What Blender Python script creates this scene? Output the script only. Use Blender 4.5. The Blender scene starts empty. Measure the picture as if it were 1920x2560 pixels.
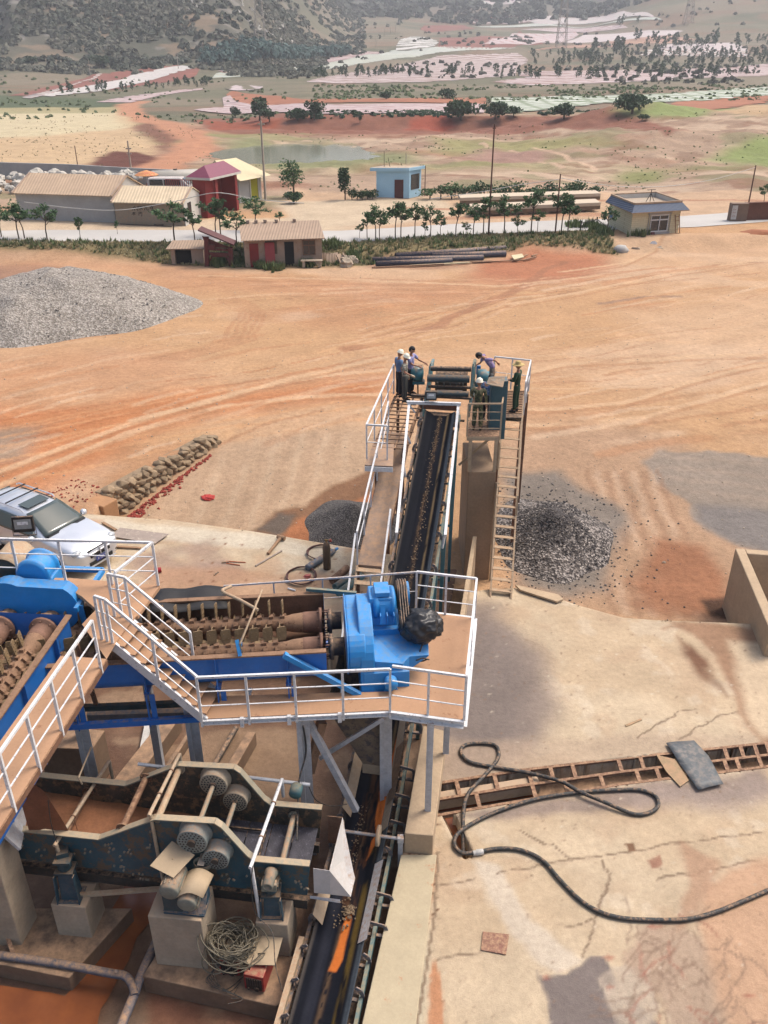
import bpy, bmesh, math, random
import numpy as np
from mathutils import Vector, Matrix, noise as mnoise
R = math.radians
sc = bpy.context.scene
C = sc.collection
# ---------------------------------------------------------------- camera
CAM_H, PITCH, FPX = 14.0, 28.0, 2145.0      # eye height above the concrete pad, tilt down, focal length in photo pixels
cd = bpy.data.cameras.new('camera'); cam = bpy.data.objects.new('camera', cd); C.objects.link(cam)
cam.location = (0, 0, CAM_H); cam.rotation_euler = (R(90-PITCH), 0, 0)
cd.sensor_fit = 'HORIZONTAL'; cd.sensor_width = 36; cd.lens = FPX/1920*36
cd.clip_start = .1; cd.clip_end = 6000
sc.camera = cam
# ---------------------------------------------------------------- sky and sun (bright overcast)
SUN_EL, SUN_AZ = 58, 62                      # azimuth measured clockwise from +Y
w = bpy.data.worlds.new('World'); sc.world = w; w.use_nodes = True
nt = w.node_tree; bg = nt.nodes['Background']
sky = nt.nodes.new('ShaderNodeTexSky'); sky.sky_type = 'NISHITA'; sky.sun_disc = False
sky.sun_elevation = R(SUN_EL); sky.sun_rotation = R(SUN_AZ); sky.air_density = 1.0; sky.dust_density = 6.0; sky.ozone_density = .6
nt.links.new(sky.outputs[0], bg.inputs[0]); bg.inputs[1].default_value = .15
sl = bpy.data.lights.new('sun', 'SUN'); sun = bpy.data.objects.new('sun', sl); C.objects.link(sun)
sl.energy = 1.5; sl.angle = R(18); sl.color = (1, .95, .88)
sun.rotation_euler = (R(90-SUN_EL), 0, R(-SUN_AZ)+math.pi)
sun.rotation_euler = Vector((-math.sin(R(SUN_AZ))*math.cos(R(SUN_EL)), -math.cos(R(SUN_AZ))*math.cos(R(SUN_EL)), -math.sin(R(SUN_EL)))).to_track_quat('-Z', 'Y').to_euler()
sc.view_settings.view_transform = 'Standard'; sc.view_settings.look = 'None'
sc.view_settings.exposure = .78; sc.view_settings.gamma = 1
# ---------------------------------------------------------------- helpers
cp, sp = math.cos(R(PITCH)), math.sin(R(PITCH))
def ray(u, v):
    a, b = (u-960)/FPX, (1280-v)/FPX
    return Vector((a, cp+b*sp, -sp+b*cp))
def P(u, v, z=0.):                            # photo pixel -> world point at height z
    d = ray(u, v); t = (z-CAM_H)/d.z
    return Vector((d.x*t, d.y*t, z))
def PY(u, v, y):                              # photo pixel -> world point at distance y
    d = ray(u, v); t = y/d.y
    return Vector((d.x*t, y, CAM_H+d.z*t))
def PX(p):                                    # world -> pixel (for checks)
    dx, dy, dz = p[0], p[1], p[2]-CAM_H
    dep = dy*cp-dz*sp; up = dy*sp+dz*cp
    return 960+FPX*dx/dep, 1280-FPX*up/dep
def srgb(c, k=1.0):
    o = []
    for x in c:
        x = x/255.; o.append((x/12.92 if x <= .04045 else ((x+.055)/1.055)**2.4)*k)
    return tuple(o)
ALB = .60
def hashn(ix, iy, seed):
    h = (ix.astype(np.int64)*374761393+iy.astype(np.int64)*668265263+seed*1274126177) & 0x7fffffff
    h = ((h ^ (h >> 13))*1274126177) & 0x7fffffff
    h = (h ^ (h >> 16)) & 0xffffff
    return h/float(0xffffff)
def vn(x, y, s, seed=0):
    x = np.asarray(x, float)/s; y = np.asarray(y, float)/s
    ix = np.floor(x); iy = np.floor(y); fx = x-ix; fy = y-iy
    fx = fx*fx*(3-2*fx); fy = fy*fy*(3-2*fy)
    a = hashn(ix, iy, seed); b = hashn(ix+1, iy, seed); c = hashn(ix, iy+1, seed); d = hashn(ix+1, iy+1, seed)
    return a+(b-a)*fx+(c-a)*fy+(a-b-c+d)*fx*fy
def fbm(x, y, s, o=4, seed=0, g=.5):
    t = 0; am = 1; tot = 0
    for i in range(o):
        t = t+am*vn(x, y, s/2**i, seed+i*17); tot += am; am *= g
    return t/tot
def ss(a, b, x):
    t = np.clip((np.asarray(x, float)-a)/(b-a), 0, 1); return t*t*(3-2*t)
def inpoly(x, y, poly):
    ins = np.zeros(x.shape, bool); n = len(poly)
    for i in range(n):
        x1, y1 = poly[i][0], poly[i][1]; x2, y2 = poly[(i+1) % n][0], poly[(i+1) % n][1]
        if y1 == y2: continue
        c = ((y1 > y) != (y2 > y)) & (x < (x2-x1)*(y-y1)/(y2-y1)+x1)
        ins ^= c
    return ins
def segd(x, y, pts, closed):
    best = np.full(x.shape, 1e9); n = len(pts); bx = x.copy(); by = y.copy()
    for i in range(n if closed else n-1):
        x1, y1 = pts[i][0], pts[i][1]; x2, y2 = pts[(i+1) % n][0], pts[(i+1) % n][1]
        L = (x2-x1)**2+(y2-y1)**2+1e-12
        t = np.clip(((x-x1)*(x2-x1)+(y-y1)*(y2-y1))/L, 0, 1)
        px = x1+t*(x2-x1); py = y1+t*(y2-y1); d = np.hypot(x-px, y-py)
        m = d < best; best = np.where(m, d, best); bx = np.where(m, px, bx); by = np.where(m, py, by)
    return best, bx, by
class Paint:                                  # paints the own colour of a ground sheet, in world metres
    def __init__(s, x, y, base):
        s.x = x; s.y = y; s.c = np.tile(np.array(srgb(base, ALB)), (x.size, 1))
    def put(s, m, a, col):
        a = a[:, None]; s.c[m] = s.c[m]*(1-a)+np.array(srgb(col, ALB))*a
    def sel(s, pts, pad):
        xs = [p[0] for p in pts]; ys = [p[1] for p in pts]
        return np.nonzero((s.x > min(xs)-pad) & (s.x < max(xs)+pad) & (s.y > min(ys)-pad) & (s.y < max(ys)+pad))[0]
    def poly(s, pts, col, soft=.3, wob=.5, wsc=None, alpha=1., patch=0):
        pad = soft+wob*2; m = s.sel(pts, pad)
        if m.size == 0: return
        x, y = s.x[m], s.y[m]; ws = wsc or max(wob*4, .3)
        x2 = x+(fbm(x, y, ws, 4, 3)-.5)*2*wob; y2 = y+(fbm(x, y, ws, 4, 9)-.5)*2*wob
        d, _, _ = segd(x2, y2, pts, True); d = np.where(inpoly(x2, y2, pts), d, -d)
        a = ss(-soft, soft, d)*alpha
        if patch: a = a*ss(patch-.12, patch+.12, fbm(x, y, ws*2, 5, 31))
        s.put(m, a, col)
    def line(s, pts, wd, col, alpha=1., wob=0., soft=.5, brk=0):
        m = s.sel(pts, wd+wob*2)
        if m.size == 0: return
        x, y = s.x[m], s.y[m]
        if wob:
            x = x+(fbm(x, y, wob*4, 4, 5)-.5)*2*wob; y = y+(fbm(x, y, wob*4, 4, 7)-.5)*2*wob
        d, _, _ = segd(x, y, pts, False)
        a = (1-ss(wd*.5*(1-soft), wd*.5, d))*alpha
        if brk: a = a*ss(brk-.1, brk+.1, fbm(s.x[m], s.y[m], wd*6, 3, 77))
        s.put(m, a, col)
def grid_mesh(name, X, Y, Z, col=None, keep=None):
    r, c = X.shape; me = bpy.data.meshes.new(name)
    idx = np.arange(r*c).reshape(r, c)
    f = np.stack([idx[:-1, :-1], idx[:-1, 1:], idx[1:, 1:], idx[1:, :-1]], -1).reshape(-1, 4)
    co = np.stack([X, Y, Z], -1).reshape(-1, 3)
    if keep is not None:
        f = f[keep.reshape(-1)]; used = np.unique(f); mp = np.full(r*c, -1); mp[used] = np.arange(used.size)
        f = mp[f]; co = co[used]
        if col is not None: col = col[used]
    me.vertices.add(len(co)); me.vertices.foreach_set('co', co.reshape(-1).astype(np.float32))
    me.loops.add(f.size); me.loops.foreach_set('vertex_index', f.reshape(-1).astype(np.int32))
    me.polygons.add(len(f)); me.polygons.foreach_set('loop_start', np.arange(0, f.size, 4, dtype=np.int32))
    me.polygons.foreach_set('loop_total', np.full(len(f), 4, np.int32)); me.polygons.foreach_set('use_smooth', np.ones(len(f), bool))
    me.update(calc_edges=True)
    if col is not None:
        at = me.color_attributes.new('Col', 'FLOAT_COLOR', 'POINT')
        at.data.foreach_set('color', np.concatenate([col, np.ones((len(co), 1))], 1).reshape(-1).astype(np.float32))
    return me
def sheet(poly, s, zf):                       # a gridded sheet whose rim is snapped to the polygon
    xs = [p[0] for p in poly]; ys = [p[1] for p in poly]
    X, Y = np.meshgrid(np.arange(min(xs)-s, max(xs)+2*s, s), np.arange(min(ys)-s, max(ys)+2*s, s))
    d, bx, by = segd(X, Y, poly, True); ins = inpoly(X, Y, poly)
    sn = (d < s*.72); X = np.where(sn, bx, X); Y = np.where(sn, by, Y); ok = ins | sn
    keep = ok[:-1, :-1] & ok[1:, :-1] & ok[:-1, 1:] & ok[1:, 1:]
    cx = (X[:-1, :-1]+X[1:, 1:])/2; cy = (Y[:-1, :-1]+Y[1:, 1:])/2
    keep &= inpoly(cx, cy, poly)
    return X, Y, zf(X, Y), keep
def tag(o, label=None, cat=None, group=None, kind=None):
    if label: o['label'] = label
    if cat: o['category'] = cat
    if group: o['group'] = group
    if kind: o['kind'] = kind
    return o
def struct(o): o['kind'] = 'structure'; return o
def link(name, me, m=None, parent=None):
    o = bpy.data.objects.new(name, me); C.objects.link(o)
    if m is not None:
        if me.materials: me.materials[0] = m
        else: me.materials.append(m)
    if parent is not None: o.parent = parent; KIDS.setdefault(parent.name, []).append(o)
    return o
def empty(name, label, cat, loc=(0, 0, 0), rz=0, group=None):
    o = bpy.data.objects.new(name, None); C.objects.link(o); o.empty_display_size = .2
    o.location = loc; o.rotation_euler = (0, 0, rz); return tag(o, label, cat, group)
def copy_tree(o, loc=None, rz=None, label=None, parent=None, scale=None):
    c = o.copy(); C.objects.link(c)
    if parent is not None: c.parent = parent; KIDS.setdefault(parent.name, []).append(c)
    if loc is not None: c.location = loc
    if rz is not None: c.rotation_euler = (0, 0, rz)
    if label: c['label'] = label
    if scale is not None: c.scale = scale if hasattr(scale, '__len__') else (scale,)*3
    for ch in list(KIDS.get(o.name, [])): copy_tree(ch, parent=c)
    return c
KIDS = {}; ICO = {}
class MB:
    def __init__(s): s.v = []; s.f = []; s.sm = []
    def add(s, vs, fs, smooth=False):
        n = len(s.v); s.v += [tuple(v) for v in vs]; s.f += [tuple(i+n for i in f) for f in fs]; s.sm += [smooth]*len(fs); return s
    def box(s, c, size, M=None, taper=1.):
        x, y, z = size[0]/2, size[1]/2, size[2]/2; c = Vector(c); t = taper
        vs = [Vector(p) for p in ((-x, -y, -z), (x, -y, -z), (x, y, -z), (-x, y, -z), (-x*t, -y*t, z), (x*t, -y*t, z), (x*t, y*t, z), (-x*t, y*t, z))]
        if M is not None: vs = [M @ v for v in vs]
        return s.add([v+c for v in vs], [(3, 2, 1, 0), (4, 5, 6, 7), (0, 1, 5, 4), (1, 2, 6, 5), (2, 3, 7, 6), (3, 0, 4, 7)])
    def bar(s, p, q, w, h=None, up=(0, 0, 1)):   # rectangular bar p->q
        p = Vector(p); q = Vector(q); h = h or w; d = (q-p)
        if d.length < 1e-6: return s
        d.normalize(); u = Vector(up)
        if abs(d.dot(u)) > .99: u = Vector((1, 0, 0)) if abs(d.x) < .9 else Vector((0, 1, 0))
        a = d.cross(u).normalized()*w/2; b = a.cross(d).normalized()*h/2
        vs = [p-a-b, p+a-b, p+a+b, p-a+b, q-a-b, q+a-b, q+a+b, q-a+b]
        return s.add(vs, [(3, 2, 1, 0), (4, 5, 6, 7), (0, 1, 5, 4), (1, 2, 6, 5), (2, 3, 7, 6), (3, 0, 4, 7)])
    def angle(s, p, q, w, t=.008, up=(0, 0, 1)):  # L section
        p = Vector(p); q = Vector(q); d = (q-p).normalized(); a = d.cross(Vector(up)).normalized(); b = a.cross(d)
        s.bar(p+a*w/2, q+a*w/2, w, t, up); s.bar(p+b*w/2, q+b*w/2, t, w, up); return s
    def channel(s, p, q, h, fl, t=.01, up=(0, 0, 1), side=1):
        p = Vector(p); q = Vector(q); d = (q-p).normalized(); a = d.cross(Vector(up)).normalized()*side; b = Vector(up)-d*d.dot(Vector(up)); b.normalize()
        s.bar(p, q, t, h, up)
        for k in (-1, 1): s.bar(p+b*k*(h/2-t/2)+a*(fl/2+t/2), q+b*k*(h/2-t/2)+a*(fl/2+t/2), fl, t, up)
        return s
    def tube(s, pts, r, n=10, caps=True, smooth=True, closed=False):
        pts = [Vector(p) for p in pts]; m = len(pts); rs = r if hasattr(r, '__len__') else [r]*m
        vs = []; prev = None
        for i, p in enumerate(pts):
            if closed: d = pts[(i+1) % m]-pts[i-1]
            else: d = pts[min(i+1, m-1)]-pts[max(i-1, 0)]
            if d.length < 1e-9: d = Vector((0, 0, 1))
            d.normalize()
            if prev is None:
                u = Vector((0, 0, 1)) if abs(d.z) < .9 else Vector((1, 0, 0)); a = d.cross(u).normalized()
            else:
                a = prev-d*prev.dot(d); a.normalize()
            prev = a; b = d.cross(a)
            for k in range(n):
                t = 2*math.pi*k/n; vs.append(p+(a*math.cos(t)+b*math.sin(t))*rs[i])
        fs = []
        for i in range(m if closed else m-1):
            j = (i+1) % m
            for k in range(n): fs.append((i*n+k, i*n+(k+1) % n, j*n+(k+1) % n, j*n+k))
        s.add(vs, fs, smooth)
        if caps and not closed:
            s.add(vs[:n], [tuple(range(n))[::-1]]); s.add(vs[-n:], [tuple(range(n))])
        return s
    def cyl(s, p, q, r, r2=None, n=16, caps=True): return s.tube([p, q], [r, r2 if r2 is not None else r], n, caps)
    def ring(s, c, ax, r0, r1, t, n=24):          # flat annulus disc with thickness
        c = Vector(c); ax = Vector(ax).normalized(); u = Vector((0, 0, 1)) if abs(ax.z) < .9 else Vector((1, 0, 0)); a = ax.cross(u).normalized(); b = ax.cross(a)
        vs = []
        for k in range(n):
            th = 2*math.pi*k/n; e = a*math.cos(th)+b*math.sin(th)
            vs += [c+e*r0-ax*t/2, c+e*r1-ax*t/2, c+e*r1+ax*t/2, c+e*r0+ax*t/2]
        fs = []
        for k in range(n):
            j = (k+1) % n
            for q in range(4): fs.append((k*4+q, j*4+q, j*4+(q+1) % 4, k*4+(q+1) % 4))
        return s.add(vs, fs)
    def prism(s, pts, d):                          # polygon (3d points) extruded by vector d
        pts = [Vector(p) for p in pts]; d = Vector(d); n = len(pts)
        fs = [tuple(range(n))[::-1], tuple(range(n, 2*n))]+[(i, (i+1) % n, n+(i+1) % n, n+i) for i in range(n)]
        return s.add(pts+[p+d for p in pts], fs)
    def lathe(s, c, ax, prof, n=20, smooth=True):  # prof: (dist along axis, radius)
        c = Vector(c); ax = Vector(ax).normalized()
        pts = [c+ax*a for a, _ in prof]; u = Vector((0, 0, 1)) if abs(ax.z) < .9 else Vector((1, 0, 0)); a = ax.cross(u).normalized(); b = ax.cross(a)
        vs = []
        for (t, r), p in zip(prof, pts):
            for k in range(n): th = 2*math.pi*k/n; vs.append(p+(a*math.cos(th)+b*math.sin(th))*r)
        fs = [(i*n+k, i*n+(k+1) % n, (i+1)*n+(k+1) % n, (i+1)*n+k) for i in range(len(prof)-1) for k in range(n)]
        fs += [tuple(range(n))[::-1], tuple((len(prof)-1)*n+k for k in range(n))]
        return s.add(vs, fs, smooth)
    def blob(s, c, r, seed=0, rough=.25, sub=2, sq=(1, 1, 1)):
        if sub not in ICO:
            b = bmesh.new(); bmesh.ops.create_icosphere(b, subdivisions=sub, radius=1); ICO[sub] = ([v.co.copy() for v in b.verts], [tuple(x.index for x in f.verts) for f in b.faces]); b.free()
        c = Vector(c); o = Vector((seed*3.7, seed*1.3, seed*.7)); vs = []; V_, fs = ICO[sub]
        for v in V_:
            k = 1+rough*mnoise.noise(v*1.6+o)*2; vs.append(c+Vector((v.x*sq[0], v.y*sq[1], v.z*sq[2]))*r*k)
        return s.add(vs, fs, rough < .3)
    def quad(s, a, b, c, d): return s.add([a, b, c, d], [(0, 1, 2, 3)])
    def mesh(s, name):
        me = bpy.data.meshes.new(name); me.from_pydata([tuple(v) for v in s.v], [], s.f); me.polygons.foreach_set('use_smooth', s.sm); me.update(); return me
    def build(s, name, m, parent=None, bevel=0, loc=None):
        o = link(name, s.mesh(name), m, parent)
        if loc is not None: o.location = loc
        if bevel:
            b = o.modifiers.new('bevel', 'BEVEL'); b.width = bevel; b.segments = 2; b.limit_method = 'ANGLE'; b.angle_limit = R(40)
        return o
def thing(s, name, m, label, cat, group=None, bevel=0, loc=None, kind=None): return tag(s.build(name, m, None, bevel, loc), label, cat, group, kind)
# ---------------------------------------------------------------- materials
class NT:
    def __init__(s, name):
        s.m = bpy.data.materials.new(name); s.m.use_nodes = True; s.t = s.m.node_tree; s.b = s.t.nodes['Principled BSDF']
    def n(s, ty, **k):
        o = s.t.nodes.new('ShaderNode'+ty)
        for a, b in k.items():
            if a.startswith('i_'): o.inputs[a[2:].replace('_', ' ')].default_value = b
            else: setattr(o, a, b)
        return o
    def l(s, a, b): s.t.links.new(a, b)
    def pos(s):
        if not hasattr(s, '_p'): s._p = s.n('TexCoord').outputs['Object'] if getattr(s, 'obj', False) else s.n('NewGeometry').outputs['Position']
        return s._p
    def noise(s, scale, detail=5, rough=.6, vec=None):
        o = s.n('TexNoise', i_Scale=scale, i_Detail=detail, i_Roughness=rough); s.l(vec or s.pos(), o.inputs['Vector']); return o.outputs['Fac']
    def ramp(s, f, stops):
        o = s.n('ValToRGB'); s.l(f, o.inputs[0]); e = o.color_ramp.elements
        while len(e) < len(stops): e.new(.5)
        for i, (p, c) in enumerate(stops): e[i].position = p; e[i].color = (c, c, c, 1) if not hasattr(c, '__len__') else (*c[:3], 1)
        return o.outputs[0]
    def mix(s, f, a, b, mode='MIX'):
        o = s.n('Mix', data_type='RGBA', blend_type=mode)
        for k, v in ((0, f), (6, a), (7, b)):
            if hasattr(v, 'node'): s.l(v, o.inputs[k])
            elif k == 0: o.inputs[0].default_value = v
            else: o.inputs[k].default_value = (*v[:3], 1)
        return o.outputs[2]
    def math(s, op, a, b=None, c=None):
        o = s.n('Math', operation=op)
        for k, v in enumerate((a, b, c)):
            if v is None: continue
            if hasattr(v, 'node'): s.l(v, o.inputs[k])
            else: o.inputs[k].default_value = v
        return o.outputs[0]
    def bump(s, h, st=.3, dist=.02):
        o = s.n('Bump', i_Strength=st, i_Distance=dist); s.l(h, o.inputs['Height']); s.l(o.outputs[0], s.b.inputs['Normal'])
MC = {}
DUST = srgb((196, 158, 124), ALB)
def M(name, col, rough=.6, metal=0., var=.25, vs=3., dust=0., dustcol=None, rust=0., bump=.15, bs=25., spec=.4, fine=.3, alb=ALB, wear=None):
    """general weathered surface: own colour with blotches, dust that settled on upward faces, rust spots"""
    if name in MC: return MC[name]
    t = NT(name); base = srgb(col, alb); n1 = t.noise(vs, 6, .65); n2 = t.noise(bs, 4, .7)
    f = t.ramp(n1, [(.25, 0.), (.75, 1.)])
    c = t.mix(f, tuple(x*(1-var) for x in base), tuple(min(.9, x*(1+var*.7)) for x in base))
    f2 = t.ramp(n2, [(.3, 1-fine*.5), (.7, 1+fine*.2)]); c = t.mix(1., c, f2, 'MULTIPLY')
    if wear:
        wc, lo = wear; wf = t.ramp(t.noise(vs*2.3, 8, .75), [(lo, 0.), (lo+.06, 1.)]); c = t.mix(wf, c, srgb(wc, alb))
    if rust:
        rf = t.ramp(t.noise(vs*3+1, 8, .75), [(.68-rust*.3, 0.), (.74-rust*.3, 1.)]); c = t.mix(rf, c, srgb((112, 66, 44), alb))
    if dust:
        g = t.n('NewGeometry'); sx = t.n('SeparateXYZ'); t.l(g.outputs['Normal'], sx.inputs[0])
        up = t.ramp(sx.outputs[2], [(.25, .0), (.85, 1.)])
        nz = t.ramp(t.noise(vs*1.7+2, 7, .7), [(.5-dust*.45, 0.), (.72-dust*.3, 1.)])
        ff = t.math('MULTIPLY', up, nz); thin = t.ramp(t.noise(vs*.8+5, 6, .7), [(.45, 0.), (.8, .55*dust)]); ff = t.math('MAXIMUM', ff, thin)
        c = t.mix(ff, c, dustcol and srgb(dustcol, alb) or DUST)
        rr = t.n('MapRange'); t.l(ff, rr.inputs[0]); rr.inputs[3].default_value = rough; rr.inputs[4].default_value = .9; t.l(rr.outputs[0], t.b.inputs['Roughness'])
    else: t.b.inputs['Roughness'].default_value = rough
    t.l(c, t.b.inputs['Base Color']); t.b.inputs['Metallic'].default_value = metal; t.b.inputs['Specular IOR Level'].default_value = spec
    if bump: t.bump(n2, bump, .01)
    MC[name] = t.m; return t.m
def ground_mat(name, scale=1., bump=.5, fine=.35, rough=.95, spec=.2):
    t = NT(name); a = t.n('Attribute', attribute_name='Col').outputs['Color']
    f1 = t.ramp(t.noise(.35*scale, 6, .65), [(.25, .82), (.75, 1.14)]); f2 = t.ramp(t.noise(3*scale, 8, .75), [(.25, 1-fine), (.75, 1+fine*.55)])
    n3 = t.noise(22*scale, 4, .7); f3 = t.ramp(n3, [(.3, 1-fine*.6), (.7, 1+fine*.3)])
    c = t.mix(1., a, f1, 'MULTIPLY'); c = t.mix(1., c, f2, 'MULTIPLY'); c = t.mix(1., c, f3, 'MULTIPLY')
    t.l(c, t.b.inputs['Base Color']); t.b.inputs['Roughness'].default_value = rough; t.b.inputs['Specular IOR Level'].default_value = spec
    h = t.math('ADD', t.math('MULTIPLY', t.noise(3*scale, 8, .7), 3.), n3); t.bump(h, bump, .03); return t.m
m_ground = ground_mat('ground_soil', 1.3, .7, .3)
m_pad = ground_mat('pad_concrete', 2.2, .35, .24)
def stripes_mat(name, ca, cb, dx, dy, period, duty=.5, ring=None, cross=0):
    t = NT(name); p = t.pos(); sx = t.n('SeparateXYZ'); t.l(p, sx.inputs[0]); X, Y = sx.outputs[0], sx.outputs[1]
    nz = t.math('MULTIPLY', t.math('SUBTRACT', t.noise(.15, 3), .5), period*1.2)
    if ring:
        v = t.math('SQRT', t.math('ADD', t.math('POWER', t.math('SUBTRACT', X, ring[0]), 2.), t.math('POWER', t.math('SUBTRACT', Y, ring[1]), 2.)))
    else: v = t.math('ADD', t.math('MULTIPLY', X, dx), t.math('MULTIPLY', Y, dy))
    v = t.math('FRACT', t.math('DIVIDE', t.math('ADD', v, nz), period))
    f = t.ramp(v, [(.02, 0.), (.1, 1.), (duty+.02, 1.), (duty+.1, 0.)])
    if cross:
        v2 = t.math('FRACT', t.math('DIVIDE', t.math('ADD', t.math('MULTIPLY', X, -dy), t.math('MULTIPLY', Y, dx)), cross))
        f = t.math('MULTIPLY', f, t.ramp(v2, [(.05, .3), (.2, 1.), (.8, 1.), (.95, .3)]))
    c = t.mix(f, srgb(cb, ALB), srgb(ca, ALB)); c = t.mix(1., c, t.ramp(t.noise(.6, 6, .8), [(.3, .72), (.7, 1.12)]), 'MULTIPLY')
    t.l(c, t.b.inputs['Base Color']); t.b.inputs['Roughness'].default_value = .8; return t.m
def leaf_mat(name, c1, c2, sc_=4., trans=.15):
    t = NT(name); o = t.n('ObjectInfo'); n = t.noise(sc_, 3, .6); r = t.n('NewGeometry').outputs['Random Per Island'] if False else None
    c = t.mix(t.ramp(n, [(.3, 0.), (.7, 1.)]), srgb(c1, ALB), srgb(c2, ALB))
    k = t.math('ADD', t.math('MULTIPLY', o.outputs['Random'], .35), .82)
    cc = t.n('CombineXYZ'); [t.l(k, cc.inputs[i]) for i in range(3)]
    c = t.mix(1., c, cc.outputs[0], 'MULTIPLY'); t.l(c, t.b.inputs['Base Color']); t.b.inputs['Roughness'].default_value = .7; t.b.inputs['Specular IOR Level'].default_value = .25
    tr = t.n('BsdfTranslucent'); t.l(c, tr.inputs[0]); mx = t.n('MixShader'); mx.inputs[0].default_value = trans
    t.l(t.b.outputs[0], mx.inputs[1]); t.l(tr.outputs[0], mx.inputs[2]); t.l(mx.outputs[0], t.t.nodes['Material Output'].inputs[0]); return t.m
m_leaf = leaf_mat('tree_leaves', (66, 98, 62), (110, 140, 94))
m_leafd = leaf_mat('bush_leaves', (56, 82, 56), (88, 112, 78))
m_leafb = leaf_mat('eucalyptus_leaves', (74, 104, 98), (104, 136, 128), .4)
m_leafg = leaf_mat('bright_leaves', (70, 122, 52), (112, 164, 84))
m_grass = leaf_mat('dry_grass', (152, 146, 106), (188, 172, 132), 1.5)
m_grassg = leaf_mat('green_grass', (92, 116, 72), (136, 148, 100), 1.5)
m_scrub = leaf_mat('hill_scrub', (92, 98, 82), (128, 126, 110), .2)
m_scrubd = leaf_mat('dark_scrub', (70, 82, 66), (100, 108, 90), .3)
m_bark = M('bark', (112, 96, 80), .9, var=.4)
# ================================================================ TERRAIN
WA, WB = P(262, 1238), P(532, 1092)            # top line of the rubble wall
NR = ([0, 190, 197, 208, 244, 328, 455, 560, 750, 950, 1200, 1500, 1900], [.8, .8, 2.9, 3, 3.5, 5, 9, 14, 24.5, 40, 82, 135, 140])
NL = ([0, 190, 290, 330, 380, 430, 500, 600, 800, 1200, 1900], [.8, .8, 2.0, 3.5, 6, 13, 35, 62, 105, 130, 130])
ROADY = [( -60, 74.5), (-20, 74.5), (0, 74), (20, 78), (60, 84)]
def roadY(x): return np.interp(x, [a for a, _ in ROADY], [b for _, b in ROADY])
RUTS = []
def T(x, y, fine=True):
    x = np.asarray(x, float); y = np.asarray(y, float); t = x/np.maximum(y, 5)
    zr = np.interp(y, *NR); zl = np.interp(y*(1+.25*np.clip(-t-.25, 0, .3)), *NL)
    wl = 1-ss(-.17, -.075, t-.05*ss(400, 900, y))
    far = ss(300, 500, y); z = zr*(1-wl)+zl*wl
    # corner where the sky shows, and a side hill on the right
    z = np.where(y > 430, 13+(z-13)*(1-.72*(1-ss(-.405, -.372, t)))+0*z, z)
    z = z+ss(.17, .34, t)*ss(620, 1100, y)*40
    z = z+far*((fbm(x, y, 160, 3, 2)-.5)*22*ss(380, 700, y))+ss(180, 260, y)*(fbm(x, y, 40, 4, 4)-.5)*1.6
    z = z+ss(420, 480, y)*wl*(fbm(x, y, 30, 4, 14)-.5)*7
    step = ss(-3.5, -.5, y-(roadY(x)-4.2)); z = z-.8*(1-step)*(y < 150)
    # rough borrow ground beyond the road
    m = ss(88, 100, y)*(1-ss(188, 205, y)); z = z+m*((fbm(x, y, 14, 5, 8)-.5)*1.9+(fbm(x, y, 3.5, 3, 88)-.5)*.9*ss(100, 125, y))*(1-wl*.6)
    z = z+m*ss(.12, .3, t)*(1.2+2.2*fbm(x, y, 30, 4, 21))*ss(120, 150, y)
    z = z-1.7*np.exp(-(((x+14)/13)**2+((y-148)/17)**2)**2)
    # spoil heap ridge, right
    z = z+3.2*np.exp(-((x-48)/16)**2-((y-184)/8)**2)+2.6*np.exp(-((x-82)/20)**2-((y-168)/10)**2)
    # sunken loading floor beside the conveyor
    sd = (WB.x-WA.x)*(y-WA.y)-(WB.y-WA.y)*(x-WA.x); sd = -sd/math.hypot(WB.x-WA.x, WB.y-WA.y)
    sink = 1.3*(1-ss(23, 37, y))*np.where(y < WA.y, ss(.02, .16, x-WA.x), ss(0.02, .16, sd))
    z = z-sink*(y < 60)
    # pit under the screens, kept below everything built there
    z = np.where(y < 19, np.minimum(z, -2.2), z)
    if fine:
        n = (1-ss(60, 90, y))*(1-step); z = z+n*((fbm(x, y, 6, 4, 51)-.5)*.22+(fbm(x, y, 1.1, 3, 52)-.5)*.05)
    return z
_gx, _gy = np.meshgrid(np.arange(-70, 80, .4), np.arange(15, 125, .4)); _gz = T(_gx, _gy)
def zc(x, y):                                  # quick height lookup for the near ground
    i = (y-15)/.4; j = (x+70)/.4
    if not (0 <= i < _gz.shape[0]-1 and 0 <= j < _gz.shape[1]-1): return float(T(np.array([x]), np.array([y]))[0])
    a, b = int(i), int(j); u, v = j-b, i-a; return float((_gz[a, b]*(1-u)+_gz[a, b+1]*u)*(1-v)+(_gz[a+1, b]*(1-u)+_gz[a+1, b+1]*u)*v)
def G(u, v):
    d = ray(u, v); t = np.geomspace(8, 2400, 1100); X = d.x*t; Y = d.y*t; Z = CAM_H+d.z*t
    h = T(X, Y, False)-Z; i = np.nonzero(h > 0)[0]
    if len(i) == 0: return Vector((X[-1], Y[-1], T(X[-1:], Y[-1:])[0]))
    i = max(i[0], 1); f = h[i-1]/(h[i-1]-h[i]); tt = t[i-1]+(t[i]-t[i-1])*f
    return Vector((d.x*tt, d.y*tt, float(T(np.array([d.x*tt]), np.array([d.y*tt]))[0])))
def GP(*pts): return [G(u, v) for u, v in pts]
Ty = lambda p: Vector((p[0], p[1], float(T(np.array([p[0]]), np.array([p[1]]))[0])))
nr_, nc_ = 1150, 620
Yr = np.concatenate([np.linspace(-30, 12, 8)[:-1], (12+14)*np.geomspace(1, (1850+14)/(26.), nr_)-14])
cu = np.linspace(-1, 1, nc_); ex = 1+np.array([.05, .15, .35, .7, 1.2, 2.]); cu = np.concatenate([-ex[::-1], cu, ex])
W = .60*np.maximum(Yr, 0)+9
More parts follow.
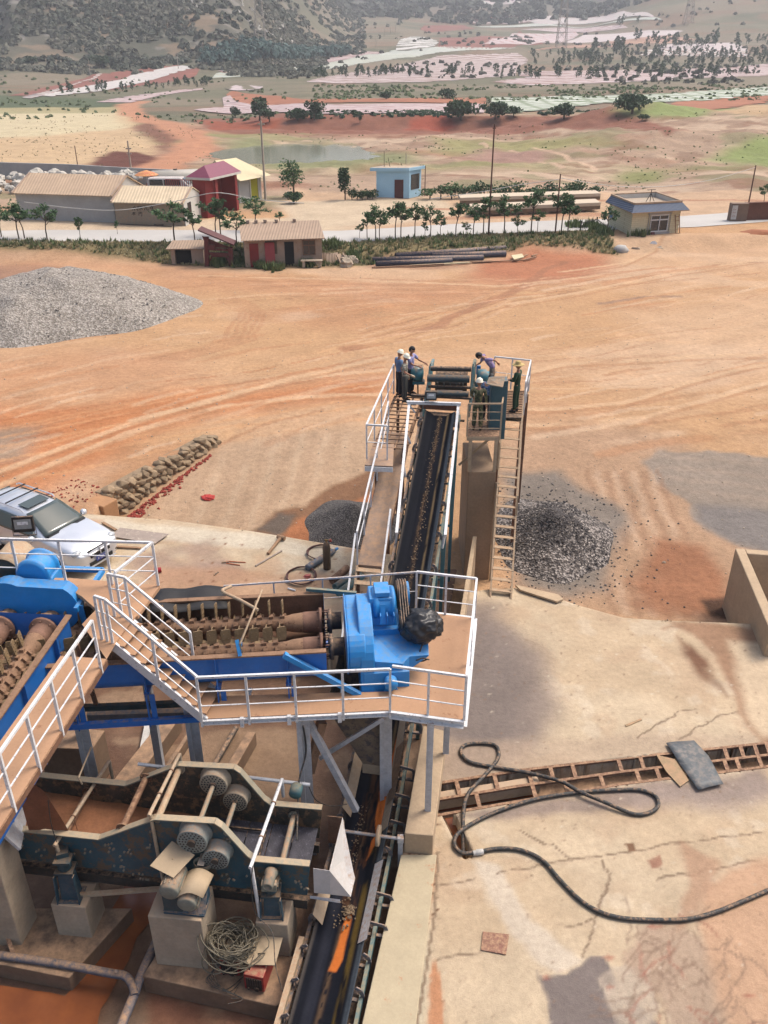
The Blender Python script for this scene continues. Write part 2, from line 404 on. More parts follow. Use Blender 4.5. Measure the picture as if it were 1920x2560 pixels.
X = cu[None, :]*W[:, None]; Y = np.repeat(Yr[:, None], X.shape[1], 1)
Z = T(X, Y)
pt = Paint(X.ravel(), Y.ravel(), (212, 169, 126))
ORG = (210, 162, 124); ORL = (222, 184, 148); ORR = (200, 140, 98); RED = (160, 92, 68); GRY = (168, 156, 146); TAN = (214, 190, 158)
x, y = pt.x, pt.y
def patch(scale, seed, lo, hi, col, al, msk=None):
    a = ss(lo, hi, fbm(x*.55, y, scale, 5, seed))*al
    if msk is not None: a = a*msk
    pt.put(np.arange(x.size), a, col)
near = (y < 75)*1.
patch(14, 1, .45, .65, ORL, .7, near); patch(9, 2, .52, .68, (196, 142, 104), .55, near); patch(4, 3, .55, .7, (228, 196, 164), .45, near)
# far country
scr = ss(195, 215, y); pt.put(np.arange(x.size), scr, (146, 134, 112))
patch(40, 5, .45, .6, (118, 118, 92), .8, scr); patch(22, 6, .55, .66, (150, 122, 100), .7, scr); patch(15, 7, .6, .7, (104, 108, 84), .7, scr)
wl_ = 1-ss(-.17, -.075, x/np.maximum(y, 5)-.05*ss(400, 900, y)); hill = ss(380, 440, y)*wl_
pt.put(np.arange(x.size), hill, (108, 106, 92)); patch(30, 8, .45, .6, (96, 98, 82), .8, hill); patch(12, 9, .58, .68, (158, 136, 112), .75, hill); patch(7, 10, .62, .72, (170, 164, 156), .6, hill)
fh = ss(900, 1150, y); pt.put(np.arange(x.size), fh, (126, 118, 108)); patch(90, 11, .45, .6, (100, 104, 94), .8, fh)
# borrow ground past the road
mid = ss(84, 92, y)*(1-ss(196, 212, y)); pt.put(np.arange(x.size), mid, (190, 162, 136))
patch(16, 12, .5, .62, (176, 132, 106), .8, mid); patch(8, 13, .5, .6, (214, 188, 160), .8, mid); patch(3, 16, .55, .62, (150, 118, 96), .6, mid); patch(6, 17, .58, .64, (140, 138, 98), .6, mid); patch(20, 14, .52, .62, (158, 156, 104), .7, mid*ss(110, 130, y)); patch(5, 15, .62, .7, (150, 104, 80), .6, mid)
Pp = lambda pts, col, **k: pt.poly(GP(*pts), col, **k)
Pl = lambda pts, wd, col, **k: pt.line(GP(*pts), wd, col, **k)
# left stubble field, dirt road, red cuts, pond rim
Pp([(-250, 262), (305, 268), (330, 300), (340, 330), (382, 352), (375, 385), (250, 410), (60, 425), (-250, 425)], (216, 186, 146), soft=2, wob=3)
Pp([(-250, 275), (290, 280), (310, 320), (150, 340), (-250, 352)], (222, 206, 168), soft=3, wob=4)
Pp([(-250, 262), (300, 266), (305, 282), (-250, 286)], (172, 166, 122), soft=3, wob=6, alpha=.8)
Pp([(-250, 232), (315, 250), (315, 266), (-250, 270)], (96, 108, 78), soft=2, wob=3)
Pp([(235, 395), (265, 380), (330, 380), (400, 395), (395, 425), (330, 432), (240, 425)], (116, 70, 56), soft=1, wob=2)
Pp([(335, 315), (390, 305), (440, 320), (440, 350), (395, 375), (380, 350)], (142, 100, 80), soft=1.5, wob=3)
Pl([(345, 255), (318, 262), (330, 285), (365, 300), (430, 315), (470, 330), (490, 352), (480, 375), (430, 400), (380, 425), (350, 438)], 9, (206, 150, 116), wob=1.5, soft=.6)
Pp([(480, 300), (560, 295), (1100, 290), (1400, 292), (1600, 300), (1700, 340), (1690, 350), (1400, 330), (1000, 335), (560, 335), (520, 325)], (154, 104, 84), soft=1, wob=5)
Pp([(500, 300), (700, 296), (700, 318), (540, 326)], (164, 92, 66), soft=1, wob=2)
Pp([(1030, 296), (1130, 288), (1140, 320), (1010, 325)], (170, 88, 66), soft=1, wob=2)
Pp([(560, 352), (620, 345), (800, 372), (1050, 385), (1080, 398), (880, 422), (640, 420), (580, 395)], (150, 150, 108), soft=3, wob=4)
Pp([(1060, 340), (1400, 345), (1560, 360), (1300, 400), (1060, 380)], (168, 160, 110), soft=4, wob=8, patch=.45)
Pp([(1750, 400), (1800, 375), (1920, 345), (2200, 330), (2200, 430), (1920, 415)], (150, 162, 98), soft=2, wob=3)
Pp([(1520, 290), (1600, 268), (1760, 262), (1830, 275), (1760, 290), (1640, 296)], (150, 162, 100), soft=3, wob=5)
Pp([(1780, 280), (1850, 262), (1990, 262), (2100, 290), (1900, 290)], (208, 176, 136), soft=2, wob=3)
Pp([(1540, 440), (1620, 430), (1700, 440), (1680, 452), (1560, 455)], (150, 150, 96), soft=2, wob=4, patch=.4)
Pl([(1340, 370), (1420, 395), (1490, 425)], 1.2, (222, 190, 160), wob=1)
Pl([(1200, 360), (1330, 395), (1400, 420)], 1.2, (222, 190, 160), wob=1)
Pp([(1180, 375), (1350, 385), (1330, 410), (1150, 400)], (178, 142, 126), soft=2, wob=4)
# forecourt between road and huts, verge of grass
Pp([(-200, 520), (300, 552), (720, 545), (730, 495), (1120, 490), (1100, 530), (1000, 540), (900, 590), (-200, 595)], (222, 198, 168), soft=.6, wob=.6)
Pp([(720, 470), (1000, 492), (1520, 480), (2100, 490), (2100, 530), (1520, 570), (1000, 575), (720, 560)], (216, 182, 148), soft=1, wob=1)
Pp([(700, 505), (1100, 495), (1150, 530), (1000, 560), (720, 575)], (222, 200, 170), soft=1, wob=1)
Pl([(1000, 520), (1300, 525), (1500, 500), (1700, 500), (2000, 505)], 1.5, (196, 148, 116), wob=.8)
Pl([(1120, 545), (1300, 540), (1490, 535)], 2.5, (196, 152, 120), wob=.8)
VERGE = GP((-300, 598), (200, 603), (490, 606), (700, 612), (900, 604), (1120, 588), (1480, 578), (1530, 600), (1545, 640), (1450, 622), (1330, 612), (1120, 660), (900, 664), (600, 668), (470, 664), (380, 655), (300, 640), (170, 624), (-300, 618))
pt.poly(VERGE, (150, 134, 96), soft=.5, wob=.8); pt.poly(VERGE, (108, 112, 76), soft=.5, wob=1, patch=.5); pt.poly(VERGE, (176, 146, 112), soft=.5, wob=1, patch=.6)
Pp([(960, 630), (1100, 625), (1180, 640), (1180, 668), (920, 672)], (190, 148, 118), soft=.6, wob=1)
# worked yard: stained and rutted
Pp([(1180, 660), (1330, 612), (1500, 630), (1560, 668), (1480, 705), (1340, 720), (1180, 705)], (196, 132, 98), soft=1.5, wob=1.5)
Pp([(-300, 665), (100, 655), (200, 680), (60, 720), (-300, 740)], (178, 138, 112), soft=1, wob=1)
Pp([(0, 630), (300, 655), (700, 690), (1250, 700), (1200, 760), (700, 740), (460, 720), (300, 680), (0, 655)], (206, 154, 116), soft=2, wob=2, alpha=.7)
Pp([(-300, 1120), (-100, 1010), (300, 1000), (700, 960), (980, 940), (980, 980), (700, 1010), (420, 1070), (120, 1220), (-300, 1400)], (208, 136, 88), soft=1.2, wob=1.2, alpha=.85)
Pp([(-300, 900), (400, 880), (520, 930), (200, 1020), (-300, 1080)], (208, 156, 118), soft=2, wob=2, alpha=.6)
Pp([(-300, 1090), (120, 1060), (60, 1140), (-300, 1240)], (178, 150, 126), soft=.8, wob=1, patch=.42)
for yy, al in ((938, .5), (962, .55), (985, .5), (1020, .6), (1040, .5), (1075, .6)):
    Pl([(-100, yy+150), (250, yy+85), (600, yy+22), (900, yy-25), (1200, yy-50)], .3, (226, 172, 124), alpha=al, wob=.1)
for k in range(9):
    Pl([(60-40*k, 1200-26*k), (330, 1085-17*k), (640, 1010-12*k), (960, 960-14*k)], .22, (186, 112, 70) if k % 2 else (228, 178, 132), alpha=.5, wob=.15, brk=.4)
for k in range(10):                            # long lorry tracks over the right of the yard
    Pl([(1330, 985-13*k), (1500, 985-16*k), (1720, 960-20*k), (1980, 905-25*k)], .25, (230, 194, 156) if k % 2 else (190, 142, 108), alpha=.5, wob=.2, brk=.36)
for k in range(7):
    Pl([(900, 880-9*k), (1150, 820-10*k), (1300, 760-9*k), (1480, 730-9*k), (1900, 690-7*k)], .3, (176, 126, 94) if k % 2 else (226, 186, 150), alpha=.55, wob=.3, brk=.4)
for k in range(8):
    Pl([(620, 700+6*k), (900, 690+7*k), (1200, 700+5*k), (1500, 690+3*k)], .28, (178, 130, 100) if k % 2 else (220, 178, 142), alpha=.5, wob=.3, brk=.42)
for k in range(5):
    Pl([(500+14*k, 720), (600+16*k, 780), (560+18*k, 850), (380+20*k, 900)], .35, (190, 134, 98), alpha=.4, wob=.3, brk=.4)
Pl([(860, 870), (1000, 852), (1130, 800), (1240, 740), (1330, 700), (1400, 655)], 1.1, (176, 124, 94), alpha=.7, wob=.8, brk=.38)
Pl([(1500, 760), (1620, 740), (1700, 742)], .5, (168, 136, 116), alpha=.8, wob=.2)
Pp([(1560, 780), (2100, 760), (2100, 900), (1700, 905)], (226, 192, 158), soft=2, wob=2, alpha=.5)
# sunken floor, left of the conveyor
Pp([(230, 1290), (420, 1200), (540, 1098), (900, 1060), (960, 1060), (930, 1420), (500, 1340)], (206, 174, 142), soft=.8, wob=.4)
for k in range(12): Pl([(440+36*k, 1330), (560+28*k, 1090)], .35, (222, 194, 162) if k % 2 else (190, 158, 128), alpha=.4, wob=.2, brk=.35)
Pp([(630, 1330), (690, 1285), (760, 1270), (830, 1215), (880, 1200), (940, 1160), (950, 1420), (700, 1400)], (150, 112, 84), soft=.15, wob=.25)
Pp([(700, 1345), (740, 1300), (820, 1282), (900, 1250), (940, 1230), (930, 1400), (740, 1372)], (190, 126, 86), soft=.12, wob=.2)
Pp([(640, 1325), (700, 1285), (745, 1290), (700, 1345)], (118, 104, 92), soft=.12, wob=.15)
# sunken floor, right: gravel-strewn lane, grey screenings, wet corner
Pp([(1240, 1470), (1240, 1100), (1500, 1060), (1700, 1090), (1960, 1300), (2100, 1600), (1560, 1560), (1290, 1480)], (200, 164, 132), soft=1, wob=.8)
Pp([(1600, 1150), (1640, 1122), (1800, 1128), (2200, 1160), (2200, 1420), (1920, 1380), (1850, 1365), (1740, 1300), (1730, 1260), (1650, 1220)], (170, 154, 138), soft=.15, wob=.35)
Pp([(1735, 1262), (1920, 1270), (2200, 1290), (2200, 1420), (1920, 1378), (1820, 1350), (1740, 1300)], (146, 138, 132), soft=.3, wob=.3)
for k in range(4): Pl([(1640+10*k, 1140+26*k), (1800, 1150+28*k), (2150, 1190+30*k)], .35, (186, 166, 146), alpha=.5, wob=.15)
for k in range(9): Pl([(1540+30*k, 1540), (1500+26*k, 1330), (1470+22*k, 1180)], .3, (222, 190, 160) if k % 2 else (172, 132, 104), alpha=.5, wob=.2, brk=.4)
Pp([(1560, 1520), (1640, 1350), (1760, 1370), (1830, 1440), (1820, 1555), (1640, 1545)], (176, 124, 92), soft=.5, wob=.5, patch=.38)
Pp([(1770, 1540), (1760, 1500), (1840, 1490), (1850, 1560)], (92, 66, 50), soft=.15, wob=.2)
Pp([(1280, 1470), (1270, 1180), (1420, 1180), (1560, 1300), (1500, 1480), (1400, 1490)], (150, 138, 126), soft=.5, wob=.7, patch=.4)
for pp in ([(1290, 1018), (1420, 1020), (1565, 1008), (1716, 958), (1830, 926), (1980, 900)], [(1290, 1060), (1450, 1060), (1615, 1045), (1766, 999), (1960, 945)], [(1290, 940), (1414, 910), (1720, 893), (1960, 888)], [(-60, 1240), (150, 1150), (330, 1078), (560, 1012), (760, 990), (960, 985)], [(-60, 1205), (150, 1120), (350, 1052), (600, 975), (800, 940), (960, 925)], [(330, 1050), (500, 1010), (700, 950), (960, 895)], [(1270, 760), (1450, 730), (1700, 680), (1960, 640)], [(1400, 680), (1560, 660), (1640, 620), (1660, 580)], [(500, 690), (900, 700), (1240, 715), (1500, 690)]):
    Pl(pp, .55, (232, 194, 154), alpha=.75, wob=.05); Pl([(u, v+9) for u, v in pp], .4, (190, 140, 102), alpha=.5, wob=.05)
rs_ = random.Random(77)
for k in range(150):                           # faint wheel streaks following the lorries' ways
    u, v = rs_.uniform(-50, 1950), rs_.uniform(690, 1150)
    if 880 < u < 1290 and v > 860: continue
    sl_ = -.35+.25*((v-690)/460) if u < 900 else -.12-.12*(u-900)/1000; sl_ = -.42*(v-680)/470-.02 if u < 900 else sl_; L_ = rs_.uniform(90, 330)
    Pl([(u, v), (u+L_*.5, v+L_*.5*sl_), (u+L_, v+L_*sl_*.8)], rs_.uniform(.25, .7), ((228, 190, 152), (188, 138, 102), (204, 146, 104), (236, 204, 170))[k % 4], alpha=rs_.uniform(.3, .6), wob=.15, brk=.36 if k % 2 else 0)
me = grid_mesh('ground', X, Y, Z, pt.c)
ground = struct(link('ground', me, m_ground))
# ---------------------------------------------------------------- fields on the slopes, each a draped sheet
PK = (214, 196, 194); WH = (216, 212, 204); SO = (150, 92, 76); SOB = (134, 70, 58); GRW = (196, 204, 190)
def drape(name, pts, m, s=3., off=.3, wob=0):
    off *= .45
    poly = GP(*pts); xs = [p.x for p in poly]; L = max(max(xs)-min(xs), 30)
    Xg, Yg, Zg, kp = sheet(poly, max(s*.8, L/220), lambda a, b: T(a, b)+off)
    o = link(name, grid_mesh(name, Xg, Yg, Zg, None, kp), m); return struct(o)
mp = {}
def SM(ca, cb, dx, dy, per, duty=.6, ring=None, cross=0):
    k = (ca, cb, dx, dy, per, duty, ring, cross)
    if k not in mp: mp[k] = stripes_mat('field_rows', *k)
    return mp[k]
m_soil = M('field_soil', SO, .95, var=.25, vs=.05, bs=2, fine=.4); m_soilo = M('field_soil_orange', (176, 112, 78), .95, var=.2, vs=.06, bs=2, fine=.4)
F = drape
F('field', [(20, 240), (100, 222), (230, 187), (330, 175), (440, 163), (500, 172), (490, 190), (300, 222), (140, 240)], m_soil, off=.25)
F('field', [(52, 245), (150, 222), (245, 185), (256, 186), (190, 212), (120, 238), (75, 248)], SM(WH, SO, .3, 1, 4, .6), off=.5)
F('field', [(95, 240), (250, 210), (330, 188), (430, 168), (455, 165), (492, 170), (400, 195), (260, 228), (130, 243)], SM(WH, PK, .4, 1, 3, .8), off=.5)
F('field', [(240, 256), (330, 240), (450, 225), (530, 220), (400, 240), (330, 257)], SM(PK, SO, 0, 1, 3, .7))
F('field', [(540, 184), (640, 170), (800, 152), (960, 134), (1060, 140), (900, 160), (740, 184), (620, 192), (530, 196)], SM(GRW, (190, 184, 160), .2, 1, 5, .7))
F('field', [(545, 178), (640, 168), (860, 135), (900, 128), (960, 132), (700, 165), (560, 184)], SM(PK, SO, .25, 1, 6, .6), off=.6)
F('field', [(990, 118), (1000, 100), (1030, 92), (1075, 95), (1097, 108), (1085, 118), (1020, 128), (990, 128)], SM((232, 228, 222), (120, 118, 96), 0, 1, 17, .55, (60, 520)), off=.6)
F('field', [(918, 136), (980, 126), (1160, 118), (1300, 120), (1100, 132), (960, 140)], SM(GRW, WH, 0, 1, 5, .7))
F('field', [(1095, 118), (1100, 95), (1290, 88), (1300, 76), (1360, 110), (1280, 120), (1130, 122)], m_soil)
F('field', [(1050, 75), (1060, 64), (1160, 62), (1190, 72), (1080, 82)], m_soil)
F('field', [(1205, 110), (1280, 84), (1440, 80), (1448, 88), (1400, 108), (1300, 112), (1230, 112)], SM(PK, (190, 140, 130), 1, .3, 9, .8), off=.6)
F('field', [(1408, 106), (1460, 88), (1620, 76), (1710, 78), (1680, 88), (1500, 106)], SM(PK, WH, .3, 1, 7, .7), off=.6)
F('field', [(1300, 74), (1420, 70), (1560, 63), (1570, 70), (1460, 82), (1440, 80)], SM(PK, SO, .3, 1, 8, .8), off=.6)
F('field', [(1160, 57), (1240, 40), (1360, 38), (1560, 30), (1560, 40), (1330, 56), (1200, 60)], SM(PK, SO, .3, 1, 9, .75), off=.6)
F('field', [(1175, 52), (1200, 44), (1310, 42), (1300, 50)], m_soil, off=1.)
F('field', [(1310, 51), (1330, 39), (1560, 28), (1640, 46), (1500, 56), (1350, 62)], SM(PK, GRW, .3, 1, 9, .75), off=.9)
F('field', [(1180, 66), (1350, 58), (1640, 44), (1660, 50), (1400, 66), (1240, 70)], SM(GRW, WH, .1, 1, 7, .75), off=.8)
F('field', [(1180, 14), (1200, 4), (1300, 0), (1300, 8)], SM(PK, GRW, 1, .3, 12, .7), off=1)
F('field', [(1310, 132), (1450, 112), (1720, 108), (1740, 98), (1480, 100), (1560, 118), (1400, 120)], SM((196, 152, 120), SO, .1, 1, 9, .7))
F('field', [(1640, 122), (1680, 110), (1830, 108), (1870, 125), (1760, 132)], SM(PK, WH, 1, .1, 6, .8), off=.6)
F('field', [(1600, 140), (1620, 124), (1870, 126), (1870, 142)], SM(WH, (150, 110, 90), 1, .2, 7, .55), off=.7)
F('field', [(765, 205), (830, 190), (960, 172), (1090, 140), (1290, 132), (1320, 148), (1290, 178), (1290, 190), (1050, 206), (860, 210)], SM(PK, (150, 122, 104), .12, 1, 7, .5))
F('field', [(1225, 205), (1330, 192), (1600, 185), (1960, 165), (1960, 188), (1600, 204), (1330, 214)], SM(PK, (150, 108, 92), .1, 1, 8, .6))
F('field', [(1290, 180), (1500, 176), (1960, 155), (1960, 172), (1600, 186), (1300, 192)], SM(PK, (150, 108, 92), .1, 1, 9, .5), off=.25)
F('field', [(565, 238), (580, 228), (760, 250), (1215, 245), (1215, 262), (700, 266), (610, 262)], m_soilo)
F('field', [(480, 276), (560, 268), (556, 246), (575, 240), (590, 256), (640, 266), (830, 264), (1215, 262), (1210, 284), (800, 287), (600, 286)], SM(PK, (150, 96, 82), 0, 1, 4, .7), off=.5)
F('field', [(1222, 272), (1230, 246), (1500, 242), (1700, 234), (1960, 215), (1960, 240), (1760, 254), (1500, 260), (1300, 284), (1222, 286)], SM((222, 226, 214), (122, 140, 98), 0, 1, 5, .55, None, 6), off=.5)
F('field', [(560, 222), (600, 212), (660, 218), (640, 226), (590, 228)], SM(PK, (120, 110, 80), 1, .4, 8, .5), off=.5)
F('field', [(1390, 262), (1600, 255), (1700, 248), (1960, 240), (1960, 246), (1600, 268)], m_soilo, off=.3)
# pond
pond = GP((562, 362), (600, 352), (700, 362), (800, 374), (900, 386), (1000, 396), (960, 408), (820, 418), (700, 420), (610, 408), (575, 392))
tw = NT('pond_water'); tw.b.inputs['Base Color'].default_value = (.17, .175, .12, 1); tw.b.inputs['Roughness'].default_value = .12; tw.bump(tw.noise(1.2, 3), .08, .05)
zz = min(p.z for p in pond)+.25; mb = MB(); mb.add([(-14+15.5*math.cos(a*.15708), 148+20*math.sin(a*.15708), .2) for a in range(40)], [tuple(range(40))])
pw = struct(mb.build('pond_water', tw.m))
# road: light concrete strip, 4 mm above the ground
def strip(name, line, wd, m, off, s=1.):
    vs = []; fs = []
    for i, (a, b) in enumerate(line):
        d = Vector((line[min(i+1, len(line)-1)][0]-line[max(i-1, 0)][0], line[min(i+1, len(line)-1)][1]-line[max(i-1, 0)][1], 0)).normalized(); n = Vector((-d.y, d.x, 0))
        for k in range(7):
            q = Vector((a, b, 0))+n*wd*(k/6-.5); vs.append((q.x, q.y, off))
    for i in range(len(line)-1):
        for k in range(6): fs.append((i*7+k, i*7+k+1, (i+1)*7+k+1, (i+1)*7+k))
    mb = MB(); mb.add(vs, fs); return struct(mb.build(name, m))
m_road = M('road_concrete', (206, 202, 196), .9, var=.12, vs=.25, bs=9, fine=.15)
rl = [(-120, 77)]+[(G(u, v).x, G(u, v).y) for u, v in ((-300, 596), (100, 590), (400, 590), (700, 592), (860, 592), (1000, 584), (1150, 574), (1300, 568), (1500, 562), (1700, 556), (1850, 545), (2100, 520))]+[(120, 110)]
strip('road', rl, 5.2, m_road, .84)
# ================================================================ CONCRETE PAD, PIT, TRENCH, HOSES
def PZ(pts, z=0.): return [P(u, v, z) for u, v in pts]
KERB = PZ([(880, 2700), (905, 2560), (1003, 2136), (1075, 1850), (1172, 1480)])
padR = KERB+PZ([(1215, 1474), (1290, 1470), (1350, 1482), (1450, 1515), (1560, 1545), (1640, 1551), (1780, 1556), (1920, 1562), (2500, 1600)])+[Vector((30, 2, 0)), Vector((-2, 2, 0))]
TR = PZ([(1092, 2042), (1092, 1958), (1300, 1925), (1560, 1895), (1960, 1852), (1960, 1915), (1560, 1963), (1300, 2006)])      # grated drain
TR2 = PZ([(1105, 2040), (1140, 2036), (1186, 2138), (1160, 2150), (1120, 2070)])                                         # open end of the drain
padL = PZ([(-700, 1215), (-60, 1250), (100, 1272), (202, 1284), (425, 1300), (640, 1330), (868, 1368), (985, 1388)])
c2 = lambda Y, dx=0.: -.98+.172*(Y-9)+dx       # belt centre line
padL += [Vector((c2(19.6, -1.25), 19.6, 0)), Vector((c2(18.6, -1.25), 18.6, 0)), Vector((-24, 18.2, 0))]
def slab(name, poly, holes, s, thick, paintf, zf=None):
    zf = zf or (lambda X, Y: (fbm(X, Y, 2.5, 3, 61)-.5)*.03)
    Xg, Yg, Zg, kp = sheet(poly, s, zf)
    for h in holes:                                # snap the grid to the rim of an opening
        d, bx, by = segd(Xg, Yg, h, True); ins = inpoly(Xg, Yg, h); sn = d < s*.72
        Xg = np.where(sn, bx, Xg); Yg = np.where(sn, by, Yg)
        cx = (Xg[:-1, :-1]+Xg[1:, 1:])/2; cy = (Yg[:-1, :-1]+Yg[1:, 1:])/2; kp &= ~inpoly(cx, cy, h)
    q = Paint(Xg.ravel(), Yg.ravel(), (214, 190, 158)); paintf(q)
    me = grid_mesh(name, Xg, Yg, Zg, q.c, kp)
    b = bmesh.new(); b.from_mesh(me); ed = [e for e in b.edges if e.is_boundary]
    r = bmesh.ops.extrude_edge_only(b, edges=ed)
    for v in r['geom']:
        if isinstance(v, bmesh.types.BMVert): v.co.z -= thick
    b.to_mesh(me); b.free(); return struct(link(name, me, m_pad))
def paintR(q):
    n = q.x.size; A = np.arange(n); f = lambda sc_, sd_: fbm(q.x, q.y, sc_, 5, sd_)
    q.put(A, ss(.42, .62, f(3, 1))*.6, (226, 206, 176)); q.put(A, ss(.5, .66, f(1.3, 2))*.4, (200, 170, 140)); q.put(A, ss(.6, .7, f(.7, 3))*.35, (232, 216, 192))
    p = lambda pts, col, **k: q.poly(PZ(pts), col, **k); l = lambda pts, w_, col, **k: q.line(PZ(pts), w_, col, **k)
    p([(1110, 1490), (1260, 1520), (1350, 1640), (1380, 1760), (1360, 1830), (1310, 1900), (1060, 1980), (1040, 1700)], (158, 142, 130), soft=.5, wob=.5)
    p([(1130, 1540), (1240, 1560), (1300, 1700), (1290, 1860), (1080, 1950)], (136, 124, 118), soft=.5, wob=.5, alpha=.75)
    p([(1080, 1860), (1500, 1840), (1900, 1840), (1920, 1870), (1092, 1960)], (196, 172, 148), soft=.2, wob=.3, alpha=.6)
    p([(1120, 2040), (1560, 1975), (1920, 1925), (1920, 1985), (1500, 2030), (1250, 2060)], (156, 138, 128), soft=.15, wob=.3, alpha=.85)
    p([(1540, 1985), (1920, 1950), (1920, 2010), (1600, 2040)], (176, 158, 146), soft=.2, wob=.3, alpha=.7)
    p([(1655, 1572), (1720, 1560), (1780, 1640), (1840, 1760), (1900, 1860), (1990, 1880), (1940, 1700), (1860, 1565)], (176, 140, 112), soft=.12, wob=.25)
    p([(1680, 1560), (1920, 1566), (2100, 1580), (2100, 1618), (1760, 1600)], (176, 140, 112), soft=.15, wob=.25)
    p([(1690, 1580), (1780, 1650), (1810, 1740), (1760, 1700), (1720, 1640)], (138, 102, 80), soft=.15, wob=.3, patch=.42)
    p([(1820, 1600), (2100, 1610), (2100, 1800), (1900, 1840), (1840, 1720)], (224, 200, 168), soft=.2, wob=.25)
    p([(1180, 2150), (1240, 2160), (1330, 2300), (1460, 2400), (1390, 2440), (1270, 2330)], (222, 206, 184), soft=.08, wob=.08)     # paler repaired strip
    for cr in ([(1092, 2212), (1185, 2197)], [(1240, 2180), (1400, 2155), (1600, 2120), (1900, 2080)], [(1510, 2150), (1520, 2190), (1490, 2290), (1470, 2360), (1455, 2390)], [(1380, 2315), (1430, 2312), (1480, 2300)],
               [(1600, 1848), (1640, 1810), (1700, 1780), (1740, 1775)], [(1700, 1850), (1730, 1820), (1800, 1790), (1840, 1780)], [(1380, 2110), (1430, 2150)], [(1640, 2200), (1740, 2180), (1900, 2150)], [(1300, 2080), (1360, 2110)], [(1095, 2400), (1200, 2385)]):
        l(cr, .075, (128, 104, 86), wob=.1, soft=.9, alpha=.8)
    p([(1335, 2420), (1350, 2440), (1420, 2430), (1480, 2395), (1520, 2400), (1560, 2480), (1640, 2560), (1680, 2700), (1390, 2700), (1370, 2510)], (138, 126, 120), soft=.04, wob=.12)
    p([(1500, 2440), (1560, 2400), (1620, 2420), (1650, 2520), (1600, 2600), (1540, 2560)], (206, 188, 166), soft=.04, wob=.15, patch=.42)
    p([(1600, 2310), (1720, 2300), (1800, 2420), (1850, 2560), (1700, 2600), (1640, 2480), (1560, 2400)], (186, 160, 138), soft=.1, wob=.3, alpha=.8)
    p([(1740, 2310), (1760, 2200), (1920, 2150), (2200, 2150), (2200, 2800), (1850, 2700), (1800, 2500)], (212, 174, 142), soft=.12, wob=.25)
    p([(1700, 2100), (1800, 2150), (1740, 2300), (1700, 2330), (1720, 2200)], (190, 152, 124), soft=.1, wob=.2, alpha=.8)
    rng = random.Random(3)
    for k in range(46):
        u, v = rng.uniform(1560, 1860), rng.uniform(2330, 2600); a = rng.uniform(0, 6.28); pp = [(u, v)]
        for j in range(4): a += rng.uniform(-.8, .8); u += 28*math.cos(a); v += 28*math.sin(a); pp.append((u, v))
        l(pp, .08, (150, 124, 106) if k % 5 else (170, 108, 92), wob=.08, alpha=.55, soft=.9)
    l([(1400, 2425), (1470, 2405), (1500, 2390), (1560, 2382)], .08, (176, 84, 70), wob=.05, brk=.45, alpha=.8)
    for k in range(500):
        u, v = rng.uniform(1000, 1920), rng.uniform(1500, 2560); r = rng.uniform(1.5, 4.5); p([(u-r, v), (u, v-r*.7), (u+r, v), (u, v+r*.7)], (150, 122, 100) if k % 3 else (228, 214, 190), soft=.02, wob=.03, alpha=.7)
    for u, v, a in ((1370, 2436, 12), (1520, 2398, 14), (1630, 2316, 12), (1648, 2312, 9), (1870, 2487, 14), (1525, 2470, 10)): p([(u-a, v), (u, v-a*.6), (u+a, v), (u, v+a*.6)], (180, 100, 84), soft=.04, wob=.1, alpha=.6)
    p([(1560, 2110), (1585, 2105), (1588, 2128), (1572, 2130)], (140, 108, 84), soft=.02, wob=.04)
    p([(1620, 2150), (1650, 2135), (1655, 2165), (1630, 2172)], (176, 134, 112), soft=.03, wob=.05)
    p([(1060, 2700), (1075, 2480), (1085, 2390), (1100, 2440), (1115, 2520), (1100, 2700)], (206, 150, 112), soft=.03, wob=.1)
    p([(1003, 2136), (1090, 2136), (1085, 2300), (960, 2320)], (206, 164, 130), soft=.1, wob=.15, alpha=.8)
    p([(960, 2300), (1080, 2260), (1050, 2700), (870, 2700)], (212, 200, 172), soft=.15, wob=.1)
    l([(1095, 2130), (1085, 2300), (1040, 2580)], .07, (150, 128, 106), wob=.02)
    for k in range(260):                          # mud spatter by the conveyor
        u, v = rng.gauss(1035, 30), rng.gauss(2210, 60); r = rng.uniform(2, 5)
        if not (985 < u < 1100): continue
        p([(u-r, v), (u, v-r*.7), (u+r, v), (u, v+r*.7)], (122, 86, 66), soft=.01, wob=.01)
def paintL(q):
    n = q.x.size; A = np.arange(n); f = lambda sc_, sd_: fbm(q.x, q.y, sc_, 5, sd_)
    q.put(A, ss(.42, .6, f(2.5, 1))*.7, (228, 212, 186)); q.put(A, ss(.52, .66, f(1.2, 2))*.5, (196, 158, 126))
    p = lambda pts, col, **k: q.poly(PZ(pts), col, **k)
    p([(202, 1284), (868, 1368), (860, 1400), (500, 1360), (210, 1330)], (228, 216, 194), soft=.2, wob=.3, alpha=.8)
    p([(330, 1400), (420, 1360), (520, 1345), (560, 1390), (620, 1440), (500, 1470), (380, 1450)], (176, 150, 132), soft=.3, wob=.4, patch=.4)
    p([(390, 1420), (700, 1425), (860, 1450), (960, 1500), (350, 1500)], (198, 154, 120), soft=.3, wob=.4, alpha=.7)
    p([(120, 1285), (260, 1300), (230, 1345), (100, 1330)], (206, 166, 132), soft=.2, wob=.3)
    rng = random.Random(5)
    for k in range(60):
        u, v = rng.uniform(300, 950), rng.uniform(1320, 1490); r = rng.uniform(2, 7)
        p([(u-r, v), (u, v-r*.5), (u+r, v), (u, v+r*.5)], (156, 112, 86), soft=.01, wob=.03)
slab('concrete_pad', padR, [TR, TR2], .05, .6, paintR)
slab('concrete_pad', padL, [], .07, 1.6, paintL)
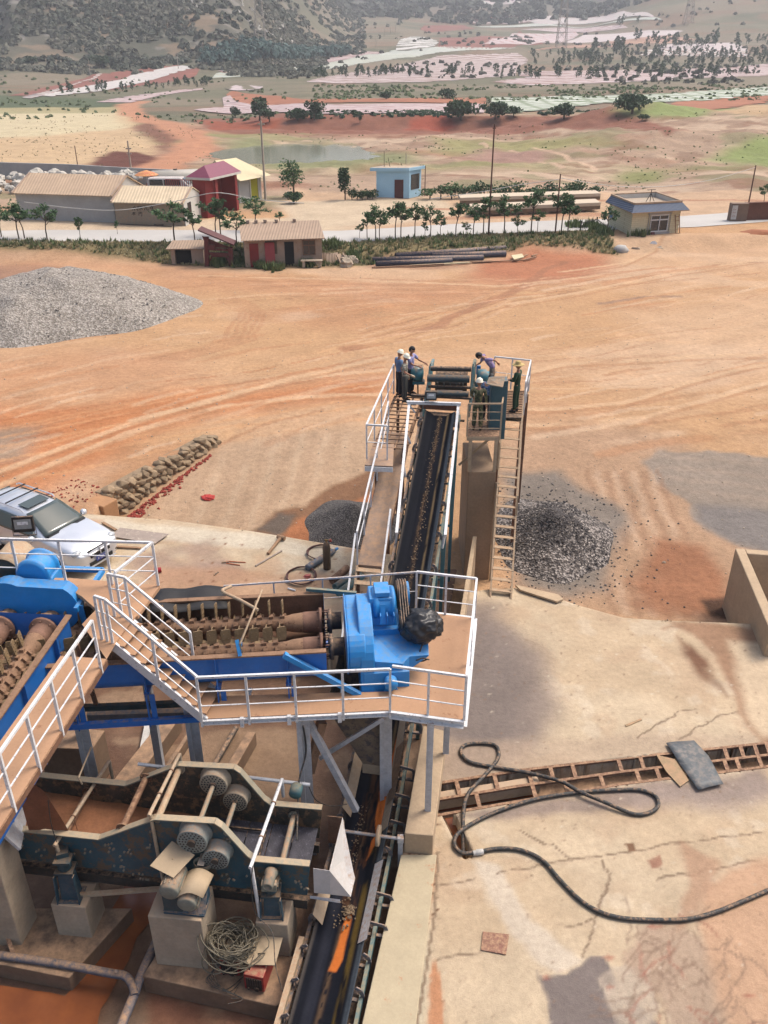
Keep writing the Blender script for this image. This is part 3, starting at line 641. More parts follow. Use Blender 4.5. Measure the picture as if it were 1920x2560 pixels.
m_conc = M('concrete', (194, 176, 152), .92, var=.34, vs=1.2, bs=14, fine=.3, dust=.45, bump=.4, dustcol=(206, 176, 146))
m_concd = M('muddy_concrete', (140, 114, 92), .8, var=.35, vs=1., bs=12, fine=.35, bump=.4, dust=.3)
m_conct = M('tan_concrete', (206, 180, 148), .92, var=.18, vs=1.5, bs=14, fine=.3, bump=.4)
m_rust = M('rusty_steel', (136, 98, 76), .8, var=.4, vs=5, bs=40, fine=.5, bump=.3, dust=.25)
m_hose = M('rubber_hose', (60, 62, 62), .6, var=.25, vs=5, dust=.05, bump=.1)
# --- pit floor and its muddy water
pitf = [Vector((-26, -1, 0)), Vector((c2(-1, .8), -1, 0)), Vector((c2(24, .8), 24, 0)), Vector((c2(24, -1.2), 24, 0)), Vector((c2(19, -1.2), 19, 0)), Vector((-26, 19, 0))]
def paintP(q):
    n = q.x.size; A = np.arange(n); q.c[:] = srgb((128, 98, 78), ALB); f = lambda sc_, sd_: fbm(q.x, q.y, sc_, 5, sd_)
    q.put(A, ss(.45, .6, f(2.2, 1))*.7, (166, 132, 104)); q.put(A, ss(.5, .64, f(1.2, 2))*.6, (110, 78, 60)); q.put(A, ss(.6, .68, f(.8, 8))*.5, (188, 158, 128))
    p = lambda pts, col, **k: q.poly(PZ(pts, -.9), col, **k)
    p([(480, 1830), (760, 1830), (740, 2010), (480, 2010)], (168, 138, 110), soft=.2, wob=.4, alpha=.8)
    p([(380, 2420), (760, 2500), (700, 2750), (340, 2750)], (150, 98, 74), soft=.1, wob=.2, alpha=.8)
    p([(450, 2500), (640, 2500), (620, 2640), (400, 2640)], (196, 160, 124), soft=.04, wob=.15, patch=.5)
    p([(300, 2440), (380, 2440), (330, 2620), (230, 2620)], (150, 124, 102), soft=.05, wob=.15, patch=.42)
Xg, Yg, Zg, kp = sheet(pitf, .09, lambda a, b: -.9+(fbm(a, b, 1.5, 4, 70)-.5)*.05)
q = Paint(Xg.ravel(), Yg.ravel(), (140, 108, 86)); paintP(q); struct(link('pit_floor', grid_mesh('pit_floor', Xg, Yg, Zg, q.c, kp), ground_mat('pit_mud', 2., .4, .3, .7)))
tm = NT('muddy_water'); cw = tm.mix(tm.ramp(tm.noise(1.3, 4), [(.35, 0.), (.65, 1.)]), srgb((164, 98, 60), ALB), srgb((136, 80, 52), ALB)); tm.l(cw, tm.b.inputs['Base Color']); tm.b.inputs['Roughness'].default_value = .12; tm.bump(tm.noise(6, 3), .05, .02)
m_mudw = tm.m
def pool(name, pts, z, wob=.05):
    mb = MB(); pp = PZ(pts, z); out = []
    for i, a in enumerate(pp):
        b = pp[(i+1) % len(pp)]; k = max(2, int((b-a).length/.15))
        for j in range(k):
            c = a.lerp(b, j/k); out.append((c.x+(fbm(np.array([c.x]), np.array([c.y]), .5, 3, 1)[0]-.5)*wob*2, c.y+(fbm(np.array([c.x]), np.array([c.y]), .5, 3, 2)[0]-.5)*wob*2, z))
    if ((pp[1]-pp[0]).cross(pp[2]-pp[1])).z < 0: out = out[::-1]
    mb.add(out, [tuple(range(len(out)))]); return struct(mb.build(name, m_mudw))
pool('muddy_water', [(310, 2215), (400, 2225), (395, 2290), (345, 2340), (325, 2400), (300, 2440), (255, 2520), (215, 2700), (-60, 2700), (-60, 2450), (165, 2490), (200, 2450), (245, 2330)], -.86)
# concrete footings in the pit
def bx_px(name, top, z, h, m, lab, cat='plinth', bevel=.02, group=None):   # block: four top corners in the photo
    mb = MB(); pp = PZ(top, z); mb.prism([p-Vector((0, 0, h)) for p in pp], (0, 0, h)); o = mb.build(name, m, None, bevel)
    return tag(o, lab, cat, group)
def blk(name, c, ang, lx, ly, z0, z1, m, lab, cat='plinth', taper=1., bevel=.02, group=None):
    mb = MB(); mb.box((c[0], c[1], (z0+z1)/2), (lx, ly, z1-z0), Matrix.Rotation(ang, 3, 'Z'), taper); return tag(mb.build(name, m, None, bevel), lab, cat, group)
SY = R(-6)                                      # screens stand skewed by six degrees
o = bx_px('concrete_footing', [(355, 2440), (398, 2375), (850, 2395), (690, 2515)], -.42, .46, m_concd, 'low broad concrete footing carrying the tall grey plinth and the red welding sets', 'footing')
bx_px('concrete_footing', [(-80, 2395), (20, 2270), (330, 2270), (172, 2445)], -.5, .4, m_concd, 'low muddy concrete slab beside the orange water at the left edge', 'footing')
# trench: rusty frame over the drain, rubber and plate covers
tb = MB(); 
for poly, nm in ((TR, 'a'), (TR2, 'b')):
    tb.add([(p.x, p.y, -.55) for p in poly], [tuple(range(len(poly)))])
struct(tb.build('drain_bed', m_concd))
pool('drain_water', [(1095, 2030), (1095, 2005), (1340, 1975), (1340, 1990)], -.5, .02); pool('drain_water', [(1112, 2045), (1135, 2042), (1178, 2135), (1160, 2140)], -.3, .01)
g = MB(); gt = empty('drain_grating', 'rusty steel ladder-like grating over the drain across the concrete', 'grating')
fr = MB(); rails = [[(1092, 1960), (1300, 1927), (1560, 1897), (1960, 1854)], [(1092, 2000), (1300, 1966), (1560, 1930), (1960, 1884)], [(1092, 2040), (1300, 2004), (1560, 1961), (1960, 1913)]]
for r_ in rails:
    q_ = PZ(r_, -.02)
    for a, b in zip(q_, q_[1:]): fr.bar(a, b, .07, .05)
fr.build('rail', m_rust, gt)
for k, (u, t0) in enumerate(((1140, 0), (1235, 0), (1320, 0), (1375, 0), (1430, 0), (1545, 0), (1600, 0), (1810, 0), (1850, 0), (1885, 0), (1915, 0), (1190, 1), (1330, 1), (1410, 1), (1500, 1), (1590, 1), (1640, 1), (1810, 1), (1840, 1), (1895, 1))):
    def at(line, uu): return float(np.interp(uu, [a for a, _ in line], [b for _, b in line]))
    a = P(u, at(rails[t0], u), -.01); b = P(u+10, at(rails[t0+1], u+10), -.01); m_ = MB(); m_.bar(a, b, .09, .04); m_.build('cross_bar', m_rust, gt)
midw = MB(); a_ = PZ([(1092, 2003), (1345, 1962)], -.2); midw.bar(a_[0], a_[1], .22, .3); thing(midw, 'concrete_divider', m_conc, 'narrow concrete divider between the two channels of the drain', 'divider')
m_rub = M('rubber_sheet', (98, 104, 108), .5, var=.35, vs=3, bs=20, dust=.08, dustcol=(160, 150, 140)); m_tanp = M('tan_board', (176, 152, 116), .8, var=.25, vs=4, dust=.3)
def flat(name, pts, z, t, m, lab, cat, sag=0.):
    pp = PZ(pts, z); mb = MB(); mb.prism(pp, (0, 0, t)); return tag(mb.build(name, m, None, .004), lab, cat)
flat('board', [(1640, 1888), (1690, 1900), (1722, 1952), (1700, 1968), (1665, 1930)], .02, .02, m_tanp, 'small tan board half under the grey rubber sheet on the grating', 'board')
rs = MB(); c = PZ([(1665, 1858), (1735, 1852), (1800, 1920), (1808, 1962), (1745, 1976), (1700, 1915)], .06)
for i in range(7): pass
N = 9; L0 = PZ([(1665, 1858), (1700, 1912), (1745, 1976)], .06); L1 = PZ([(1735, 1852), (1770, 1890), (1808, 1962)], .06); vs = []; fs = []
for i in range(N):
    t = i/(N-1)*2; k = min(int(t), 1); a = L0[k].lerp(L0[k+1], t-k); b = L1[k].lerp(L1[k+1], t-k)
    for j in range(6):
        p = a.lerp(b, j/5); p.z += .035*mnoise.noise(p*3)+.01; vs.append(p)
for i in range(N-1):
    for j in range(5): fs.append((i*6+j, i*6+j+1, (i+1)*6+j+1, (i+1)*6+j))
rs.add(vs, fs, True); o = thing(rs, 'rubber_sheet', m_rub, 'crumpled grey rubber sheet thrown over the drain grating', 'rubber sheet'); sm = o.modifiers.new('s', 'SOLIDIFY'); sm.thickness = .015
def smooth(pts, n=8):
    pts = [Vector(p) for p in pts]; out = []
    for i in range(len(pts)-1):
        p0 = pts[max(i-1, 0)]; p1 = pts[i]; p2 = pts[i+1]; p3 = pts[min(i+2, len(pts)-1)]
        for k in range(n):
            t = k/n; out.append(.5*((2*p1)+(p2-p0)*t+(2*p0-5*p1+4*p2-p3)*t*t+(3*p1-p0-3*p2+p3)*t**3))
    return out+[pts[-1]]
hp = [(1160, 2110), (1158, 2040), (1170, 1985), (1210, 1940), (1245, 1895), (1240, 1865), (1205, 1858), (1165, 1862), (1152, 1880), (1175, 1905), (1240, 1918), (1320, 1932), (1400, 1958), (1450, 1985), (1510, 2010), (1580, 2034), (1620, 2033), (1645, 2015), (1638, 1990), (1600, 1975), (1540, 1975), (1440, 1982), (1340, 1998), (1240, 2030), (1170, 2065), (1140, 2090), (1137, 2115), (1155, 2132), (1185, 2132)]
hz = PZ(hp, .05)
for i, p in enumerate(hz):
    if i in (0,): p.z = -.2
    if i in (12, 13, 14): p.z = .11
hs = MB(); hs.tube(smooth(hz, 7), .042, 10); thing(hs, 'hose', m_hose, 'thick black rubber hose looped over the drain grating, its end in the open drain', 'hose')
h2 = PZ([(1190, 2132), (1240, 2122), (1300, 2125), (1355, 2150), (1400, 2200), (1450, 2250), (1500, 2280), (1560, 2296), (1640, 2300), (1720, 2298), (1790, 2280), (1860, 2252), (1960, 2210), (2080, 2170)], .05)
hs = MB(); hs.tube(smooth(h2, 7), .042, 10); thing(hs, 'hose', m_hose, 'long black rubber hose curving across the cracked concrete to the right edge', 'hose')
m_white = M('white_tape', (228, 224, 216), .7); cpl = MB(); a, b = P(1183, 2133, .05), P(1208, 2129, .055); cpl.tube([a, a.lerp(b, .3), a.lerp(b, .35), b], [.05, .05, .062, .058], 12); thing(cpl, 'hose_coupling', m_white, 'white taped coupling joining the two black hoses', 'coupling')
m_brd = M('red_brown_board', (150, 104, 88), .8, var=.3, vs=8, dust=.2, wear=((196, 160, 134), .56))
flat('plywood_square', [(1207, 2330), (1273, 2337), (1265, 2388), (1202, 2376)], .01, .018, m_brd, 'small square of reddish plywood lying on the pale concrete', 'board')
flat('timber_strip', [(1562, 1813), (1602, 1797), (1605, 1801), (1565, 1818)], .01, .02, m_tanp, 'thin pale timber strip lying on the concrete', 'timber')
# kerb strip a little above the pad, and the long concrete beam
kb = MB(); kp_ = PZ([(880, 2700), (905, 2560), (1003, 2136), (1092, 2136), (1040, 2560), (1028, 2700)], .03); kb.prism([p+Vector((.0, 0, -.5)) for p in kp_], (0, 0, .5)); struct(kb.build('kerb_strip', M('kerb_concrete', (206, 190, 158), .9, var=.15, vs=1.2, bs=20, fine=.2, bump=.2, wear=((202, 154, 118), .6)), None, .015))
beam = MB(); bt = PZ([(1011, 2083), (1083, 2089), (1118, 1828), (1058, 1813)], .55); beam.prism([p-Vector((0, 0, .56)) for p in bt], (0, 0, .56)); thing(beam, 'concrete_beam', m_conct, 'long tan concrete beam beside the belt with the deck legs standing on it', 'plinth', None, .02)
# walls flanking the trench of the belt further up
m_lime = M('limed_concrete', (196, 176, 148), .9, var=.2, vs=1., bs=10, fine=.3, bump=.3)
# ================================================================ BELT CONVEYOR
m_wht = M('white_steel', (222, 222, 222), .5, var=.1, vs=6, rust=.06, bump=.05, fine=.12, alb=.8, wear=((170, 166, 168), .56))
m_galv = M('galvanised_steel', (196, 198, 202), .5, alb=.72, var=.25, vs=7, dust=.25, rust=.15, bump=.05)
m_cream = M('dusty_steel', (208, 186, 156), .7, var=.2, vs=8, dust=.3, rust=.2)
m_teal = M('teal_paint', (78, 132, 142), .5, var=.25, vs=4, dust=.45, rust=.2, dustcol=(158, 150, 126))
m_teald = M('dark_teal_paint', (52, 82, 92), .5, var=.35, vs=4, dust=.4, rust=.3, dustcol=(140, 116, 92))
m_dark = M('dark_steel', (66, 64, 62), .6, var=.4, vs=5, dust=.25, rust=.3)
m_roll = M('roller_steel', (150, 130, 116), .55, var=.3, vs=9, dust=.3)
m_gate = M('grey_steel', (124, 124, 128), .6, var=.3, vs=6, dust=.3, rust=.3)
BA = math.atan(.172); bn = Vector((math.cos(BA), -math.sin(BA), 0)); bd = Vector((math.sin(BA), math.cos(BA), 0))
YB, SL = 13.0, .36
def zb(Y, sm=1.2):
    d = Y-YB
    if d < -sm: return 0.
    if d > sm: return SL*d
    return SL*(d+sm)**2/(4*sm)
def bc(Y, lat=0., up=0.):
    p = Vector((c2(Y), Y, zb(Y))); return p+bn*lat+Vector((0, 0, up))
conv = empty('belt_conveyor', 'long troughed black rubber belt conveyor rising away between white pipe rails', 'conveyor', (c2(14), 14, -.9))
conv.location = (0, 0, 0)
def prof(t):                                    # t -1..1 across, lateral and height
    x = abs(t); 
    if x < .42: return t/.42*.2, 0.
    k = (x-.42)/.58; s = 1 if t > 0 else -1
    return s*(.2+k*.27), k*.15
ts = np.linspace(-1, 1, 41); Ys = np.linspace(5.5, 24.75, 420)
Xg = np.zeros((Ys.size, ts.size)); Yg = Xg.copy(); Zg = Xg.copy()
for i, Y in enumerate(Ys):
    for j, t in enumerate(ts):
        a, h = prof(t); p = bc(Y, a, h); Xg[i, j], Yg[i, j], Zg[i, j] = p
tt = np.repeat(ts[None], Ys.size, 0).ravel(); YY = np.repeat(Ys[:, None], ts.size, 1).ravel(); q = Paint(Xg.ravel(), Yg.ravel(), (22, 25, 34)); A = np.arange(tt.size)
n1 = fbm(tt*3, YY, .6, 5, 1); n2 = fbm(tt*6, YY*.3, .5, 5, 2)
q.put(A, ss(.45, .7, n2)*.25, (40, 41, 48))
up = ss(12, 15, YY)
q.put(A, (np.exp(-((tt+.02+.05*np.sin(YY))/.09)**2)*ss(.35, .5, fbm(tt*2, YY, .12, 4, 5)))*.75, (112, 88, 66))
q.put(A, (ss(.42, .5, tt)*(1-ss(.56, .62, tt)))*ss(.2, .5, n1)*.75*up, (150, 128, 96))
q.put(A, (ss(.4, .5, tt)*(1-ss(.6, .75, tt)))*ss(.35, .6, n1)*.7*(1-up), (128, 104, 50))
q.put(A, ss(.78, .84, tt)*.6, (96, 104, 112)); q.put(A, (ss(-.7, -.5, tt)*(1-ss(-.3, -.2, tt)))*.35*(1-up), (60, 62, 74))
q.put(A, (1-ss(-.93, -.86, tt))*.4, (120, 110, 100))
q.put(A, ss(-.4, -.3, tt)*(1-ss(.35, .4, tt))*(YY > 10.6)*(YY < 14.5)*ss(.4, .6, fbm(tt*4, YY, .3, 4, 6))*.7, (92, 62, 44))
OR = (214, 120, 56); zz0 = 0.
q.poly(PZ([(958, 1885), (968, 1960), (950, 1990), (938, 2050), (940, 2110), (915, 2150), (930, 2100), (962, 2060), (975, 1990), (992, 1890), (975, 1940)], .03), OR, soft=.01, wob=.01)
q.poly(PZ([(870, 2275), (858, 2310), (842, 2370), (822, 2425), (840, 2432), (856, 2400), (880, 2290), (878, 2272)], .0), OR, soft=.015, wob=.01)
belt = link('belt', grid_mesh('belt', Xg, Yg, Zg, q.c), ground_mat('belt_rubber', 5., .1, .25, .7, .04), conv)
sm = belt.modifiers.new('s', 'SOLIDIFY'); sm.thickness = .016
# side frames, idler sets
for s in (-1, 1):
    mb = MB(); ys = [5.5, 8, 11, 11.8, 12.4, 13, 13.6, 14.2, 18, 24.9]
    for a, b in zip(ys, ys[1:]): mb.channel(bc(a, s*.62, -.12), bc(b, s*.62, -.12), .14, .06, .008, side=-s)
    mb.build('side_frame', m_teal if s > 0 else m_gate, conv)
mb = MB(); mb.bar(bc(5.5, -.66, .0), bc(9.9, -.66, .0), .1, .12); mb.build('side_frame', m_cream, conv); mb = MB(); mb.bar(bc(9.8, .84, -.1), bc(11.7, .84, -.1), .05, .12); mb.bar(bc(12.1, .84, -.1), bc(13, .84, -.1), .05, .12); mb.build('side_frame', m_gate, conv)
def idler(Y):
    u = Vector((0, 0, 1)); fr = MB(); fr.bar(bc(Y, -.6, -.17), bc(Y, .6, -.17), .06, .05)
    for s in (-1, 1):
        wdn = .2 if s > 0 and (9.9 < Y < 11.6 or 12.2 < Y < 15) else 0
        pts = [bc(Y, s*(.60+wdn), -.17), bc(Y, s*(.62+wdn), .0), bc(Y, s*(.58+wdn), .12), bc(Y, s*.50, .17)]
        for a, b in zip(pts, pts[1:]): fr.bar(a, b, .07, .02, bd)
        if wdn: fr.bar(bc(Y, .6, -.17), bc(Y, .8, -.17), .06, .05)
        fr.bar(bc(Y, s*.22, -.17), bc(Y, s*.22, -.1), .03, .02)
    b = fr.build('idler_bracket', m_gate, conv)
    r = MB(); r.cyl(bc(Y, -.19, -.078), bc(Y, .19, -.078), .05, n=12); r.build('roller', m_roll, b)
    for s in (-1, 1):
        r = MB(); r.cyl(bc(Y, s*.235, -.085), bc(Y, s*.54, .085), .05, n=12); r.cyl(bc(Y, s*.54, .085), bc(Y, s*.6, .115), .018, n=8); r.build('roller', m_roll, b)
Y = 7.2
while Y < 24.5:
    idler(Y); Y += .62 if Y < 10.3 or 11.5 < Y < 13.8 else 1.05
# trestles under the incline and the drive drum at the head
for Y in (16.2, 18.6, 21, 23.4):
    tb = MB(); z0 = -1.3 if Y > 17 else -.9
    for s in (-1, 1):
        p = bc(Y, s*.58, -.18); tb.bar(p, (p.x, p.y, z0), .09, .09)
        p2 = bc(Y+1.1, s*.58, -.18); tb.bar((p.x, p.y, z0+.5), p2, .06, .06)
    a = bc(Y, -.58, -.2); b = bc(Y, .58, -.2); tb.bar((a.x, a.y, (a.z+z0)/2), (b.x, b.y, (b.z+z0)/2), .06, .06); tb.build('trestle', m_teal, conv)
hd = MB(); c = bc(24.85, 0, -.22); hd.cyl(c-bn*.5, c+bn*.5, .22, n=24); hd.cyl(c-bn*.75, c+bn*.75, .04, n=10); hd.build('head_drum', m_dark, conv)
ap = MB(); ap.bar(bc(24.95, -.55, .12), bc(24.95, .55, .12), .02, .22); ap.build('scraper_board', M('rust_red_board', (134, 86, 66), .8, var=.3, vs=6, dust=.3), conv)
# return strand under the belt
rt = MB()
for a, b in ((6, 12), (12, 14), (14, 24.6)): rt.bar(bc(a, 0, -.42), bc(b, 0, -.42), .95, .015)
rt.build('return_belt', m_dark, conv)
# skirt boards: inclined dusty plates beside the load
def skirt(y0, y1, s, lat, h0=.1, h1=.34, m=None):
    mb = MB(); n = 6
    for i in range(n):
        a = y0+(y1-y0)*i/n; b = y0+(y1-y0)*(i+1)/n
        o = bn*s
        p = [bc(a, s*(lat-.14), h0), bc(b, s*(lat-.14), h0), bc(b, s*(lat+.02), h1), bc(a, s*(lat+.02), h1)]
        mb.add(p+[x+Vector((0, 0, .012))+o*.01 for x in p], [(0, 1, 2, 3), (7, 6, 5, 4), (0, 4, 5, 1), (1, 5, 6, 2), (2, 6, 7, 3), (3, 7, 4, 0)])
    mb.build('skirt_board', m or m_cream, conv)
skirt(12.6, 15.6, -1, .47); skirt(12.3, 15.6, 1, .46); skirt(10.15, 10.9, -1, .48); skirt(9.9, 11.6, 1, .5, .1, .26, m_galv); skirt(12.9, 14.2, 1, .5, .2, .45, M('brown_plate', (140, 112, 86), .8, var=.35, vs=4, dust=.3))
# gravel travelling on the belt
rng = random.Random(11); gv = MB()
for k in range(620):
    Y = rng.uniform(14, 24.6) if k < 480 else rng.uniform(10.2, 13); la = rng.gauss(.0 if k < 480 else -.12, .05)+.03*math.sin(Y*1.3); r = rng.uniform(.006, .02)
    gv.blob(bc(Y, la, r*.7), r, k, .3, 1, (1, rng.uniform(.7, 1.4), .7))
for k in range(60):
    gv.blob(bc(rng.gauss(10.55, .12), rng.gauss(.08, .05), .05), rng.uniform(.012, .03), k, .35, 1)
thing(gv, 'gravel', M('belt_gravel', (156, 132, 104), .9, var=.45, vs=30, fine=.5), 'line of loose gravel riding on the rising belt', 'gravel', None, 0, None, 'stuff')
# gauge wheels on an axle over the lower belt
gw = empty('gauge_wheel_axle', 'two cream wheels on a pipe axle held just over the lower belt', 'wheel axle'); Yg_ = 12.0
a_ = MB(); a_.cyl(bc(Yg_, -.42, .42), bc(Yg_, .80, .42), .032, n=12); a_.build('axle', m_galv, gw)
for s in (-.40, .36):
    w_ = MB(); cc = bc(Yg_, s, .42); w_.lathe(cc-bn*.035, bn, [(0, .05), (0, .19), (.008, .205), (.062, .205), (.07, .19), (.07, .05)], 24); w_.build('wheel', m_cream, gw)
st = MB(); st.bar(bc(Yg_, .80, .47), bc(Yg_, .80, -.35), .06, .09, bn); st.box(bc(Yg_, .8, .42), (.12, .12, .12)); st.build('stand', m_galv, gw)
# white pipe frame standing over the upper conveyor, floodlight on its crossbar
pf = empty('gantry', 'white painted pipe frame straddling the top of the rising belt', 'frame')
tl, tr_ = P(1023, 1006, 4.55), P(1146, 1010, 4.55)
cb_ = MB(); cb_.bar(tl+(tl-tr_)*.05, tr_+(tr_-tl)*.05, .09, .09); cb_.build('crossbar', m_wht, pf)
for (u0, v0), (u1, v1), zz in (((1023, 1008), (1000, 1245), 3.25), ((1146, 1012), (1122, 1250), 3.25)):
    a = P(u0, v0, 4.5); b = P(u1, v1, zz); e = b+(b-a)*.32; s_ = MB(); s_.bar(a, e, .075, .075); s_.build('rail', m_wht, pf)
    for f in (.02, .35, .68, 1.0, 1.28):
        p = a+(b-a)*f; l_ = (1 if u0 > 1080 else -1); g_ = bc(p.y, .62*l_, -.1); s_ = MB(); s_.bar(p, (p.x*.5+g_.x*.5, p.y+.05, g_.z), .05, .05); s_.build('post', m_wht, pf)
def floodlight(name, p, face, label, sz=.34, parent=None):
    f = empty(name, label, 'floodlight', p); face = Vector(face).normalized(); rt_ = face.cross(Vector((0, 0, 1))).normalized(); u = rt_.cross(face)
    Mx = Matrix((rt_, face, u)).transposed()
    b = MB(); b.box((0, 0, 0), (sz, .07, sz*.8), Mx)
    for k in range(7): b.box(Mx @ Vector((-sz*.4+k*sz*.13, -.06, 0)), (.012, .06, sz*.66), Mx)
    b.build('housing', m_black, f, .006)
    g = MB(); g.box(Mx @ Vector((0, .036, .01)), (sz*.8, .008, sz*.5), Mx); g.build('glass', m_lampg, f)
    g = MB(); g.box(Mx @ Vector((0, .0405, .03)), (sz*.5, .006, sz*.16), Mx); g.build('lamp', m_wht, f)
    h = MB(); a = -rt_*sz*.55; c_ = rt_*sz*.55; h.bar(a, a-u*sz*.6, .02, .006, rt_); h.bar(c_, c_-u*sz*.6, .02, .006, rt_); h.bar(a-u*sz*.6, c_-u*sz*.6, .03, .008); h.build('bracket', m_black, f)
    return f
m_black = M('black_metal', (40, 40, 42), .5, var=.2, vs=6, dust=.15); m_lampg = M('lamp_glass', (170, 176, 176), .15, var=.1, vs=6, spec=.8)
floodlight('floodlight', P(1078, 990, 4.78), (-.05, -1, .25), 'small black floodlight standing on the crossbar over the belt', .34)
# ---- rails helper
RPOST = []
def railing(name, label, pts, h=1.0, posts=None, mids=2, m=None, group='white steel railings of the walkways', w=.045, parent=None, post_w=.045, base=0., cat='railing'):
    r = empty(name, label, cat, group=group); m = m or m_wht; pts = [Vector(p) for p in pts]; U = Vector((0, 0, h))
    for a, b in zip(pts, pts[1:]):
        t = MB(); t.bar(a+U, b+U, w, w); t.build('top_rail', m, r)
        for k in range(mids):
            t = MB(); z = Vector((0, 0, h*(k+1)/(mids+1))); t.bar(a+z, b+z, w*.5, w*.35); t.build('mid_rail', m, r)
        L = (b-a).length; n = posts if posts else max(1, round(L/1.15))
        for k in range(n+1):
            if k == n and b is not pts[-1]: continue
            p = a.lerp(b, k/n)
            if any((p-q_).length < .12 for q_ in RPOST): continue
            RPOST.append(p); t = MB(); t.bar(p+Vector((0, 0, base)), p+U, post_w, post_w); t.build('post', m, r)
    return r
# ================================================================ DECK, WALKWAYS, STAIRS
m_floor = M('dusty_plate_floor', (204, 160, 124), .9, var=.1, vs=1.5, bs=18, fine=.18, bump=.1, wear=((176, 130, 98), .6))
m_blue = M('blue_paint', (40, 150, 226), .4, var=.1, vs=4, dust=.3, dustcol=(112, 152, 192), bump=.05, fine=.1, alb=.72)
m_blued = M('deep_blue_paint', (34, 108, 190), .42, var=.15, vs=3, dust=.15, dustcol=(150, 134, 124), bump=.05, fine=.12, alb=.85)
m_mudst = M('muddy_steel', (164, 128, 100), .85, var=.3, vs=4, bs=30, fine=.4, bump=.4, wear=((116, 82, 62), .56))
m_mud = M('brown_mud', (128, 92, 70), .8, var=.35, vs=3, bs=20, fine=.4, bump=.6)
m_mudo = M('orange_mud', (172, 116, 80), .8, var=.3, vs=3, bs=20, fine=.4, bump=.6)
m_bladet = M('mud_coated_blades', (150, 124, 90), .7, var=.3, vs=8, bs=30, fine=.4, bump=.3)
ZD = 3.0
Dk = PZ([(975, 1775), (1160, 1800), (1186, 1545), (1040, 1527), (1010, 1600), (985, 1700)], ZD)
d_ = empty('deck', 'tan plate floored deck under the blue drive at the end of the washer', 'platform')
f_ = MB(); f_.prism([p-Vector((0, 0, .012)) for p in Dk], (0, 0, .012)); f_.build('floor', m_floor, d_)
e_ = MB()
for a, b in ((Dk[0], Dk[1]), (Dk[1], Dk[2]), (Dk[2], Dk[3])): e_.channel(a-Vector((0, 0, .085)), b-Vector((0, 0, .085)), .16, .06, .01)
for k in (.33, .66): e_.bar(Dk[0].lerp(Dk[3], k)-Vector((0, 0, .09)), Dk[1].lerp(Dk[2], k)-Vector((0, 0, .09)), .06, .12)
e_.build('edge_beam', m_wht, d_)
for (u, v, zb_) in ((1068, 2028, .55), (1113, 1885, .55)):
    p = P(u, v, zb_); l_ = MB(); l_.channel((p.x, p.y, zb_), (p.x, p.y, ZD-.15), .1, .05, .008, up=(1, 0, 0)); l_.bar((p.x+.03, p.y, zb_), (p.x+.03, p.y, ZD-.15), .02, .09); l_.build('leg', m_galv, d_)
# lower walkway
wk = PZ([(505, 1797), (975, 1775), (985, 1728), (509, 1741)], ZD); wk_ = empty('walkway', 'straight tan plate walkway along the front of the blue washer trough', 'walkway')
f_ = MB(); f_.prism([p-Vector((0, 0, .014)) for p in wk], (0, 0, .012)); f_.build('floor', m_floor, wk_)
e_ = MB(); e_.channel(wk[0]-Vector((0, 0, .07)), wk[1]-Vector((0, 0, .07)), .1, .05, .008); e_.build('edge_beam', m_wht, wk_); e_ = MB(); e_.bar(wk[3]-Vector((0, 0, .07)), wk[2]-Vector((0, 0, .07)), .02, .1); e_.build('edge_beam', m_wht, wk_)
for k in (.18, .43, .7): 
    p = wk[0].lerp(wk[1], k+.03); b_ = MB(); b_.bar(p-Vector((0, .02, .12)), p+Vector((.02, .95, -.12)), .07, .07); b_.bar(p-Vector((0, .03, .0)), p-Vector((0, .03, .2)), .07, .07); b_.build('bracket', m_wht, wk_)
o_ = (wk[1]-wk[0]).normalized(); 
r1 = railing('railing', 'white railing along the near edge of the straight walkway in front of the blue trough', [wk[0]-Vector((0, .03, 0)), wk[1]-Vector((0, .03, 0))], 1.0, 4, base=-.16)
r2 = railing('railing', 'white railing round the three open sides of the drive deck', [Dk[0]+Vector((.04, .02, 0)), Dk[1], Dk[2], Dk[3]], 1.03, 2)
# rail along the far side of the trough
fr_ = [P(375, 1492, 4.)+Vector((0, .1, -.6)), P(620, 1474, 4.)+Vector((0, .1, -.6)), P(1046, 1432, 4.)]
a0, a1 = P(560, 1470, 4.0), P(1045, 1430, 4.0)
far_ = railing('railing', 'thin grey railing along the far side of the open washer trough', [a0-Vector((0, 0, .95)), a1-Vector((0, 0, 1.0))], 1.0, 4, 1, m_galv, w=.035, post_w=.03)
# stairs between the two levels
Z2 = 4.5
wl0, wl1 = P(266, 1647, Z2), P(50, 1990, Z2)     # near edge of the upper slanting walkway
sA = P(258, 1560, Z2)
def stairs(name, label, a, b, width_vec, n, rails_, mt=m_floor, ms=m_wht, td=.2, over=0., cat='stairs'):
    """a: foot, near side; b: head, near side; width_vec across"""
    s = empty(name, label, cat); a = Vector(a); b = Vector(b); wv = Vector(width_vec)
    for o in (Vector((0, 0, 0)), wv):
        t = MB(); t.bar(a+o-Vector((0, 0, .06)), b+o-Vector((0, 0, .06)), .05, .18); t.build('stringer', ms, s)
    run = (b-a); h = Vector((run.x, run.y, 0)).normalized()
    for k in range(n):
        p = a.lerp(b, (k+.6)/n); t = MB(); t.prism([p-h*td/2, p+h*td/2, p+h*td/2+wv, p-h*td/2+wv], (0, 0, .018)); t.build('tread', mt, s)
    return s
st_b = P(512, 1795, ZD); st_t = P(282, 1607, Z2)      # near stringer: bottom and top
stv = P(300, 1540, Z2)-P(272, 1607, Z2); 
hdir = Vector((st_t.x-st_b.x, st_t.y-st_b.y, 0)).normalized(); nrm = Vector((hdir.y, -hdir.x, 0)); nrm = nrm if nrm.y > 0 else -nrm
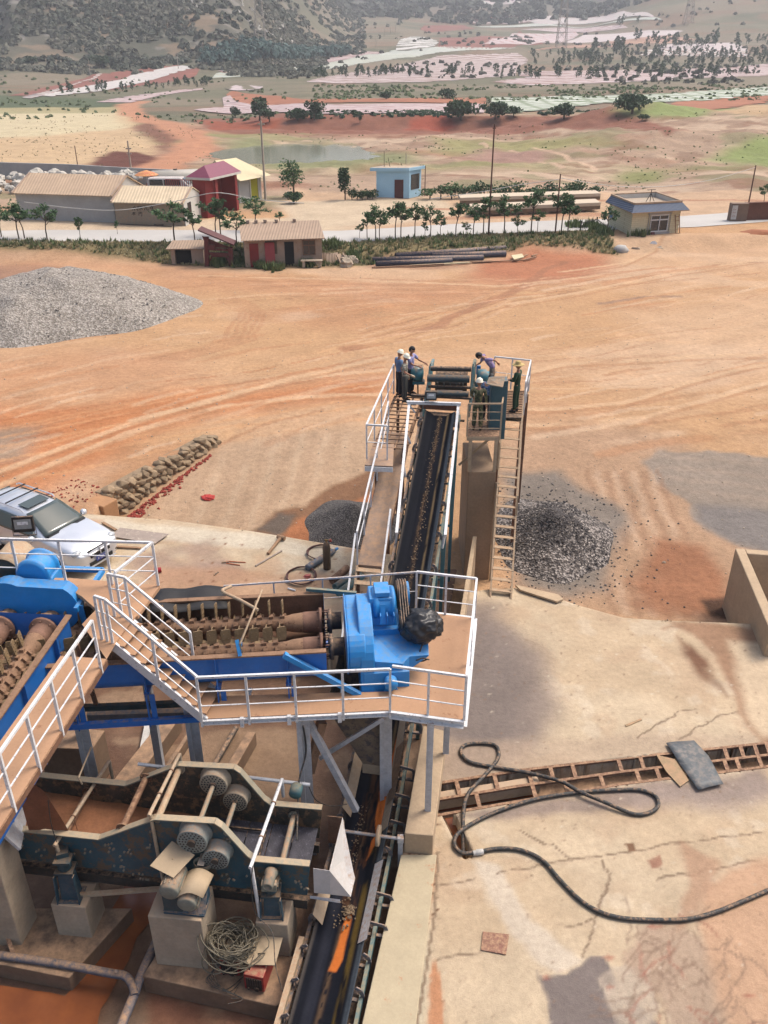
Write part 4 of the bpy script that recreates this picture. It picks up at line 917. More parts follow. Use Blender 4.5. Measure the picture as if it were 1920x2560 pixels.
stairs('stairs', 'white steel stairs with tan treads between the straight walkway and the slanting one', st_b, st_t, nrm*.74, 9, None, td=.3)
railing('railing', 'white handrail on the near side of the short steel stairs', [st_b+Vector((-.03, 0, 0)), st_t, P(256, 1598, Z2)], .95, 2)
railing('railing', 'white handrail on the far side of the short steel stairs', [st_b+nrm*.75+(st_t-st_b)*.28, st_t+nrm*.75, st_t+nrm*.75-hdir*.0+Vector((-.35, .12, 0))], .95, 1)
# slanting upper walkway
wa, wb = wl0, wl1+(wl1-wl0)*.55; wd_ = (wb-wa).normalized(); wn = Vector((wd_.y, -wd_.x, 0)); wn = wn if wn.x < 0 else -wn
uw = empty('walkway', 'slanting tan walkway running down to the left corner beside the second washer', 'walkway')
f_ = MB(); top = [wa, wb, wb+wn*.85, wa+wn*.85]; land = PZ([(266, 1647), (300, 1590), (342, 1538), (262, 1500), (205, 1560)], Z2)
f_.prism([p-Vector((0, 0, .012)) for p in top], (0, 0, .012)); f_.build('floor', m_floor, uw)
f_ = MB(); f_.prism([p-Vector((0, 0, .016)) for p in land], (0, 0, .012)); f_.build('landing', m_floor, uw)
e_ = MB(); e_.bar(wa-Vector((0, 0, .08)), wb-Vector((0, 0, .08)), .03, .12); e_.bar(wa+wn*.85-Vector((0, 0, .08)), wb+wn*.85-Vector((0, 0, .08)), .03, .12)
for k in range(6): p = wa.lerp(wb, (k+.5)/6); e_.bar(p-Vector((0, 0, .1)), p+wn*.85-Vector((0, 0, .1)), .05, .1)
e_.build('edge_beam', m_rust, uw)
railing('railing', 'white railing along the near edge of the slanting walkway', [wa+wd_*.25, wb], 1.0, 6, base=-.12)
# upper platform below the car
UP = PZ([(-420, 1432), (180, 1443), (400, 1461), (344, 1536), (290, 1552), (250, 1530), (205, 1490), (160, 1462), (-420, 1452)], Z2)
up_ = empty('platform', 'wide tan platform at the left behind the blue gear housings', 'platform'); f_ = MB(); f_.prism([p-Vector((0, 0, .11)) for p in UP], (0, 0, .09)); f_.build('floor', m_floor, up_, .008)
for (u, v) in ((330, 1480), (120, 1452)):
    p = P(u, v, Z2); l_ = MB(); l_.bar((p.x, p.y, -.9), (p.x, p.y, Z2-.1), .16, .16); l_.build('leg', m_galv, up_)
pts = [P(-420, 1440, Z2), P(180, 1445, Z2), P(396, 1462, Z2)]
railing('railing', 'white railing on the far edge of the left platform in front of the silver car', [P(-400, 1442, Z2), P(396, 1463, Z2)], 1.0, 7)
railing('railing', 'white railing turning the corner of the left platform toward the stairs', [P(396, 1463, Z2), P(306, 1542, Z2)], 1.0, 1)
# legs and bracing under washer and walkways
fr2 = empty('support_frame', 'grey steel posts and beams carrying the walkways and the big blue washer', 'frame')
def post(u, v, zt, z0, w=.16, m=None, name='leg'):
    p = P(u, v, zt); t = MB(); t.channel((p.x, p.y, z0), (p.x, p.y, zt), w, w*.5, .012, up=(0, 1, 0)); t.bar((p.x+w*.5, p.y, z0), (p.x+w*.5, p.y, zt), .012, w); t.build(name, m or m_galv, fr2)
for (u, v, zt, z0) in ((470, 1760, 2.8, -.9), (190, 1770, 2.8, -.2), (752, 1790, 2.9, -.9), (960, 1740, 2.9, .1)): post(u, v, zt, z0)
t = MB(); t.bar(P(770, 1800, 2.7), P(770, 1800, 2.7)+Vector((.9, -.2, -2.2)), .12, .12); t.bar(P(960, 1795, 2.8), P(800, 1895, 1.3), .08, .08); t.build('brace', m_galv, fr2)
t = MB(); t.bar(P(805, 1800, 2.6), P(775, 1925, 1.35), .22, .16); t.build('chute_beam', m_mudst, fr2)
t = MB()
t.bar(P(200, 1770, 2.45), P(1010, 1735, 2.45), .1, .12); t.build('main_beam', m_teald, fr2)
t = MB(); t.bar(P(220, 1790, 1.7), P(560, 1780, 1.7), .14, .16); t.build('main_beam', m_gate, fr2)
# ================================================================ SPIRAL LOG WASHERS
def washer(name, label, R0, L0, zr, Wd, length, n_blade, lod):
    """R0 near rim point at the drive end, L0 a point further along the near rim"""
    w_ = empty(name, label, 'ore washer'); ex = (L0-R0); ex.z = 0; ex.normalize(); ey = Vector((ex.y, -ex.x, 0)); ey = ey if ey.dot(lod) > 0 else -ey
    def L(s, t, z): return R0+ex*s+ey*t+Vector((0, 0, z-zr))
    # trough: half round shell, near side outside blue, inside muddy
    rr = Wd/2; sh = MB(); ins = MB(); n = 22; th = .03
    def sec(s, r): 
        o = []
        for k in range(n+1):
            a = math.pi*k/n; t = rr-r*math.cos(a); z = zr-.46-(rr*.5)*math.sin(a)*(r/rr)
            if k in (0, n): pass
            o.append(L(s, t, z))
        return [L(s, rr-r, zr)]+o+[L(s, rr+r, zr)]
    s0, s1 = .15, length; A_ = sec(s0, rr); B_ = sec(s1, rr); A2 = sec(s0, rr-th); B2 = sec(s1, rr-th); m = len(A_)
    sh.add(A_+B_, [(i, i+1, m+i+1, m+i) for i in range(m-1)], True); ins.add(A2+B2, [(m+i, m+i+1, i+1, i) for i in range(m-1)], True)
    for Q in (A_, B_): sh.add(Q, [tuple(range(m))])
    shell = sh.build('trough', m_blued, w_); ins.build('trough_lining', m_mud, w_)
    rim = MB(); rim.bar(L(s0, -.02, zr), L(s1, -.02, zr), .12, .03); rim.bar(L(s0, Wd+.02, zr), L(s1, Wd+.02, zr), .12, .03); rim.bar(L(s1, 0, zr), L(s1, Wd, zr), .1, .03); rim.build('rim', m_mudst, w_)
    k = .9
    while k < length:
        rb = MB(); rb.bar(L(k, -.04, zr-.02), L(k, -.04, zr-.78), .1, .02, ex); rb.bar(L(k, -.04, zr-.76), L(k, Wd+.04, zr-.9), .1, .06); rb.bar(L(k, Wd+.04, zr-.02), L(k, Wd+.04, zr-.78), .1, .02, ex)
        rb.bar(L(k-.1, -.09, zr-.75), L(k-.1, -.09, 2.5), .02, .1, ex); rb.bar(L(k, -.09, zr-.72), L(k, -.09, 2.5), .12, .02, ex); rb.build('rib', m_blued, w_); k += 1.35
    sill = MB(); sill.bar(L(-.9, -.12, 2.62), L(length, -.12, 2.62), .1, .12); sill.bar(L(-.9, Wd+.1, 2.62), L(length, Wd+.1, 2.62), .1, .12); sill.build('base_rail', m_blued, w_)
    # mud level in the trough
    md = MB(); md.add([L(s0+.05, .16, zr-.72), L(s1-.05, .16, zr-.72), L(s1-.05, Wd-.16, zr-.72), L(s0+.05, Wd-.16, zr-.72)], [(0, 1, 2, 3)]); md.build('mud', m_mud, w_)
    # two screws with bolted paddles
    for q, t in enumerate((rr-.44, rr+.44)):
        zc = zr-.33; shf = MB(); shf.tube([L(.25, t, zc), L(.6, t, zc), L(.8, t, zc), L(.95, t, zc), L(length-.1, t, zc)], [.2, .21, .19, .15, .15], 16); so = shf.build('screw_shaft', m_mudst, w_)
        nb = int(length/.27)
        fl = MB()
        for j in range(nb*8):                      # helical ridge the paddles bolt to
            s = .95+j*(length-1.1)/(nb*8); a = j*2*math.pi/8*(1 if q else -1); c_ = L(s, t, zc)
            dv = (ey*math.cos(a)+Vector((0, 0, 1))*math.sin(a)); fl.box(c_+dv*.165, (.09, .08, .08), Matrix.Rotation(a, 3, ex))
        fl.build('flight', m_mudst, so)
        for j in range(nb):
            s = 1.0+j*.27
            if s > length-.3: break
            for kk in range(4):
                a = kk*math.pi/2+math.pi/2-(.12 if q == 0 else .3); dv = (ey*math.cos(a)+Vector((0, 0, 1))*math.sin(a)); tv = dv.cross(ex)
                c_ = L(s+kk*.067, t, zc); e1 = (ex*.96+tv*.28).normalized() if q == 0 else (ex*.12+tv).normalized()
                if q == 0 or kk == 3 or True:
                    cpt = c_+dv*.36; w2 = .098; h2 = .145; nn = e1.cross(dv).normalized()
                    pts = [cpt+e1*x_*w2+dv*y_*h2 for x_, y_ in ((-.8, -1), (.8, -1), (1, -.3), (1, .7), (.8, 1), (-.8, 1), (-1, .7), (-1, -.3))]
                    b_ = MB(); b_.prism([p-nn*.01 for p in pts], nn*.02)
                    if kk in (0, 1):
                        for bx, by in ((-.45, -.4), (.45, -.4), (-.45, .3), (.45, .3)):
                            p = cpt+e1*bx*w2+dv*by*h2; b_.cyl(p-nn*.022, p+nn*.022, .012, n=6)
                    PADS.append((b_, so, q))
        # flanged coupling and bearing at the drive end
        fg = MB(); c_ = L(.5, t, zc); fg.lathe(L(.62, t, zc), -ex, [(0, .2), (.05, .215), (.12, .22), (.36, .22), (.36, .29), (.42, .29), (.42, .15)], 20)
        for j in range(8):
            a = j*math.pi/4; dv = ey*math.cos(a)+Vector((0, 0, 1))*math.sin(a); fg.bar(L(.3, t, zc)+dv*.18, L(.14, t, zc)+dv*.18, .02, .14, dv); fg.cyl(L(.08, t, zc)+dv*.23, L(.2, t, zc)+dv*.23, .016, n=6)
        fg.build('coupling_flange', M('red_brown_casting', (150, 112, 92), .8, var=.3, vs=6, bs=30, fine=.4, bump=.4), so)
        g2 = MB(); g2.lathe(L(.1, t, zc), -ex, [(0, .2), (.04, .26), (.1, .26), (.1, .18), (.3, .18)], 20); g2.build('bearing', m_dark, so)
    return w_, L
PADS = []
def flush_pads(cap):
    """the paddles that show are single parts; the rest of each screw is one part"""
    from collections import defaultdict
    by = defaultdict(list)
    for b_, so, q in PADS: by[so.name].append((b_, so))
    for nm, lst in by.items():
        so = lst[0][1]; vis = sorted(lst, key=lambda x: -max(v[2] for v in x[0].v))[:cap]; ids = set(id(x[0]) for x in vis)
        for b_, s_ in vis: b_.build('paddle', m_bladet, s_)
        o = MB()
        for b_, s_ in lst:
            if id(b_) not in ids: o.add(b_.v, b_.f)
        if o.v: tag(o.build('paddle', m_bladet, so), kind='stuff')
    PADS.clear()
ZR = 4.0
RA, LA = P(835, 1624, ZR), P(262, 1656, ZR)
w1, L1_ = washer('log_washer', 'large open log washer with two muddy paddle screws and blue drive at its right end', RA, LA, ZR, 1.95, 6.6, 20, Vector((0, 1, 0)))
flush_pads(24)
def gearcase(L, Wd, zr, par, zo=0., r=.52):
    """twin gear housing: a plate shaped as two humps joined, with worm reducer, pulley and belts"""
    c0, c1 = Wd/2-.44, Wd/2+.44; zc = zr-.33+zo; pts = []
    for k in range(13): a = -math.pi/2-math.pi*.08+k*math.pi*.66/12*-1; 
    for k in range(15): a = math.radians(-70-k*12); pts.append((c0+r*math.cos(a), zc+r*math.sin(a)))
    for k in range(15): a = math.radians(118-k*12); pts.append((c1+r*math.cos(a), zc+.0+r*math.sin(a)))
    m = MB(); m.prism([L(-.28, t, z) for t, z in pts], L(-.62, 0, 0)-L(-.28, 0, 0)); g = m.build('gear_housing', m_blue, par, .03)
    m = MB(); m.prism([L(-.255, c0+(t-c0)*1.03-.02, zc+(z-zc)*1.05) for t, z in pts], L(-.28, 0, 0)-L(-.255, 0, 0)); m.build('flange', m_blue, g, .006)
    return g
# the drive of the big washer: oil bath casing, reducer, belts, wrapped motor
def Lw(s, t, z): return L1_(s if s > -.78 else -.78+(s+.78)*.72, t, z)
exv = (Lw(1, 0, 0)-Lw(0, 0, 0)); eyv = Lw(0, 1, 0)-Lw(0, 0, 0); uz = Vector((0, 0, 1))
g = gearcase(Lw, 1.95, ZR, w1)
# tall curved sheet housing in front of the gears
prf = []
for k in range(19): a = math.radians(-30+k*12); prf.append((1.0+1.02*math.cos(a)*.98, 3.62+.70*math.sin(a)))
prf += [(.02, 3.1), (-.12, 2.62), (1.9, 2.62)]
m = MB(); m.prism([Lw(-.5, t, z) for t, z in prf], Lw(-.78, 0, 0)-Lw(-.5, 0, 0)); m.build('guard', m_blue, w1, .025)
m = MB(); m.box(Lw(-1.1, 1.32, 4.08), (.62, .62, .62), Matrix((exv, eyv, uz)).transposed(), .8); m.lathe(Lw(-.84, 1.3, 4.14), -exv, [(0, .3), (.05, .34), (.1, .34), (.14, .3), (.36, .3), (.4, .34), (.45, .34), (.5, .2)], 24); rd = m.build('reducer', m_blue, w1, .02)
m = MB(); m.box(Lw(-1.12, 1.3, 3.7), (.78, .86, .14), Matrix((exv, eyv, uz)).transposed()); m.build('reducer_foot', m_blue, rd, .01); m = MB(); m.box(Lw(-1.12, 1.3, 4.46), (.3, .42, .1), Matrix((exv, eyv, uz)).transposed()); m.build('inspection_cap', m_blue, rd, .01)
for k in range(4):
    m = MB(); m.bar(Lw(-1.12, .88, 3.9), Lw(-1.12, 1.0, 4.3), .02, .1, exv) if k == 0 else m.box(Lw(-.85-.19*k, .9, 4.02), (.02, .14, .22), Matrix((exv, eyv, uz)).transposed()); m.build('rib', m_blue, rd)
# pulleys and belts
pa, pb = Lw(-1.72, 1.42, 4.24), Lw(-1.72, .78, 3.98)
m = MB(); m.lathe(pa+exv*.12, -exv, [(0, .08), (.0, .29), (.02, .3), (.05, .27), (.09, .3), (.13, .27), (.17, .3), (.2, .29), (.2, .08)], 28); m.build('pulley', m_dark, w1)
m = MB(); m.lathe(pa-exv*.08, -exv, [(0, .05), (.02, .2), (.05, .24), (.06, .2)], 24); m.ring(pa-exv*.11, exv, .17, .26, .05); m.build('pulley', m_blue, w1)
m = MB(); m.lathe(pb+exv*.12, -exv, [(0, .04), (0, .14), (.2, .14), (.2, .04)], 20); m.build('pulley', m_dark, w1)
for k in range(4):
    o = exv*(.08-.05*k); d = (pb-pa); t_ = d.cross(exv).normalized(); m = MB(); lp = []
    for j in range(13): a = math.pi*j/12; lp.append(pa+o+(t_*math.cos(a)-d.normalized()*math.sin(a))*.31)
    for j in range(13): a = math.pi*j/12; lp.append(pb+o+(-t_*math.cos(a)+d.normalized()*math.sin(a))*.15)
    m.tube(lp, .014, 6, closed=True); m.build('drive_belt', M('drive_belt', (70, 84, 92), .6, var=.2, dust=.3), w1)
# sloping motor base plate
bp = [Lw(-.8, .1, 3.55), Lw(-.8, .95, 3.62), Lw(-1.7, .95, 3.62), Lw(-2.35, .62, 3.55), Lw(-2.3, .28, 3.5), Lw(-1.75, .2, 3.55), Lw(-1.55, .05, 3.5)]
m = MB(); m.prism(bp, (0, 0, .03)); m.prism([bp[0], bp[6], bp[6]-uz*.42, bp[0]-uz*.75], eyv*.02); m.prism([bp[6], bp[5], bp[5]-uz*.3, bp[6]-uz*.42], eyv*.02); m.prism([bp[5], bp[4], bp[3]-uz*.12, bp[5]-uz*.3], eyv*.02)
m.build('motor_base', m_blue, w1, .006)
m = MB(); m.box(Lw(-1.1, .25, 3.02), (.9, .5, .7), Matrix((exv, eyv, uz)).transposed()); m.box(Lw(-1.2, -.02, 2.72), (.95, .2, .12), Matrix((exv, eyv, uz)).transposed()); m.build('pedestal', m_blue, w1, .01)
m = MB(); m.prism([Lw(-.95, -.08, 2.78), Lw(-1.5, -.08, 2.78), Lw(-1.3, -.08, 3.2), Lw(-1.12, -.08, 3.2)], eyv*.03); m.lathe(Lw(-1.2, -.02, 3.2), -eyv, [(0, .13), (.16, .13), (.2, .08)], 16); m.prism([Lw(-1.2, -.2, 2.78), Lw(-1.26, -.2, 2.78), Lw(-1.26, -.04, 3.1), Lw(-1.2, -.04, 3.1)], exv*.02); m.build('bearing_stand', m_blue, w1, .005)
# motor wrapped in a black tarpaulin
m_tarp = M('black_tarpaulin', (44, 44, 47), .4, var=.25, vs=5, bump=.25, bs=10)
ct = Lw(-2.15, .72, 3.92); m = MB()
b = bmesh.new(); bmesh.ops.create_icosphere(b, subdivisions=5, radius=1); vs = []
for v in b.verts:
    p = v.co.copy(); n_ = mnoise.noise(p*2.2)*.16+mnoise.noise(p*6)*.05+abs(mnoise.noise(p*3.5+Vector((5, 1, 2))))*.12
    q_ = Vector((p.x*.42, p.y*.36, p.z*.33))*(1+n_)
    q_.z = max(q_.z, -.26)
    vs.append(ct+exv*-q_.x+eyv*q_.y+uz*q_.z)
fs = [tuple(x.index for x in f.verts) for f in b.faces]; b.free(); m.add(vs, fs, True); m.build('wrapped_motor', m_tarp, w1)
m = MB(); c_ = Lw(-2.05, .28, 3.42); lp = [c_+(exv*math.cos(a)*.13+eyv*.02*math.sin(3*a)+(eyv*.6-uz*.6)*math.sin(a)*.16-exv*.05) for a in [2*math.pi*k/20 for k in range(20)]]; m.tube(lp, .016, 7, closed=True); m.tube([Lw(-2.2, .5, 3.75), Lw(-2.05, .34, 3.55), c_+uz*.1], .016, 7); m.build('cable_loop', m_hose, w1)
# diagonal blue brace and rubber apron, stray pipes
m = MB(); m.bar(Lw(.95, -.1, 4.02), Lw(-.75, -.12, 2.75), .1, .1); m.build('brace', m_blue, w1); m = MB(); m.bar(Lw(.5, 2.0, 4.1), Lw(-.55, 1.9, 4.0), .07, .07); m.build('brace', m_teal, w1)
hp_ = MB(); a = P(395, 1472, 4.02); bq = P(562, 1464, 4.02); cq = P(570, 1520, 3.97); dq = P(366, 1532, 3.97); nn_ = 10; vs = []
for i in range(nn_+1):
    for j in range(7):
        p = a.lerp(bq, i/nn_).lerp(dq.lerp(cq, i/nn_), j/6); p += Vector((0, 0, .02*math.sin(i*1.1)+.03*mnoise.noise(p*2))); vs.append(p)
hp_.add(vs, [(i*7+j, i*7+j+1, (i+1)*7+j+1, (i+1)*7+j) for i in range(nn_) for j in range(6)], True)
o = thing(hp_, 'rubber_apron', M('wet_rubber', (44, 42, 42), .6, var=.3, vs=4), 'black rubber sheet hung over the far left rim of the washer trough', 'rubber sheet'); sm = o.modifiers.new('s', 'SOLIDIFY'); sm.thickness = .015
m = MB(); m.tube(smooth([P(578, 1466, 4.15), P(556, 1478, 4.2), P(600, 1500, 4.2), P(645, 1525, 4.15)], 5), .035, 10); thing(m, 'pipe', m_cream, 'bent cream pipe poking over the far rim of the washer trough', 'pipe')
m = MB(); m.tube([P(655, 1475, 4.3), P(600, 1610, 4.35), P(606, 1632, 4.0)], .022, 8); thing(m, 'pipe', m_cream, 'thin pale rod leaning across the washer screws to a blue bracket', 'rod')
m = MB(); m.bar(P(592, 1600, 4.3), P(600, 1640, 4.02), .07, .02); m.bar(P(604, 1596, 4.3), P(600, 1640, 4.02), .03, .03); thing(m, 'bracket', m_blue, 'blue flat bracket clamped on the near rim of the washer trough', 'bracket')
# far sheet wall of the trough end
m = MB(); sh_ = [P(470, 1530, 3.9), P(640, 1478, 4.05), P(815, 1500, 4.1), P(838, 1560, 3.7)]; m.prism(sh_, (0, .02, 0)); 
# second washer, left
ZR2 = 4.35
RB, LB = P(177, 1527, ZR2), P(0, 1782, ZR2)
w2, L2_ = washer('log_washer', 'log washer at the left edge with orange mud on its screws', RB, LB, ZR2, 1.9, 5.5, 16, Vector((-1, .3, 0)))
flush_pads(20)
g2 = gearcase(L2_, 1.9, ZR2, w2, .2, .52); ex2 = L2_(1, 0, 0)-L2_(0, 0, 0); ey2 = L2_(0, 1, 0)-L2_(0, 0, 0); M2 = Matrix((ex2, ey2, uz)).transposed()
m = MB(); m.lathe(L2_(-.7, 1.05, 4.65), -ex2, [(0, .3), (.05, .36), (.12, .36), (.16, .31), (.45, .31), (.5, .36), (.56, .36), (.6, .2)], 24); m.box(L2_(-1., 1.05, 4.4), (.6, .7, .3), M2); m.build('reducer', m_blue, w2, .02)
m = MB(); m.lathe(L2_(-1.0, 1.75, 4.55), -ex2, [(0, .25), (.05, .3), (.6, .3), (.7, .24), (.8, .1)], 24); m.box(L2_(-1.3, 1.75, 4.25), (.6, .4, .1), M2); m.build('motor', m_teald, w2, .01)
cvr = MB(); cc = L2_(-1.3, 1.75, 4.55); k_ = 14; vs = []
for i in range(2):
    for j in range(k_+1): a = math.radians(-10+j*200/k_); vs.append(cc+ex2*(i*.8-.4)+(ey2*math.cos(a)+uz*math.sin(a))*.36)
cvr.add(vs, [(j, j+1, k_+2+j, k_+1+j) for j in range(k_)], True); o = cvr.build('sheet_cover', m_cream, w2); sm = o.modifiers.new('s', 'SOLIDIFY'); sm.thickness = .01
m = MB(); m.bar(L2_(-.1, -.05, ZR2-.05), L2_(-1.6, -.05, ZR2-.05), .08, .1); m.bar(L2_(-1.6, -.05, ZR2-.05), L2_(-1.6, 1.9, ZR2-.05), .08, .1); m.bar(L2_(-.2, -.1, ZR2), L2_(-.4, -.1, 2.6), .12, .02, ex2); m.build('frame', m_blue, w2)
# discharge chute dropping to the belt
ch = empty('discharge_chute', 'muddy steel chute under the deck dropping orange slurry onto the belt', 'chute')
A0 = [Vector(p) for p in (P(880, 1790, 2.7), P(1008, 1790, 2.7), P(1000, 1765, 2.7), P(885, 1760, 2.7))]
q0 = bc(14.6, -.35, 1.35); q1 = bc(14.6, .22, 1.35)
lo = [bc(13.35, -.2, .75), bc(13.35, .18, .75), bc(13.75, .18, .75), bc(13.75, -.2, .75)]
mid = [bc(13.3, -.75, 1.9), bc(13.3, .2, 1.9), bc(14.2, .2, 1.9), bc(14.2, -.75, 1.9)]
topc = [bc(13.3, -.85, 2.6), bc(13.3, .2, 2.6), bc(14.6, .2, 2.6), bc(14.6, -.85, 2.6)]
m = MB(); m.add(topc+mid+lo, [(0, 1, 5, 4), (1, 2, 6, 5), (2, 3, 7, 6), (3, 0, 4, 7), (4, 5, 9, 8), (5, 6, 10, 9), (6, 7, 11, 10), (7, 4, 8, 11)]); o = m.build('hopper', M('slurry_stained_steel', (150, 132, 112), .7, var=.4, vs=2, dust=.3, rust=.2, wear=((96, 92, 94), .5)), ch); sm = o.modifiers.new('s', 'SOLIDIFY'); sm.thickness = .02
m = MB(); lip = [p-Vector((0, 0, .25)) for p in lo]; m.add([*lo, *lip], [(0, 1, 5, 4), (1, 2, 6, 5), (2, 3, 7, 6), (3, 0, 4, 7)]); o = m.build('spout', m_cream, ch); sm = o.modifiers.new('s', 'SOLIDIFY'); sm.thickness = .03
# ================================================================ VIBRATING SCREEN AND PIT FURNITURE
m_navy = M('navy_teal_plate', (54, 98, 114), .45, var=.3, vs=1.6, dust=.3, dustcol=(150, 128, 100), wear=((108, 96, 80), .5), bump=.08)
m_navy2 = M('mud_splashed_plate', (84, 82, 74), .6, var=.4, vs=2, bs=18, dust=.35, wear=((150, 118, 88), .5), fine=.5)
m_edge = M('worn_teal_edge', (164, 166, 150), .6, var=.2, vs=6, dust=.5, dustcol=(206, 182, 150))
m_ship = M('light_dusty_teal', (146, 150, 138), .6, var=.3, vs=6, dust=.4, rust=.1)
ae = R(6); se = Vector((-math.cos(ae), math.sin(ae), 0)); sn_ = Vector((math.sin(ae), math.cos(ae), 0))
Qn = PY(775, 2152, 10.4); WS = 1.28
def on(u, v, off=0.):
    d = ray(u, v); o = Qn+sn_*off; t = (o-Vector((0, 0, CAM_H))).dot(sn_)/d.dot(sn_); return Vector((0, 0, CAM_H))+d*t
scn = empty('vibrating_screen', 'blue-green vibrating screen with four round exciters spraying onto black decks', 'vibrating screen')
top_px = [(-260, 2040), (0, 2065), (250, 2092), (262, 2088), (391, 2042), (539, 2051), (556, 2062), (620, 2132), (640, 2146), (775, 2158)]
bot_px = [(768, 2238), (524, 2212), (0, 2139), (-260, 2110)]
def plate(off, m, name, du=0, dv=0):
    pts = [on(u, v) for u, v in top_px+bot_px]; pts = [p+sn_*off for p in pts]; b = MB(); bb_ = MB(); b.prism(pts, sn_*.02)
    if off == 0:
        rng = random.Random(2)
        cl = [(40, 2100), (60, 2115), (270, 2110), (285, 2120), (215, 2135), (300, 2150), (320, 2165), (350, 2190), (360, 2200), (330, 2130), (370, 2120), (400, 2145), (430, 2180), (560, 2085), (570, 2095), (565, 2195), (575, 2205), (745, 2205), (760, 2220), (640, 2190), (700, 2200), (385, 2075), (150, 2125), (100, 2125)]
        for u, v in cl:
            for k in range(4):
                p = on(u+rng.gauss(0, 8), v+rng.gauss(0, 6)); bb_.cyl(p-sn_*.03, p+sn_*.0, .018, .024, 6)
    o = b.build(name, m, scn)
    if off == 0: tag(bb_.build('bolt_heads', m_ship, o), kind='stuff')
    e = MB(); tp = pts[:len(top_px)]
    for a, c in zip(tp, tp[1:]): e.bar(a-sn_*.04+sn_*.02+Vector((0, 0, .012)), c-sn_*.04+sn_*.02+Vector((0, 0, .012)), .13, .024)
    e.build('top_flange', m_edge, o); return pts
PN = plate(0, m_navy, 'side_plate'); PF = plate(WS, m_navy2, 'side_plate')
# decks: black wire panels to the right, mud to the left
m_deck = M('black_screen_panel', (104, 102, 110), .22, var=.4, vs=5, bs=60, fine=.5, bump=.3, wear=((130, 128, 140), .56))
zdk = lambda u: on(u, 2238 if u > 524 else 2212).z+.28
dA, dB = on(470, 2205)+Vector((0, 0, .3)), on(768, 2238)+Vector((0, 0, .3)); dC, dD = on(-240, 2112)+Vector((0, 0, .42)), on(470, 2205)+Vector((0, 0, .3))
for i in range(5):
    a = dA.lerp(dB, i/5+.004)+sn_*.03; b = dA.lerp(dB, (i+1)/5-.004)+sn_*.03; t = MB(); t.add([a, b, b+sn_*(WS-.06), a+sn_*(WS-.06)], [(0, 1, 2, 3)])
    for k in range(14): 
        c_ = a.lerp(b, (k+.5)/14); t.bar(c_+Vector((0, 0, .006)), c_+sn_*(WS-.06)+Vector((0, 0, .006)), .012, .012)
    t.build('screen_panel', m_deck, scn)
mu = MB(); N1, N2 = 30, 12; vs = []
for i in range(N1+1):
    for j in range(N2+1):
        p = dC.lerp(dD, i/N1)+sn_*(.03+(WS-.06)*j/N2); p.z += .16*fbm(np.array([p.x]), np.array([p.y]), .5, 4, 3)[0]-.05; vs.append(p)
mu.add(vs, [(i*(N2+1)+j, (i+1)*(N2+1)+j, (i+1)*(N2+1)+j+1, i*(N2+1)+j+1) for i in range(N1) for j in range(N2)], True); mu.build('muddy_bed', m_mudo, scn)
sb = MB(); a = on(540, 2158, .25); 
for (o1, o2) in (((.3, .2), (.3, 1.0)), ((.3, 1.0), (1.25, 1.0)), ((1.25, 1.0), (1.25, .2)), ((.3, .2), (1.25, .2))): 
    sb.bar(dA+(dB-dA).normalized()*o1[0]+sn_*o1[1]+Vector((0, 0, .08)), dA+(dB-dA).normalized()*o2[0]+sn_*o2[1]+Vector((0, 0, .08)), .03, .03)
sb.build('clamp_frame', m_black, scn)
# cross tubes and exciters
def xt(u, v, r, m, fl=True):
    p = on(u, v); t = MB(); t.cyl(p, p+sn_*WS, r, n=14)
    if fl:
        for k in (.03, WS-.05): t.cyl(p+sn_*k, p+sn_*(k+.025), r*1.9, n=16)
        for k in range(8): a = k*math.pi/4; q_ = p+sn_*(WS-.06)+(se*math.cos(a)+uz*math.sin(a))*r*1.6; t.cyl(q_, q_-sn_*.02, .012, n=6)
    t.build('cross_tube', m, scn)
xt(304, 2075, .06, m_rust); xt(392, 2052, .06, m_cream); xt(700, 2175, .055, m_ship); xt(150, 2110, .06, m_rust)
def drum(c, ax, r, d, m, parent):
    t = MB(); t.lathe(c, ax, [(0, r*1.12), (.03, r*1.12), (.03, r), (d, r), (d+.005, r*.96)], 28); o = t.build('exciter', m, parent)
    h = MB(); e1 = ax.cross(uz).normalized(); e2 = ax.cross(e1)
    for ring_, n_ in ((.82, 22), (.62, 16), (.42, 10)):
        for k in range(n_): a = 2*math.pi*k/n_; q_ = c+ax*(d+.006)+(e1*math.cos(a)+e2*math.sin(a))*r*ring_; h.cyl(q_-ax*.01, q_+ax*.003, .018, n=6)
    tag(h.build('perforation', m_black, o), kind='stuff')
    b = MB(); b.cyl(c+ax*d, c+ax*(d+.05), r*.28, n=12); b.build('hub', m_dark, o)
    return o
for (u, v, r) in ((490, 2078, .265), (548, 2122, .235)):
    p = on(u, v); q_ = p+sn_*(WS-.0); drum(q_, -sn_, r, .2, M('dusty_grey_steel', (196, 182, 158), .65, var=.25, vs=8, dust=.3), scn)
    drum(p, -sn_, r, .24, m_teald if False else M('dusty_teal_steel', (150, 160, 156), .6, var=.3, vs=8, dust=.35, rust=.1), scn)
    s_ = MB(); s_.cyl(p+sn_*.05, q_-sn_*.2, .045, n=12); s_.build('drive_shaft', m_ship, scn)
